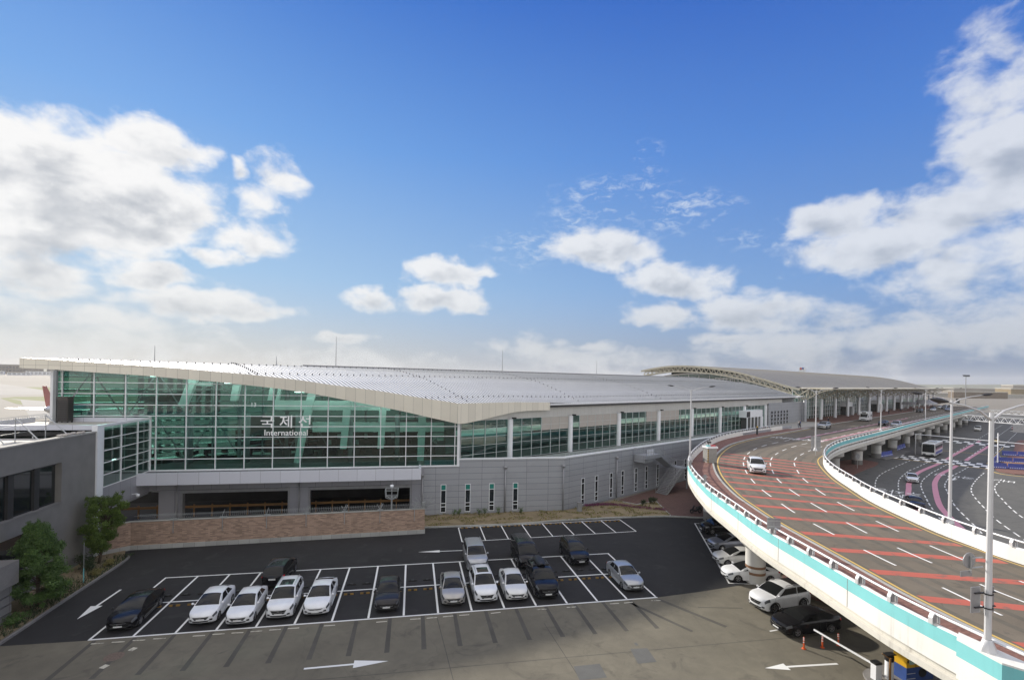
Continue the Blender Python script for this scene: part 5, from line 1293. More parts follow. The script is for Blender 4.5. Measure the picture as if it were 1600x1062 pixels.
def rim_parts(root,x,y,r,side):
    w=.22; s=side
    f=MB(); f.smooth=True
    pr=[(r*.64,-w/2),(r*.9,-w/2),(r,-w/2+.04),(r,w/2-.04),(r*.9,w/2),(r*.64,w/2)]
    f.lathe((x,y,r),pr,26,'y'); ty=f.build('wheel','tyre',root,recalc=True,sharp=40)
    f=MB(); f.lathe((x,y+s*.03,r),[(.001,0),(r*.66,0)],20,'y'); f.build('hub','black',ty)
    f=MB()
    yy=y+s*(w/2-.025)
    f.lathe((x,yy,r),[(r*.56,-.015*s),(r*.57,.015*s),(r*.66,.015*s),(r*.66,-.03*s)],24,'y')
    for k in range(5):
        a=2*PI*k/5+.3; ca,sa=math.cos(a),math.sin(a)
        P=[]
        for (rr,hw) in ((r*.08,.035),(r*.6,.055)):
            for sg in (-1,1): P.append((x+ca*rr-sa*hw*sg,yy+.012*s,r+sa*rr+ca*hw*sg))
        f.add(P,[(0,1,3,2),(2,3,1,0)])
    f.lathe((x,yy,r),[(.001,.02*s),(r*.14,.018*s),(r*.14,-.02*s)],10,'y')
    f.build('rim','rim',ty)
def make_car(name,cat,kind,paint,label,loc,ang,group=None,roof=None,rails=False,box=False,glassroof=False,rear=False,taxi=False,scale=1.0):
    K=KIND[kind]; L,W,H,wb,r=K['L'],K['W'],K['H'],K['wb'],K['R']; hw=W/2
    root=thing(name,label,cat,(0,0,0),group); pm=PAINT[paint]
    xs=sorted(set([round(-L/2+L*i/40,3) for i in range(41)]+[-L/2+.04,L/2-.04]))
    axf=wb/2+.05; axr=-wb/2+.05
    top=K['top']; zb=.20
    def width(x):
        u=x/(L/2); return hw*(1-.17*max(0,(abs(u)-.62)/.38)**2.2*(1.0 if u>0 else .75))
    def topz(x): return smooth_pw(top,x)
    def arch(x,zlow):
        z=zlow
        for ax in (axf,axr):
            d=abs(x-ax); R_=r+.055
            if d<R_: z=max(z,r*.98+math.sqrt(R_*R_-d*d)*.98-.03)
        return z
    def section(x):
        e=(L/2-abs(x)); endk=min(1,e/.16); w=width(x)*(.93+.07*math.sqrt(max(0,endk)))
        zt=topz(x); lo=zb+(1-endk)*.14; zl=arch(x,lo+.02); za=max(zl+.02,lerp(lo,zt,.42)); zs=max(za+.02,zt-.13)
        crown=.045
        return [(0,lo),(w*.80,lo),(w*.975,zl),(w*1.0,za),(w*.985,zs),(w*.93,zt-.025),(w*.62,zt+crown*.6),(0,zt+crown)]
    def ox(x,y):
        u=max(0,(abs(x)/(L/2)-.70)/.30); return (-1 if x>0 else 1)*(.34 if x>0 else .20)*(abs(y)/hw)**2.4*u**1.6
    SEC=[section(x) for x in xs]
    b=MB(); b.smooth=True; n=8; NV=2*n-2
    vs=[];fs=[]
    for x,s in zip(xs,SEC):
        ring=[(x+ox(x,y),y,z) for y,z in s]+[(x+ox(x,y),-y,z) for y,z in s[-2:0:-1]]
        vs+=ring
    for i in range(len(xs)-1):
        for j in range(NV): fs.append((i*NV+j,i*NV+(j+1)%NV,(i+1)*NV+(j+1)%NV,(i+1)*NV+j))
    b.add(vs,fs)
    for x,s_ in ((xs[0],SEC[0]),(xs[-1],SEC[-1])):
        b.grid([[(x+ox(x,y*q/4),y*q/4,z) for q in range(-4,5)] for y,z in s_])
    # greenhouse
    xr0,xr1,xf1,xf0=K['g']; wr=K['wr']*hw/.62*.70 if False else K['wr']*hw*1.22
    def gsec(x):
        if x<xr1: t=(x-xr0)/(xr1-xr0)
        elif x>xf1: t=(xf0-x)/(xf0-xf1)
        else: t=1
        t=max(0,min(1,t)); tt=1-(1-t)**1.35
        mid=(x-xr1)/(xf1-xr1); zr=H-.035*abs(min(1,max(0,mid))-.55)*2
        bz=topz(x)-.03; bw=width(x)*.925
        z=bz+(zr-bz)*tt
        w2=lerp(bw,wr,tt)
        return [(bw,bz),(w2,bz+(z-bz)*.9),(w2-.09,z-.012),(w2*.5,z+.025*tt),(0,z+.035*tt)]
    gx=[lerp(xr0,xr1,i/5) for i in range(5)]+[lerp(xr1,xf1,i/6) for i in range(6)]+[lerp(xf1,xf0,i/5) for i in range(6)]
    GS=[gsec(x) for x in gx]; vs=[];fs=[]; m=5; NG=2*m-1
    for x,s in zip(gx,GS): vs+=[(x,y,z) for y,z in s]+[(x,-y,z) for y,z in s[-2::-1]]
    for i in range(len(gx)-1):
        for j in range(NG-1): fs.append((i*NG+j,i*NG+j+1,(i+1)*NG+j+1,(i+1)*NG+j))
    b.add(vs,fs); body=b.build('body',pm,root,recalc=True,sharp=38)
    def gpt(x,k,off=.006):
        s=gsec(x); i=min(int(k),m-2); f=k-i
        y=lerp(s[i][0],s[i+1][0],f); z=lerp(s[i][1],s[i+1][1],f); return (x,y,z)
    def gpatch(x0,x1,k0,k1,nx=4,nk=4,sides=(1,),off=(0,.006,.004)):
        q=MB(); q.smooth=True
        for s in sides: q.grid([[(p[0]+off[0],s*(p[1]+off[1]),p[2]+off[2]) for p in [gpt(lerp(x0,x1,i/nx),lerp(k0,k1,j/nk)) for j in range(nk+1)]] for i in range(nx+1)])
        return q
    # windscreen and rear window wrap across the centre line
    def screen(nm,xa,xb,ox):
        q=MB(); q.smooth=True; R_=[]
        for i in range(7):
            x=lerp(xa,xb,i/6); s=gsec(x); row=[]
            for j in range(13):
                u=-1+2*j/12; yy=u*(s[1][0]-.05); a=abs(yy)
                # height on the section at |y|
                pts=[(s[k][0],s[k][1]) for k in range(4,0,-1)]; z=pw([(p[0],p[1]) for p in pts],a)
                row.append((x+ox,yy,z+.008))
            R_.append(row)
        q.grid(R_); return q.build(nm,'car_glass',root,recalc=False)
    screen('windscreen',lerp(xf0,xf1,.10),lerp(xf0,xf1,.93),.008)
    screen('rear_window',lerp(xr0,xr1,.16),lerp(xr0,xr1,.90),-.008)
    bp_=lerp(xr1,xf1,.52)
    A_=lerp(xf0,xf1,.52); 
    def sidewin(xa,xb,ka,kb):
        for s in (1,-1):
            q=MB(); q.smooth=True
            G=[[(p[0],s*(p[1]+.007),p[2]) for p in [gpt(lerp(lerp(xa[0],xb[0],i/4),lerp(xa[1],xb[1],i/4),j/3),lerp(ka,kb,j/3)) for j in range(4)]] for i in range(5)]
            q.grid(G); q.build('side_window','car_glass',root)
    lowA=lerp(xf0,xf1,.30); upA=lerp(xf0,xf1,.98)
    sidewin((bp_+.05,bp_+.04),(lowA,upA),.12,.93)
    if kind in ('suv','bigsuv','van'):
        cp_=lerp(xr1,xf1,.06); sidewin((cp_+.06,cp_+.06),(bp_-.04,bp_-.04),.12,.93); sidewin((xr0+.18,xr1+.0),(cp_-.06,cp_-.06),.15,.9)
    else:
        sidewin((lerp(xr1,xr0,.35),lerp(xr1,xr0,-.05)),(bp_-.05,bp_-.05),.14,.92)
    def bpt(x,k):
        s=section(x); i=min(int(k),6); f=k-i; y_=lerp(s[i][0],s[i+1][0],f); return (x+ox(x,y_),y_,lerp(s[i][1],s[i+1][1],f))
    def bpatch(x0,x1,k0,k1,off=.006,nx=4,nk=3,s=1,dz=.004):
        q=MB(); q.smooth=True; sg=1 if x0>0 else -1
        q.grid([[(p[0]+sg*off*.6,s*(p[1]+off),p[2]+dz) for p in [bpt(lerp(x0,x1,i/nx),lerp(k0,k1,j/nk)) for j in range(nk+1)]] for i in range(nx+1)]); return q
    for s in (1,-1):
        bpatch(L/2-.52,L/2-.015,3.75,5.0,.010,s=s).build('headlight','light_w',root)
        bpatch(-L/2+.04,-L/2+.30,3.9,5.1,.008,s=s).build('taillight','tail_r',root)
        q=MB(); q.smooth=True; x=lerp(xf0,xf1,.22); yy=width(x)*.93; zz=topz(x)+.09
        q.lathe((x,s*(yy+.12),zz-.07),[(.001,0),(.075,.03),(.085,.08),(.06,.14),(.001,.155)],10); q.bar((x,s*(yy-.04),zz-.02),(x,s*(yy+.1),zz),.05,.04); q.build('mirror',pm if paint not in('yellow',) else 'black',root)
        # door seams, handles and sill
        q=MB()
        for xd in (bp_,lerp(xf0,xf1,-.05),lerp(xr1,xf1,.02)):
            P=[bpt(xd,2.1+2.85*i/8) for i in range(9)]
            for a,c in zip(P,P[1:]): q.quad((a[0]-.007,s*(a[1]+.004),a[2]),(a[0]+.007,s*(a[1]+.004),a[2]),(c[0]+.007,s*(c[1]+.004),c[2]),(c[0]-.007,s*(c[1]+.004),c[2]))
        q.build('door_seam','black',root)
        q=MB()
        for xd in (bp_+.14,lerp(xr1,xf1,.1)): p=bpt(xd,4.1); q.box(p[0]-.09,s*p[1]-.02,p[2]-.02,p[0]+.09,s*p[1]+.02,p[2]+.015)
        q.build('door_handle',pm,root)
        q=MB()
        if kind in ('suv','bigsuv'):
            for ax in (axf,axr):
                P=[(ax+(r+.05)*math.cos(a),r*.98+(r+.05)*math.sin(a)*.98-.03) for a in [R(5+170*i/12) for i in range(13)]]
                for (a0,z0),(a1,z1) in zip(P,P[1:]):
                    k=1.2
                    q.quad((a0,s*(width(a0)+.006),z0),(a1,s*(width(a1)+.006),z1),(ax+(a1-ax)*k,s*(width(a1)+.012),r+(z1-r)*k),(ax+(a0-ax)*k,s*(width(a0)+.012),r+(z0-r)*k))
        q.box(axr+r+.08,s*hw*.985-.02,zb+.01,axf-r-.08,s*hw*.985+.02,zb+.12); q.build('sill_trim','black' if kind in('suv','bigsuv','van') else pm,root)
    xe=L/2; wn=width(L/2-.05)
    q=MB(); q.smooth=False
    zt=topz(L/2)
    low=kind in ('sedan','fastback','oldsedan')
    def cap(y0,y1,z0,z1,off,taper=1.0):
        q=MB(); q.grid([[(xe+ox(xe,lerp(y0,y1,i/8)*lerp(taper,1,j/3))+off,lerp(y0,y1,i/8)*lerp(taper,1,j/3),lerp(z0,z1,j/3)) for i in range(9)] for j in range(4)]); return q
    gz0,gz1=(zt-.22,zt-.04) if low else (zt-.30,zt-.05)
    if kind=='fastback': gz0,gz1=zt-.12,zt-.04
    cap(-wn*.66,wn*.66,gz0,gz1,.010,.72).build('grille','black',root)
    q=cap(-wn*.60,wn*.60,(gz0+gz1)/2-.006,(gz0+gz1)/2+.012,.016); q.add(cap(-.07,.07,gz1-.07,gz1-.0,.02).v,[(0,1,10,9),(1,2,11,10),(2,3,12,11),(3,4,13,12),(4,5,14,13),(5,6,15,14),(6,7,16,15),(7,8,17,16)]); q.build('grille_trim','rim',root)
    q=cap(-wn*.74,wn*.74,.35,.44,.008,.8); q.box(-xe-.012,-wn*.6,.28,-xe+.05,wn*.6,.42); q.build('lower_bumper','black',root)
    cap(-.26,.26,.455 if not kind=='fastback' else .40,.565 if not kind=='fastback' else .50,.022).build('number_plate','plate',root)
    for s in (1,-1): cap(s*wn*.70,s*wn*.92,.40,.52,.012).build('fog_lamp','black',root)
    q=MB(); zz=.78 if kind not in('sedan','fastback','oldsedan') else .66
    q.box(-xe-.022,-.26,zz,-xe,.26,zz+.12); q.build('number_plate','plate',root)
    q=MB(); q.box(-L/2+.25,-hw*.78,.16,L/2-.25,hw*.78,.34); 
    for ax in (axf,axr): q.box(ax-r-.03,-hw*.95,.2,ax+r+.03,hw*.95,r*1.9)
    q.build('underbody','black',root)
    for ax in (axf,axr):
        for s in (1,-1): rim_parts(root,ax,s*(hw-.125),r,s)
    if rails:
        q=MB(); 
        for s in (1,-1): q.smooth=True; q.tube([(lerp(xr1,xf1,.02),s*(wr-.1),H-.02),(lerp(xr1,xf1,.08),s*(wr-.1),H+.07),(lerp(xr1,xf1,.85),s*(wr-.1),H+.07),(lerp(xr1,xf1,.95),s*(wr-.1),H-.01)],.022,6)
        q.build('roof_rail','rim' if paint!='black' else 'dark',root)
    if glassroof:
        q=MB(); q.smooth=True
        R_=[[ (x,y,pw([(a[0],a[1]) for a in gsec(x)[:0:-1]],abs(y))+.006) for y in [-.46+.92*j/6 for j in range(7)]] for x in [lerp(xr1,xf1,.42+.5*i/5) for i in range(6)]]
        q.grid(R_); q.build('sunroof','car_glass',root)
    if roof=='two_tone':
        q=MB(); q.smooth=True
        R_=[[ (x,y,pw([(a[0],a[1]) for a in gsec(x)[:0:-1]],abs(y))+.007) for y in [-(wr-.1)+2*(wr-.1)*j/8 for j in range(9)]] for x in [lerp(xr1,xf1,.0+.6*i/5) for i in range(6)]]
        q.grid(R_); q.build('black_roof','black',root)
    if box:
        q=MB(); q.smooth=True; R_=[]
        for i in range(9):
            u=i/8; x=lerp(xr1+.1,xf1-.15,u); k=math.sin(PI*min(1,max(0,.06+u*.88)))**.35
            R_.append([(x,.42*k*math.cos(a),H+.1+.30*k*max(0,math.sin(a))**.6) for a in [PI*j/12 for j in range(13)]])
        q.grid(R_); q.build('roof_box','black',root,recalc=False)
        q=MB()
        for x in (lerp(xr1,xf1,.25),lerp(xr1,xf1,.75)): q.box(x-.03,-wr+.08,H+.0,x+.03,wr-.08,H+.09)
        q.build('roof_bars','dark',root)
    if taxi:
        q=MB(); q.smooth=True; q.lathe((-.3,0,H),[(.22,0),(.2,.12),(.001,.15)],12); q.build('roof_lamp','light_w',root)
    root.location=loc; root.rotation_euler=(0,0,ang); 
    if scale!=1: root.scale=(scale,)*3
    return root
FR=-PI/2
cg='cars parked in the marked lot'
LOTC=[('sedan','fastback','black','glossy black sedan alone in the first bay from the left',0,0,dict()),
('sedan','sedan','white','white sedan with a black hexagonal grille, leftmost of the white cars',2,0,dict()),
('sedan','sedan','white','white sedan parked slightly forward, second white car from the left',3,-.5,dict()),
('suv','suv','white','white suv with sunroof between two white sedans',4,0,dict(glassroof=True,rails=True)),
('sedan','fastback','white','white sedan with wide dark lower grille, right of the sunroof suv',5,.1,dict()),
('sedan','oldsedan','charcoal','dark brown older sedan alone in the middle of the front row',7,-.1,dict()),
('sedan','sedan','champagne','champagne silver sedan left of the white suv with sunroof',9,.1,dict()),
('suv','suv','white','white suv with big grille and sunroof in front of the silver suv',10,.15,dict(glassroof=True,rails=True)),
('sedan','sedan','pearl','pale silver white sedan between the white suv and the black people carrier',11,.1,dict()),
('suv','bigsuv','black','black people carrier with a black roof box in the front row',12,.15,dict(box=True)),
('sedan','oldsedan','silver','silver sedan with oval headlights at the right end of the lot',15,.3,dict())]
for cat,kd,pt_n,lab,k,dy,kw in LOTC:
    x=X0+W*(k+.5); L=KIND[kd]['L']
    make_car('parked_'+cat,cat,kd,pt_n,lab,(x,37.25+dy+L/2,0),FR+R(rnd.uniform(-1.5,1.5)),cg,**kw)
make_car('parked_suv','suv','suv','black','black suv parked nose in, red tail lights facing the camera',(-10.95,45.2,0),PI/2-R(1),cg)
make_car('parked_suv','suv','bigsuv','silver','silver suv with roof rails behind the white suv with sunroof',(6.0,46.2,0),FR,cg,rails=True)
make_car('parked_van','van','van','black','tall black van behind the people carrier with roof box',(10.75,46.1,0),FR,cg)
make_car('parked_suv','suv','suv','black','black suv in the back row behind two empty bays',(15.75,46.0,0),FR,cg,rails=True)
ug='cars parked along the viaduct'
make_car('parked_suv','suv','suv','black','black car farthest in under the viaduct, only its front in light',(35.4,51.4,0),PI+R(-4),ug)
make_car('parked_sedan','sedan','sedan','blue_silver','bluish silver sedan under the viaduct edge',(33.2,46.35,0),PI+R(-4),ug)
make_car('parked_sedan','sedan','sedan','pearl','pearl white sedan under the viaduct left of the round pier',(31.2,42.4,0),PI+R(-8),ug)
make_car('parked_sedan','sedan','fastback','white','white sedan half hidden behind the brown banded pier',(29.8,38.8,0),PI+R(-10),ug)
make_car('parked_suv','suv','bigsuv','white','large white suv with black roof in front of the banded pier',(28.6,33.75,0),PI+R(8),ug,roof='two_tone',rails=True,box=False)
make_car('parked_sedan','sedan','fastback','black','glossy black sedan nearest the orange bollards',(27.75,30.2,0),PI+R(2),ug)
dg_='cars on the elevated road'
ZR=ZD+.005
make_car('driving_suv','suv','suv','white','white suv driving round the viaduct bend',(42.6,54.6,ZR),R(-122),dg_,rails=True)
make_car('driving_suv','suv','bigsuv','silver','silver people carrier stopped at the terminal kerb, nose to the camera',(*tn(104,-11.3),ZR),AN+PI,dg_)
make_car('driving_sedan','sedan','sedan','black','dark sedan on the elevated road beside the white camper van',(*tn(131.5,-18),ZR),AN+PI,dg_)
make_car('driving_suv','suv','suv','silver','silver suv next to the teal parapet on the elevated road',(*tn(128,-21.5),ZR),AN+PI,dg_)
make_car('stopped_suv','suv','suv','charcoal','dark suv with open tailgate at the far kerb',(*tn(229,-11.0),ZR),AN+PI,dg_)
make_car('stopped_sedan','sedan','sedan','white','white sedan at the far kerb behind the dark suv',(*tn(250,-12.5),ZR),AN+PI,dg_)
make_car('driving_sedan','sedan','sedan','blue_silver','pale car with lit headlights at the far end of the elevated road',(*tn(261,-16.2),ZR),AN+PI,dg_)
for i in range(5): make_car('stopped_sedan','sedan',('sedan','suv')[i%2],('black','grey','white','charcoal','silver')[i],f'{("black","grey","white","charcoal","silver")[i]} car in the far line under the grey shelter roof',(*tn(272+9*i,-9.5-(i%2)*3),ZR),AN+PI,dg_)
lg='cars on the lower road'
make_car('driving_sedan','sedan','sedan','white','white sedan on the pink striped lane of the lower road',(89.9,73.7,.012),AN+PI+R(12),lg)
make_car('driving_sedan','sedan','fastback','charcoal','dark grey sedan half hidden behind the viaduct rail',(71.6,58.2,.012),AN+PI+R(18),lg)
make_car('taxi','taxi','sedan','yellow','yellow taxi crossing the far black and white speed table',(180.5,121.9,.02),AN+PI,lg,taxi=True)
make_car('driving_suv','suv','suv','white','white car nosing in from the right edge by the brick island',(112.5,69.2,.012),AN+PI+R(-25),lg)
make_car('driving_sedan','sedan','sedan','pearl','pale car cut off by the right edge below the other one',(105,63.6,.012),AN+PI+R(-25),lg)
make_car('parked_van','van','van','pearl','pale van beside the shaded viaduct piers',(221.5,155.6,.012),AN+PI,lg)
make_car('driving_sedan','sedan','sedan','red','red car far behind the gantry leg',(*tn(255,-38),.012),AN+PI,lg)
row=['white','black','grey','silver','red','white','charcoal','pearl','black','silver','white','grey']
for i,c in enumerate(row):
    make_car('far_parked_car','car',('sedan','suv')[i%2],c,f'{ORD[i]} car from the left in the far rooftop parking row, {c.replace("_"," ")}',(*tn(330-7*i,-62-6.5*i),8.0),AN+PI/2,'cars parked on the far deck')
pdk=thing('parking_deck','grey multi level parking deck behind the gantries','parking deck',(*tn(290,-90),0))
f=MB()
for zz in (3.6,7.7): f.prism([tn(338,-58),tn(345,-58),tn(260,-150),tn(238,-150)],zz,zz+.3)
f.build('slab','concrete',pdk)
f=MB()
for zz in (3.9,8.0): f.prism([tn(337.5,-58),tn(338,-58),tn(238.5,-150),tn(238,-150)],zz,zz+.8)
f.build('parapet','galv',pdk)
f=MB()
for i in range(14): x,y=tn(338.5-7*i,-59-6.5*i); f.box(x-.3,y-.3,0,x+.3,y+.3,7.7)
f.build('column','concrete',pdk)
# camper van and coach
def boxy(name,cat,label,loc,ang,L,W,H,cabin,body_m,group,coach=False):
    root=thing(name,label,cat,(0,0,0),group); hw=W/2
    f=MB(); f.smooth=True
    prof=[(-L/2,.45),(-L/2,H-.1),(-L/2+.1,H),(L/2-.5,H),(L/2-.22,H-.12),(L/2-.05,H*.45),(L/2,.95),(L/2-.02,.4)] if coach else [(-L/2,.45),(-L/2,H-.08),(-L/2+.08,H),(L/2-1.0,H),(L/2-.9,H-.55),(L/2-1.35,H-.7),(L/2-.85,1.25),(L/2-.1,1.0),(L/2,.5)]
    n=len(prof); vs=[(x,-hw,z) for x,z in prof]+[(x,hw,z) for x,z in prof]
    f.smooth=False
    f.add(vs,[(i,(i+1)%n,(i+1)%n+n,i+n) for i in range(n)]+[tuple(range(n-1,-1,-1)),tuple(range(n,2*n))]); f.build('body',body_m,root,recalc=True)
    if coach:
        f=MB(); f.quad((L/2+.03,-hw+.1,1.25),(L/2+.03,hw-.1,1.25),(L/2-.15,hw-.12,H-.35),(L/2-.15,-hw+.12,H-.35)); f.build('windscreen','car_glass',root)
        for s in (1,-1):
            f=MB()
            for i in range(6): a=-L/2+.4+1.72*i; f.box(a,s*hw-.01,1.75,a+1.62,s*hw+.012,H-.55)
            f.build('side_window','car_glass',root)
            f=MB(); f.box(L/2-.06,s*(hw-.5)-.28,.62,L/2+.03,s*(hw-.5)+.28,.85); f.build('headlight','light_w',root)
            f=MB(); f.bar((L/2-.15,s*(hw-.05),H-.3),(L/2+.4,s*(hw+.25),H-.45),.06,.06); f.box(L/2+.32,s*(hw+.25)-.1,H-.95,L/2+.42,s*(hw+.25)+.1,H-.45); f.build('mirror','black',root)
        f=MB(); f.box(L/2-.03,-hw+.05,.35,L/2+.02,hw-.05,.6); f.box(L/2-.25,-hw+.2,H-.32,L/2-.13,hw-.2,H-.1); f.build('bumper','black',root)
        f=MB(); f.box(-1.5,-.7,H,1.5,.7,H+.22); f.build('roof_unit','galv',root)
        f=MB()
        for s in (1,-1): f.box(-L/2+.5,s*hw-.008,.75,L/2-1.2,s*hw+.009,1.3)
        f.build('side_stripe','blue_bar',root)
    else:
        f=MB(); f.quad((L/2-.83,-hw+.12,1.3),(L/2-.83,hw-.12,1.3),(L/2-1.3,hw-.15,H-.75),(L/2-1.3,-hw+.15,H-.75)); f.build('windscreen','car_glass',root)
        f=MB(); f.quad((L/2-.905,-.55,H-.45),(L/2-.905,.55,H-.45),(L/2-.97,.55,H-.12),(L/2-.97,-.55,H-.12)); f.build('overcab_window','car_glass',root)
        for s in (1,-1):
            f=MB(); f.box(L/2-2.0,s*hw-.01,1.25,L/2-1.4,s*hw+.012,1.9); f.box(-L/2+.7,s*hw-.01,1.4,-L/2+1.9,s*hw+.012,2.1); f.build('side_window','car_glass',root)
            f=MB(); f.box(L/2-.09,s*(hw-.3)-.2,.75,L/2-.02,s*(hw-.3)+.2,.92); f.build('headlight','light_w',root)
        f=MB(); f.box(L/2-.04,-.5,.6,L/2+.02,.5,.85); f.box(L/2-.02,-hw+.1,.36,L/2+.03,hw-.1,.5); f.build('bumper','black',root)
    for ax in (L/2-1.6 if not coach else L/2-2.6,-L/2+1.3 if not coach else -L/2+3):
        for s in (1,-1): rim_parts(root,ax,s*(hw-.13),.36 if not coach else .5,s)
    root.location=loc; root.rotation_euler=(0,0,ang); return root
boxy('camper_van','camper van','white camper van with a window over its cab at the drop-off kerb',(*tn(146,-10.6),ZR),AN+PI,5.9,2.1,2.95,True,PAINT['white'],dg_)
boxy('coach','bus','white touring coach with dark windscreen stopped under the viaduct edge',(129.5,101.1,.012),AN+PI,11.5,2.5,3.35,True,PAINT['pearl'],lg,True)
# motor scooter by the pier
ms=thing('motor_scooter','black motor scooter parked on the plaza by the first round pier','scooter',(37.0,58.9,.12))
f=MB(); f.smooth=True
for x in (36.4,37.6): f.lathe((x,58.9,.42),[(.14,-.06),(.28,-.06),(.30,0),(.28,.06),(.14,.06)],18,'y')
f.build('wheel','tyre',ms,recalc=True)
f=MB(); f.smooth=True; f.tube([(36.45,58.9,.45),(36.6,58.9,.85),(36.75,58.9,1.15)],.10,8); f.tube([(36.65,58.9,.5),(37.1,58.9,.48),(37.5,58.9,.75),(37.8,58.9,.85)],.17,10); f.build('body','black',ms)
f=MB(); f.smooth=True; f.tube([(37.0,58.9,.86),(37.4,58.9,.92),(37.75,58.9,.95)],.13,10); f.build('seat','dark',ms)
f=MB(); f.tube([(36.78,58.55,1.18),(36.72,58.9,1.12),(36.78,59.25,1.18)],.03,6); f.build('handlebar','dark',ms)
# ------------------------------------------------------------------ people
def person_mesh(name,top,low,hair,stride):
    P=[(0,0,.95),(0,0,1.15),(0,0,1.38),(0,0,1.50),(0,.01,1.64),(.17,0,1.36),(.22,.05*stride,1.12),(.21,.12*stride,.88),(-.17,0,1.36),(-.22,-.05*stride,1.12),(-.21,-.10*stride,.88),(.09,0,.9),(.10,.14*stride,.5),(.10,.08*stride,.08),(.10,.2*stride,.04),(-.09,0,.9),(-.10,-.10*stride,.5),(-.10,-.25*stride,.1),(-.10,-.14*stride,.04)]
    Rr=[.15,.14,.15,.055,.10,.06,.045,.038,.06,.045,.038,.09,.065,.05,.04,.09,.065,.05,.04]
    E_=[(0,1),(1,2),(2,3),(3,4),(2,5),(5,6),(6,7),(2,8),(8,9),(9,10),(0,11),(11,12),(12,13),(13,14),(0,15),(15,16),(16,17),(17,18)]
    me=bpy.data.meshes.new(name); me.from_pydata(P,E_,[]); o=bpy.data.objects.new(name,me); COL.objects.link(o)
    m=o.modifiers.new('s','SKIN'); sv=me.skin_vertices[0].data
    for v,rr in zip(sv,Rr): v.radius=(rr,rr*.85)
    sv[0].use_root=True
    s=o.modifiers.new('u','SUBSURF'); s.levels=1
    dg=bpy.context.evaluated_depsgraph_get(); out=bpy.data.meshes.new_from_object(o.evaluated_get(dg)); bpy.data.objects.remove(o)
    out.materials.clear()
    for k in ('skin',top,low,hair): out.materials.append(M[k])
    for p in out.polygons:
        z=p.center.z; y=p.center.y; p.use_smooth=True
        p.material_index= 3 if z>1.68 or (z>1.6 and y<-.02) else 0 if z>1.45 else 1 if z>.98 and not(abs(p.center.x)>.17 and z<.93) else 2
        if abs(p.center.x)>.165 and z<.95 and z>.8: p.material_index=0
    return out
PMs=[person_mesh('person_body',a,b,'hair',s) for a,b,s in (('cloth_dk','cloth_dk',1),('cloth_lt','cloth_bl',.4),('cloth_bl','cloth_dk',.8))]
PP=[(98.5,-7.5,0,'dark clothes walking behind the silver people carrier'),(100,-6.8,1,'pale top standing near the terminal corner'),(102.2,-6.5,2,'blue top beside the silver people carrier'),(123,-7.0,0,'dark clothes bending over luggage at the kerb'),(124,-6.6,2,'blue top waiting with luggage at the kerb'),(170,-5,0,'dark clothes under the canopy columns'),(198,-6.5,0,'dark clothes at the far kerb, closest to the lamp'),(200,-6.0,1,'pale top at the far kerb'),(222,-6,2,'blue top near the far entrance'),(236,-8,0,'dark clothes beside the open dark suv')]
for i,(t,n,k,l) in enumerate(PP):
    o=bpy.data.objects.new('person',PMs[k]); COL.objects.link(o); o.location=tn3(t,n,ZD+.14); o.rotation_euler=(0,0,rnd.uniform(0,6.28)); tag(o,'person in '+l,'person','people at the drop-off')
# far shelters
for k,(t,n,r_,l) in enumerate(((240,-6,5,'small grey curved shelter roof at the far drop-off'),(262,-9,8,'large grey curved shelter roof behind the far cars'))):
    s=thing('curved_shelter',l,'shelter',(*tn(t,n),ZD))
    f=MB(); f.smooth=True; f.grid([[tn3(t+r_*1.4*(i/8-.5),n+r_*(j/8-.5),ZD+2.9+r_*.22*math.sin(PI*i/8)) for j in range(9)] for i in range(9)]); f.build('roof','grey',s)
    f=MB()
    for a in (-.5,0,.5):
        for b in (-.35,.35): x,y=tn(t+r_*a,n+r_*b); f.tube([(x,y,ZD),(x,y,ZD+3.0)],.08,6)
    f.build('post','galv',s)
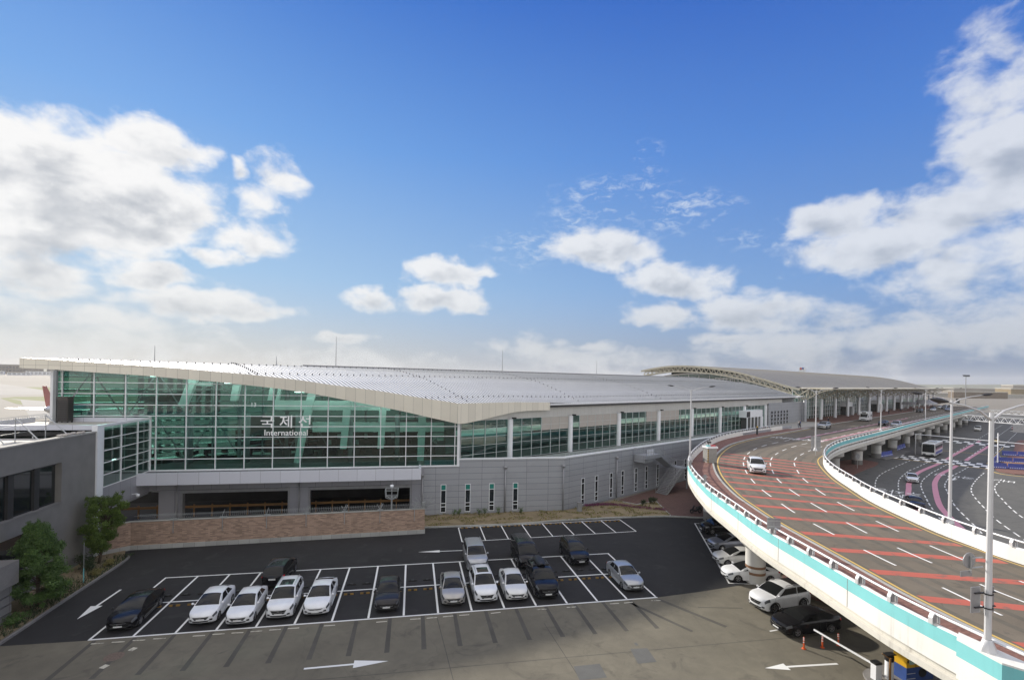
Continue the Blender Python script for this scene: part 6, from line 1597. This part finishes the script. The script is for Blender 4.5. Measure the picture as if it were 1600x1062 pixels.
# ------------------------------------------------------------------ trees and plants
def leaf_cloud(mb,c,rad,n,size,rg,shell=.55,flat=1.0):
    for _ in range(n):
        d=Vector((rg.gauss(0,1),rg.gauss(0,1),rg.gauss(0,1))).normalized(); rr=(shell+(1-shell)*rg.random())
        p=Vector(c)+Vector((d.x*rad[0],d.y*rad[1],d.z*rad[2]))*rr
        nrm=(d+Vector((rg.gauss(0,.6),rg.gauss(0,.6),rg.gauss(0,.6)+.3))).normalized(); u=nrm.orthogonal().normalized(); v=nrm.cross(u)
        a=rg.random()*PI; u,v=u*math.cos(a)+v*math.sin(a),v*math.cos(a)-u*math.sin(a)
        s=size*rg.uniform(.6,1.35)
        mb.add([p-u*s,p-v*s*.45*flat+nrm*s*.15,p+u*s,p+v*s*.45*flat+nrm*s*.15],[(0,1,2,3)])
def tree(name,label,base,H,cr,n,leafm,seed,lean=(0,0),open_=False,ls=.12):
    rg=random.Random(seed); x,y,z=base; t=thing(name,label,'tree',base)
    f=MB(); f.smooth=True; top=Vector((x+lean[0],y+lean[1],z+H*.85))
    tr=[Vector((x,y,z)).lerp(top,i/5)+Vector((rg.uniform(-.08,.08),rg.uniform(-.08,.08),0)) for i in range(6)]
    f.tube(tr,.13,8,r1=.03)
    cl=[]; nb=120 if not open_ else 80
    for i in range(nb):
        h=rg.random()**.85
        prof=(.72+1.6*h if h<.18 else 1.02-(h-.18)*.98) if not open_ else (.28+.95*h if h<.62 else .87-1.0*(h-.62))
        a=rg.uniform(0,2*PI); rr=cr*max(.12,prof)*math.sqrt(rg.uniform(.12,1))*(1+.18*math.sin(3*a+seed))
        st=Vector((x,y,z)).lerp(top,min(1,.12+h*.75)); c=Vector((x+lean[0]*h+math.cos(a)*rr,y+lean[1]*h+math.sin(a)*rr,z+(.55 if not open_ else 1.2)+(H-1.0)*h))
        f.tube([st,st.lerp(c,.5)+Vector((0,0,.12)),c],.035,5,r1=.012); cl.append(c)
    f.build('trunk','bark',t)
    g=MB(); per=int(n*.8)//nb
    for c in cl:
        s=rg.uniform(.38,.68)*cr/2.3*(1.0 if not open_ else .85); leaf_cloud(g,c,(s,s,s*.8),per,ls,rg,.15)
    for i in range(110):
        c=cl[rg.randrange(nb)]+Vector((rg.gauss(0,.24),rg.gauss(0,.24),rg.gauss(.08,.24)))
        leaf_cloud(g,c,(.18,.18,.26),int(n*.2)//110,ls*.9,rg,.1)
    g.build('crown',leafm,t)
tree('leafy_tree','dense round green tree beside the grey porch at left',(-27.0,42.4,.1),6.3,2.1,60000,'leaf_a',11,ls=.074)
tree('leafy_tree','open yellow green tree between the grey wall and the brick wall',(-27.7,50.9,.1),5.6,2.2,34000,'leaf_b',5,lean=(.5,.2),open_=True,ls=.078)
def shrub(name,label,c,r,h,n,lm,seed,grp=None,size=.07):
    rg=random.Random(seed); t=thing(name,label,'shrub',(c[0],c[1],c[2]),grp)
    g=MB()
    for i in range(9):
        a=rg.uniform(0,6.28); q=rg.uniform(0,r*.7); leaf_cloud(g,(c[0]+q*math.cos(a),c[1]+q*math.sin(a),c[2]+h*rg.uniform(.25,.75)),(r*.5,r*.5,h*.35),n//9,size,rg,.2)
    g.build('foliage',lm,t)
    f=MB()
    for i in range(5): a=rg.uniform(0,6.28); f.tube([(c[0],c[1],c[2]),(c[0]+r*.5*math.cos(a),c[1]+r*.5*math.sin(a),c[2]+h*.7)],.02,5,r1=.008)
    f.build('stems','bark',t)
shrub('dark_shrub','dark round shrub under the open tree by the grey wall',(-27.9,49.3,.1),1.0,1.5,1500,'leaf_d',2)
shrub('dry_shrub','brownish dry shrub on the strip beside the kerb',(-26.5,48.0,.1),.7,.55,700,'leaf_dry',3)
shrub('dry_shrub','small dry shrub at the far end of the kerbed strip',(-26.4,50.2,.1),.6,.6,600,'leaf_dry',4)
shrub('low_shrub','low dark shrub under the round tree',(-26.9,44.5,.1),.8,.7,900,'leaf_d',8)
shrub('low_shrub','low green shrub at the left edge near the camera',(-26.6,39.6,.1),.9,.7,1000,'leaf_a',9)
for i,(x,y) in enumerate(((5.3,61.9),(6.0,62.0),(8.4,61.8),(9.2,62.0),(11.0,62.0),(13.9,61.8))):
    shrub('young_shrub',('thin young shrub at the wall left of the first slit window gap','second thin shrub left of the slit windows','bushy young shrub between two slit windows','taller young shrub beside the grey downpipe','thin young shrub right of the downpipe','small shrub under the fourth slit window')[i],(x,y,.14),.45,.95,140,'leaf_a',20+i,'young shrubs along the grey wall',.07)
for i,(x,y) in enumerate(((31.6,63.2),(33.2,64.2),(34.0,64.6))):
    shrub('young_shrub',('dark shrub at the corner of the planting bed','middle dark shrub by the plaza edge','dark shrub nearest the staircase')[i],(x,y,.14),.6,1.0,350,'leaf_d',30+i,'shrubs by the plaza edge',.08)
rg=random.Random(9); gc=MB(); gp_=MB()
def inpoly(x,y,P):
    c=False; j=len(P)-1
    for i in range(len(P)):
        if (P[i][1]>y)!=(P[j][1]>y) and x<(P[j][0]-P[i][0])*(y-P[i][1])/(P[j][1]-P[i][1])+P[i][0]: c=not c
        j=i
    return c
from mathutils import noise as mnoise
k=0
while k<3800:
    x=rg.uniform(1.6,35); y=rg.uniform(57.7,67)
    if not inpoly(x,y,BED): continue
    k+=1
    if mnoise.noise((x*.5,y*.9,0))<.02: continue
    if x<19 and rg.random()<.3: continue
    s=rg.uniform(.08,.2)
    for q in range(3):
        a=rg.uniform(0,6.28); dx,dy=math.cos(a),math.sin(a); gc.add([(x-dy*.03,y+dx*.03,.14),(x+dy*.03,y-dx*.03,.14),(x+dx*s*.7+dy*.02,y+dy*s*.7-dx*.02,.14+s),(x+dx*s*.7-dy*.02,y+dy*s*.7+dx*.02,.14+s)],[(0,1,2,3)])
tag(gc.build('ground_cover','leaf_dry'),'dry yellow green ground cover on the planting bed',None,None,'stuff')
PPth=cat_rom([(23.6,64.0),(25.5,64.4),(27.5,64.2),(30,62.6),(33.4,60.7)],10)
for (x,y) in PPth:
    for q in range(26): leaf_cloud(gp_,(x+rg.gauss(0,.28),y+rg.gauss(0,.28),.3),(.14,.14,.16),3,.06,rg,.2)
tag(gp_.build('purple_ground_cover','leaf_purple'),'band of purple ground cover across the planting bed',None,None,'stuff')
gs_=MB()
for k in range(2600):
    y=rg.uniform(31,53); x=-25.8-abs(rg.gauss(0,.9)); s=rg.uniform(.06,.2); a=rg.uniform(0,6.28); dx,dy=math.cos(a),math.sin(a)
    gs_.add([(x-dy*.03,y+dx*.03,.1),(x+dy*.03,y-dx*.03,.1),(x+dx*s,y+dy*s,.1+s*1.4)],[(0,1,2)])
tag(gs_.build('strip_grass','leaf_d'),'short dark grass on the planting strip',None,None,'stuff')
f=MB(); f.tube([(-26.3,46.4,.1),(-26.3,46.4,1.3)],.04,6); g=f.build('marker_pole','teal'); tag(g,'thin pole with a green foot between the two trees','pole')
f=MB(); f.tube([(-26.3,46.4,1.3),(-26.3,46.4,3.4)],.03,6); f.build('upper_pole','galv',g)
cbn=MB(); cbn.box(21.5,61.6,.14,22.1,62.0,1.3); cbn.box(21.45,61.55,1.3,22.15,62.05,1.36)
tag(cbn.build('utility_cabinet','grey'),'small grey utility cabinet standing in the bed by the wall kink','cabinet')
# ------------------------------------------------------------------ airfield and far horizon
for nm,P,z_,m_ in (('airfield_grass',[(-140,240),(-200,297),(-245,352),(-251,372),(-200,400),(-120,300)],-.03,'grass_far'),
                  ('airfield_grass',[(-230,400),(-268,438),(-310,470),(-385,580),(-330,600),(-240,480)],-.03,'grass_far'),
                  ('airfield_grass',[(-420,760),(-520,840),(-900,1500),(-500,1300),(-300,800)],-.03,'grass_far'),
                  ('runway',[(-280,385),(-420,545),(-900,1090),(-860,1120),(-400,600),(-250,420)],-.025,'runway'),
                  ('runway',[(-130,200),(-220,330),(-240,350),(-120,260)],-.025,'runway')):
    struct(nm,MB().sheet(P,z_),m_)
ap=thing('parked_airliner','white airliner with a red tail fin parked beyond the flat roof','airplane',(-122,191,0))
AX=Vector((-.12,.99)); 
def ac(l,s,z): p=Vector((-118.9,192.7))+AX*l+Vector((-AX.y,AX.x))*s; return (p.x,p.y,z)
f=MB(); f.smooth=True; R_=[]
for (l,r_,zc) in ((-6,.15,5.0),(-4,.9,4.7),(0,1.6,4.2),(5,1.9,3.9),(25,1.9,3.9),(28,1.4,3.7),(30,.2,3.5)):
    R_.append([ac(l,r_*math.cos(a),zc+r_*math.sin(a)) for a in [2*PI*k/16 for k in range(17)]])
f.grid(R_); f.build('fuselage','wing',ap)
f=MB(); vs=[ac(1.5,.12,5.6),ac(-4.2,.12,5.4),ac(-6.6,.06,12.3),ac(-4.4,.06,12.3)]; vs2=[ac(1.5,-.12,5.6),ac(-4.2,-.12,5.4),ac(-6.6,-.06,12.3),ac(-4.4,-.06,12.3)]
f.add(vs+vs2,[(0,1,2,3),(7,6,5,4),(0,3,7,4),(1,5,6,2),(3,2,6,7)]); f.build('tail_fin','fin_red',ap,recalc=True)
for s in (1,-1):
    f=MB(); f.add([ac(-1,s*.5,4.8),ac(-4,s*.5,4.8),ac(-6,s*6.5,5.4),ac(-4.8,s*6.5,5.4),ac(-1,s*.5,4.65),ac(-4,s*.5,4.65),ac(-6,s*6.5,5.3),ac(-4.8,s*6.5,5.3)],[(0,1,2,3),(7,6,5,4),(0,3,7,4),(1,5,6,2),(2,6,7,3)]); f.build('tailplane','wing',ap,recalc=True)
    f=MB(); f.add([ac(17,s*1.5,3.2),ac(11,s*1.5,3.0),ac(7.5,s*17,4.3),ac(9,s*17,4.3),ac(17,s*1.5,2.8),ac(11,s*1.5,2.8),ac(7.5,s*17,4.2),ac(9,s*17,4.2)],[(0,1,2,3),(7,6,5,4),(0,3,7,4),(1,5,6,2),(2,6,7,3)]); f.build('wing','wing',ap,recalc=True)
    f=MB(); f.smooth=True; f.tube([ac(11.5,s*5.5,1.9),ac(16,s*5.5,1.9)],.95,12); f.build('engine','wing',ap)
f=MB()
for (l,s) in ((12,2.6),(12,-2.6),(26,0)): f.tube([ac(l,s,0),ac(l,s,3)],.2,6); 
f.build('landing_gear','dark',ap)
def far_block(i,x,y,w,d,h,m_,lab,wins=True,roof=True,ang=0,cat='building'):
    t=thing('far_building',lab,cat,(x,y,0),'buildings on the horizon'); dv=(math.cos(ang),math.sin(ang))
    f=MB(); f.obox((x,y),dv,w/2,d/2,-.1,h); f.build('wall',m_,t)
    if roof: f=MB(); f.obox((x,y),dv,w/2+.4,d/2+.4,h,h+h*.08+.3); f.build('roof','roofdeck',t)
    if wins:
        f=MB(); n=max(3,int(w/9)); c=Vector((x,y)); a=Vector(dv); b_=Vector((-dv[1],dv[0]))
        for k in range(n):
            for zz in [h*.3,h*.65]:
                p=c+a*(w*((k+.5)/n-.5))-b_*(d/2+.05); f.obox(p,dv,w/n*.32,.06,zz,zz+h*.17)
        f.build('window','glass_dark',t)
rb_=random.Random(21)
FAR=[(-1300,1830,60,30,11,'white'),(-1520,2240,170,40,34,'dirt'),(-1230,1930,70,30,12,'white'),(-1770,2480,160,40,30,'dirt'),(-1120,1850,60,30,9,'white'),(-1420,2450,200,40,38,'dirt'),(-1240,2300,160,40,33,'concrete'),(-1060,1950,120,40,12,'panel_white'),(-1400,1800,40,30,10,'white'),(-1170,1750,50,30,8,'white')]
fl_=['long pale hangar low on the left horizon','brownish long block behind the white hangars','white low hangar left of the terminal corner','broad brown block at the far left','pale block next to the glass corner','hazy long block at the back of the left skyline','tall hazy block on the left skyline','white shed low beside the glass front edge','small white shed on the airfield edge','second small white shed on the airfield edge']
for i,(x,y,w,d,h,m_) in enumerate(FAR): far_block(i,x,y,w,d,h,m_,fl_[i],ang=.5)
far_block(20,864,608,84,10,9.4,'dirt','long brown windowless wall beyond the canopy tip',False,True,ang=-.2)
far_block(21,960,655,330,16,5.5,'concrete','long low pale building in front of the brown wall',False,True,ang=-.2)
far_block(22,1620,1110,230,40,13,'field','hazy grey hangar on the right horizon',False,True,ang=-.25)
far_block(23,1980,1190,260,40,24,'field','hazy pale block at the right edge of the horizon',False,True,ang=-.25)
far_block(24,1110,700,90,30,15,'soil','tan block low at the right edge',False,True,ang=-.2)
sgn=thing('dark_sign','dark upright sign board beyond the end of the elevated road','sign',(413.5,304.6,0)); f=MB(); f.obox((413.5,304.6),N2,1.1,.2,4.5,8.2); f.build('board','black',sgn); f=MB(); f.obox((413.5,304.6),N2,.2,.2,0,4.5); f.build('post','grey',sgn)
hl=MB(); hl.smooth=True
rows=[]
for j in range(5):
    r_=[]
    for i in range(81):
        a=R(-62+124*i/80)
        D=4200+j*180; h=(0,22+26*abs(mnoise.noise((i*.11,3.3,0)))+10*mnoise.noise((i*.37,1,0)),30+36*abs(mnoise.noise((i*.09,7.3,0))),20,0)[j]
        r_.append((D*math.sin(a-0.2*0),D*math.cos(a),h-2))
    rows.append(r_)
hl.grid(rows); tag(hl.build('hills',mat('hill_woods',(.09,.10,.07),.9,0,.3,.004)),kind='structure')
# ------------------------------------------------------------------ light, sky, air, camera
SUN_AZ=R(-30.0)   # measured from +y towards +x
SUN_EL=R(24.5)
sd=Vector((math.sin(SUN_AZ)*math.cos(SUN_EL),math.cos(SUN_AZ)*math.cos(SUN_EL),math.sin(SUN_EL)))
sl_=bpy.data.lights.new('sun','SUN'); sl_.energy=SUN_E; sl_.angle=R(1.6); sl_.color=(1,.93,.82)
so_=bpy.data.objects.new('sun',sl_); COL.objects.link(so_); so_.rotation_euler=sd.to_track_quat('Z','Y').to_euler(); so_.location=(0,0,60)
wd=bpy.data.worlds.new('World'); sc.world=wd; wd.use_nodes=True; wd.cycles.sampling_method='MANUAL'; wd.cycles.sample_map_resolution=512; nt=wd.node_tree; nt.nodes.clear()
out=nt.nodes.new('ShaderNodeOutputWorld'); bg=nt.nodes.new('ShaderNodeBackground'); nt.links.new(bg.outputs[0],out.inputs[0])
sky=nt.nodes.new('ShaderNodeTexSky'); sky.sky_type='NISHITA'; sky.sun_disc=False; sky.sun_elevation=SUN_EL; sky.sun_rotation=SUN_AZ; sky.air_density=1.0; sky.dust_density=.3; sky.ozone_density=2.5
tc=nt.nodes.new('ShaderNodeTexCoord'); V=tc.outputs['Generated']
sep=nt.nodes.new('ShaderNodeSeparateXYZ'); nt.links.new(V,sep.inputs[0])
az=mth(nt,'MULTIPLY',mth(nt,'ARCTAN2',sep.outputs[0],sep.outputs[1]),180/PI); el=mth(nt,'MULTIPLY',mth(nt,'ARCSINE',sep.outputs[2]),180/PI)
elp=mth(nt,'MAXIMUM',el,-2)
# clear sky: Nishita shifted towards the deep clear blue of a hazy autumn morning
clear=ramp(nt,mth(nt,'DIVIDE',elp,60),SKYRAMP)
rightk=sstep(nt,az,-35,60); lowk=mth(nt,'SUBTRACT',1,sstep(nt,elp,0,12))
clear=mixc(nt,mth(nt,'MULTIPLY',mth(nt,'SUBTRACT',1,rightk),.42),clear,(.62,.80,1.0))if False else clear
hz_l=mixc(nt,rightk,HZ_LEFT,HZ_RIGHT)
clear=mixc(nt,mth(nt,'MULTIPLY',mth(nt,'POWER',lowk,2.0),.85),clear,hz_l)
dark=mixc(nt,rightk,(1.40,1.22,1.06),(.62,.70,.86)); clear=mixc(nt,1.0,clear,dark,'MULTIPLY')
comb=nt.nodes.new('ShaderNodeCombineXYZ'); nt.links.new(az,comb.inputs[0]); nt.links.new(mth(nt,'MULTIPLY',el,1.5),comb.inputs[1])
P_=comb.outputs[0]
def shifted(dx,dy):
    n=nt.nodes.new('ShaderNodeVectorMath'); n.operation='ADD'; nt.links.new(P_,n.inputs[0]); n.inputs[1].default_value=(dx,dy,0); return n.outputs[0]
def fbm(v):
    a=mth(nt,'MULTIPLY',mth(nt,'SUBTRACT',noise(nt,v,.085,3,.5),.5),2.2)
    b=mth(nt,'MULTIPLY',mth(nt,'SUBTRACT',noise(nt,v,.25,9,.58,.2),  .5),2.9)
    return mth(nt,'ADD',a,b)
# domain warp of the cloud outlines
wx=mth(nt,'MULTIPLY',mth(nt,'SUBTRACT',noise(nt,shifted(31,7),.16,4,.5),.5),6); wy=mth(nt,'MULTIPLY',mth(nt,'SUBTRACT',noise(nt,shifted(5,67),.2,4,.5),.5),3.2)
azw=mth(nt,'ADD',az,wx); elw=mth(nt,'ADD',el,wy)
mask=None; shade=None
for (a,e,ra,re,wt) in CLOUDS:
    dx=mth(nt,'DIVIDE',mth(nt,'SUBTRACT',azw,a),ra); dy=mth(nt,'DIVIDE',mth(nt,'SUBTRACT',elw,e),re)
    d2_=mth(nt,'ADD',mth(nt,'MULTIPLY',dx,dx),mth(nt,'MULTIPLY',dy,dy))
    v=mth(nt,'MULTIPLY',mth(nt,'SUBTRACT',1,mth(nt,'POWER',d2_,.75)),wt)
    sh=mth(nt,'MULTIPLY',mth(nt,'MAXIMUM',v,0),mth(nt,'ADD',dy,-.05))
    mask=v if mask is None else mth(nt,'MAXIMUM',mask,v)
    shade=sh if shade is None else mth(nt,'ADD',shade,sh)
mask=mth(nt,'MAXIMUM',mask,-2.5)
f0=fbm(P_); f1=fbm(shifted(-1.6,2.4))
dens=mth(nt,'ADD',mask,f0)
alpha=mth(nt,'MULTIPLY',sstep(nt,dens,-.28,.80),mth(nt,'SUBTRACT',1,mth(nt,'MULTIPLY',rightk,.16)))
thin=sstep(nt,dens,.1,1.5)
lit=mth(nt,'ADD',mth(nt,'MULTIPLY',mth(nt,'SUBTRACT',f0,f1),.55),mth(nt,'MULTIPLY',shade,.45))
lit=mth(nt,'SUBTRACT',lit,mth(nt,'MULTIPLY',thin,.40))
lit=sstep(nt,lit,-1.0,.0)
ccol=mixc(nt,lit,CL_DARK,CL_LIT); ccol=mixc(nt,mth(nt,'MULTIPLY',lowk,.55),ccol,hz_l)
ccol=mixc(nt,mth(nt,'MULTIPLY',rightk,.55),ccol,mixc(nt,1.0,ccol,(.74,.79,.87),'MULTIPLY'))
# thin ripples of high cloud
comb2=nt.nodes.new('ShaderNodeCombineXYZ'); nt.links.new(az,comb2.inputs[0]); nt.links.new(mth(nt,'MULTIPLY',el,2.2),comb2.inputs[1])
wv=noise(nt,comb2.outputs[0],.62,9,.66,.6); wb_=noise(nt,comb2.outputs[0],.13,3)
wm=None
for (a,e,ra,re,wt) in WISPS:
    dx=mth(nt,'DIVIDE',mth(nt,'SUBTRACT',azw,a),ra); dy=mth(nt,'DIVIDE',mth(nt,'SUBTRACT',elw,e),re)
    v=mth(nt,'MULTIPLY',mth(nt,'SUBTRACT',1,mth(nt,'ADD',mth(nt,'MULTIPLY',dx,dx),mth(nt,'MULTIPLY',dy,dy)),clamp=True),wt)
    wm=v if wm is None else mth(nt,'MAXIMUM',wm,v)
wa=mth(nt,'MULTIPLY',sstep(nt,mth(nt,'ADD',wv,mth(nt,'MULTIPLY',mth(nt,'SUBTRACT',wb_,.5),.6)),.47,.78),wm)
skyc=mixc(nt,wa,clear,(.80,.86,.93)); skyc=mixc(nt,alpha,skyc,ccol)
# unseen bright cloud added behind and above the view to lift the ambient light
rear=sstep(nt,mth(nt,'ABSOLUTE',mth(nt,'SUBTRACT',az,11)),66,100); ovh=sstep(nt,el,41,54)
fill_cloud=mth(nt,'MULTIPLY',mth(nt,'MAXIMUM',rear,ovh),sstep(nt,noise(nt,V,2.2,7,.6),.30,.58))
skyc=mixc(nt,mth(nt,'MULTIPLY',fill_cloud,.92),skyc,REAR_FILL)
sm_=nt.nodes.new('ShaderNodeVectorMath'); sm_.operation='SCALE'; nt.links.new(sky.outputs[0],sm_.inputs[0]); sm_.inputs['Scale'].default_value=1.0
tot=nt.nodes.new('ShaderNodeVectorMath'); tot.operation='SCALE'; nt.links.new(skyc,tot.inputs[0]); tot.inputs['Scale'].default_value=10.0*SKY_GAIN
addn=nt.nodes.new('ShaderNodeVectorMath'); addn.operation='ADD'
nsc=nt.nodes.new('ShaderNodeVectorMath'); nsc.operation='SCALE'; nt.links.new(sky.outputs[0],nsc.inputs[0]); nsc.inputs['Scale'].default_value=NISHITA_SHARE
nt.links.new(tot.outputs[0],addn.inputs[0]); nt.links.new(nsc.outputs[0],addn.inputs[1])
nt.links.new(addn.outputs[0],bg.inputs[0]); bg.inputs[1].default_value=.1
hm=bpy.data.materials.new('air'); hm.use_nodes=True; ht=hm.node_tree; ht.nodes.clear()
ho=ht.nodes.new('ShaderNodeOutputMaterial'); hv=ht.nodes.new('ShaderNodeVolumePrincipled'); hv.inputs['Color'].default_value=(.93,.93,.93,1); hv.inputs['Density'].default_value=HAZE_D; hv.inputs['Anisotropy'].default_value=0
ht.links.new(hv.outputs[0],ho.inputs['Volume'])
if HAZE_D>0:
    hb=MB().box(-6100,-450,-1.6,6100,9100,120); ho_=hb.build('haze',hm); ho_['kind']='stuff'; ho_.display_type='WIRE'
cam=bpy.data.cameras.new('camera'); co=bpy.data.objects.new('camera',cam); COL.objects.link(co); sc.camera=co
cam.sensor_width=36; cam.lens=766.5/1600*36; cam.shift_y=60.2/1600; cam.clip_end=20000; cam.clip_start=.3
co.matrix_world=Matrix.Translation((0,0,17.5))@Matrix.Rotation(-.198,4,'Z')@Matrix.Rotation(PI/2,4,'X')@Matrix.Rotation(.0182,4,'Z')
sc.view_settings.view_transform='Standard'; sc.view_settings.look='None'; sc.view_settings.exposure=EXPO; sc.view_settings.gamma=1
sc.render.engine='CYCLES'; cy=sc.cycles; cy.use_denoising=True; cy.max_bounces=10; cy.transparent_max_bounces=24; cy.diffuse_bounces=4; cy.glossy_bounces=4; cy.volume_bounces=1; cy.sample_clamp_indirect=6
try: cy.denoiser='OPENIMAGEDENOISE'; cy.denoising_input_passes='RGB_ALBEDO_NORMAL'
except Exception: pass
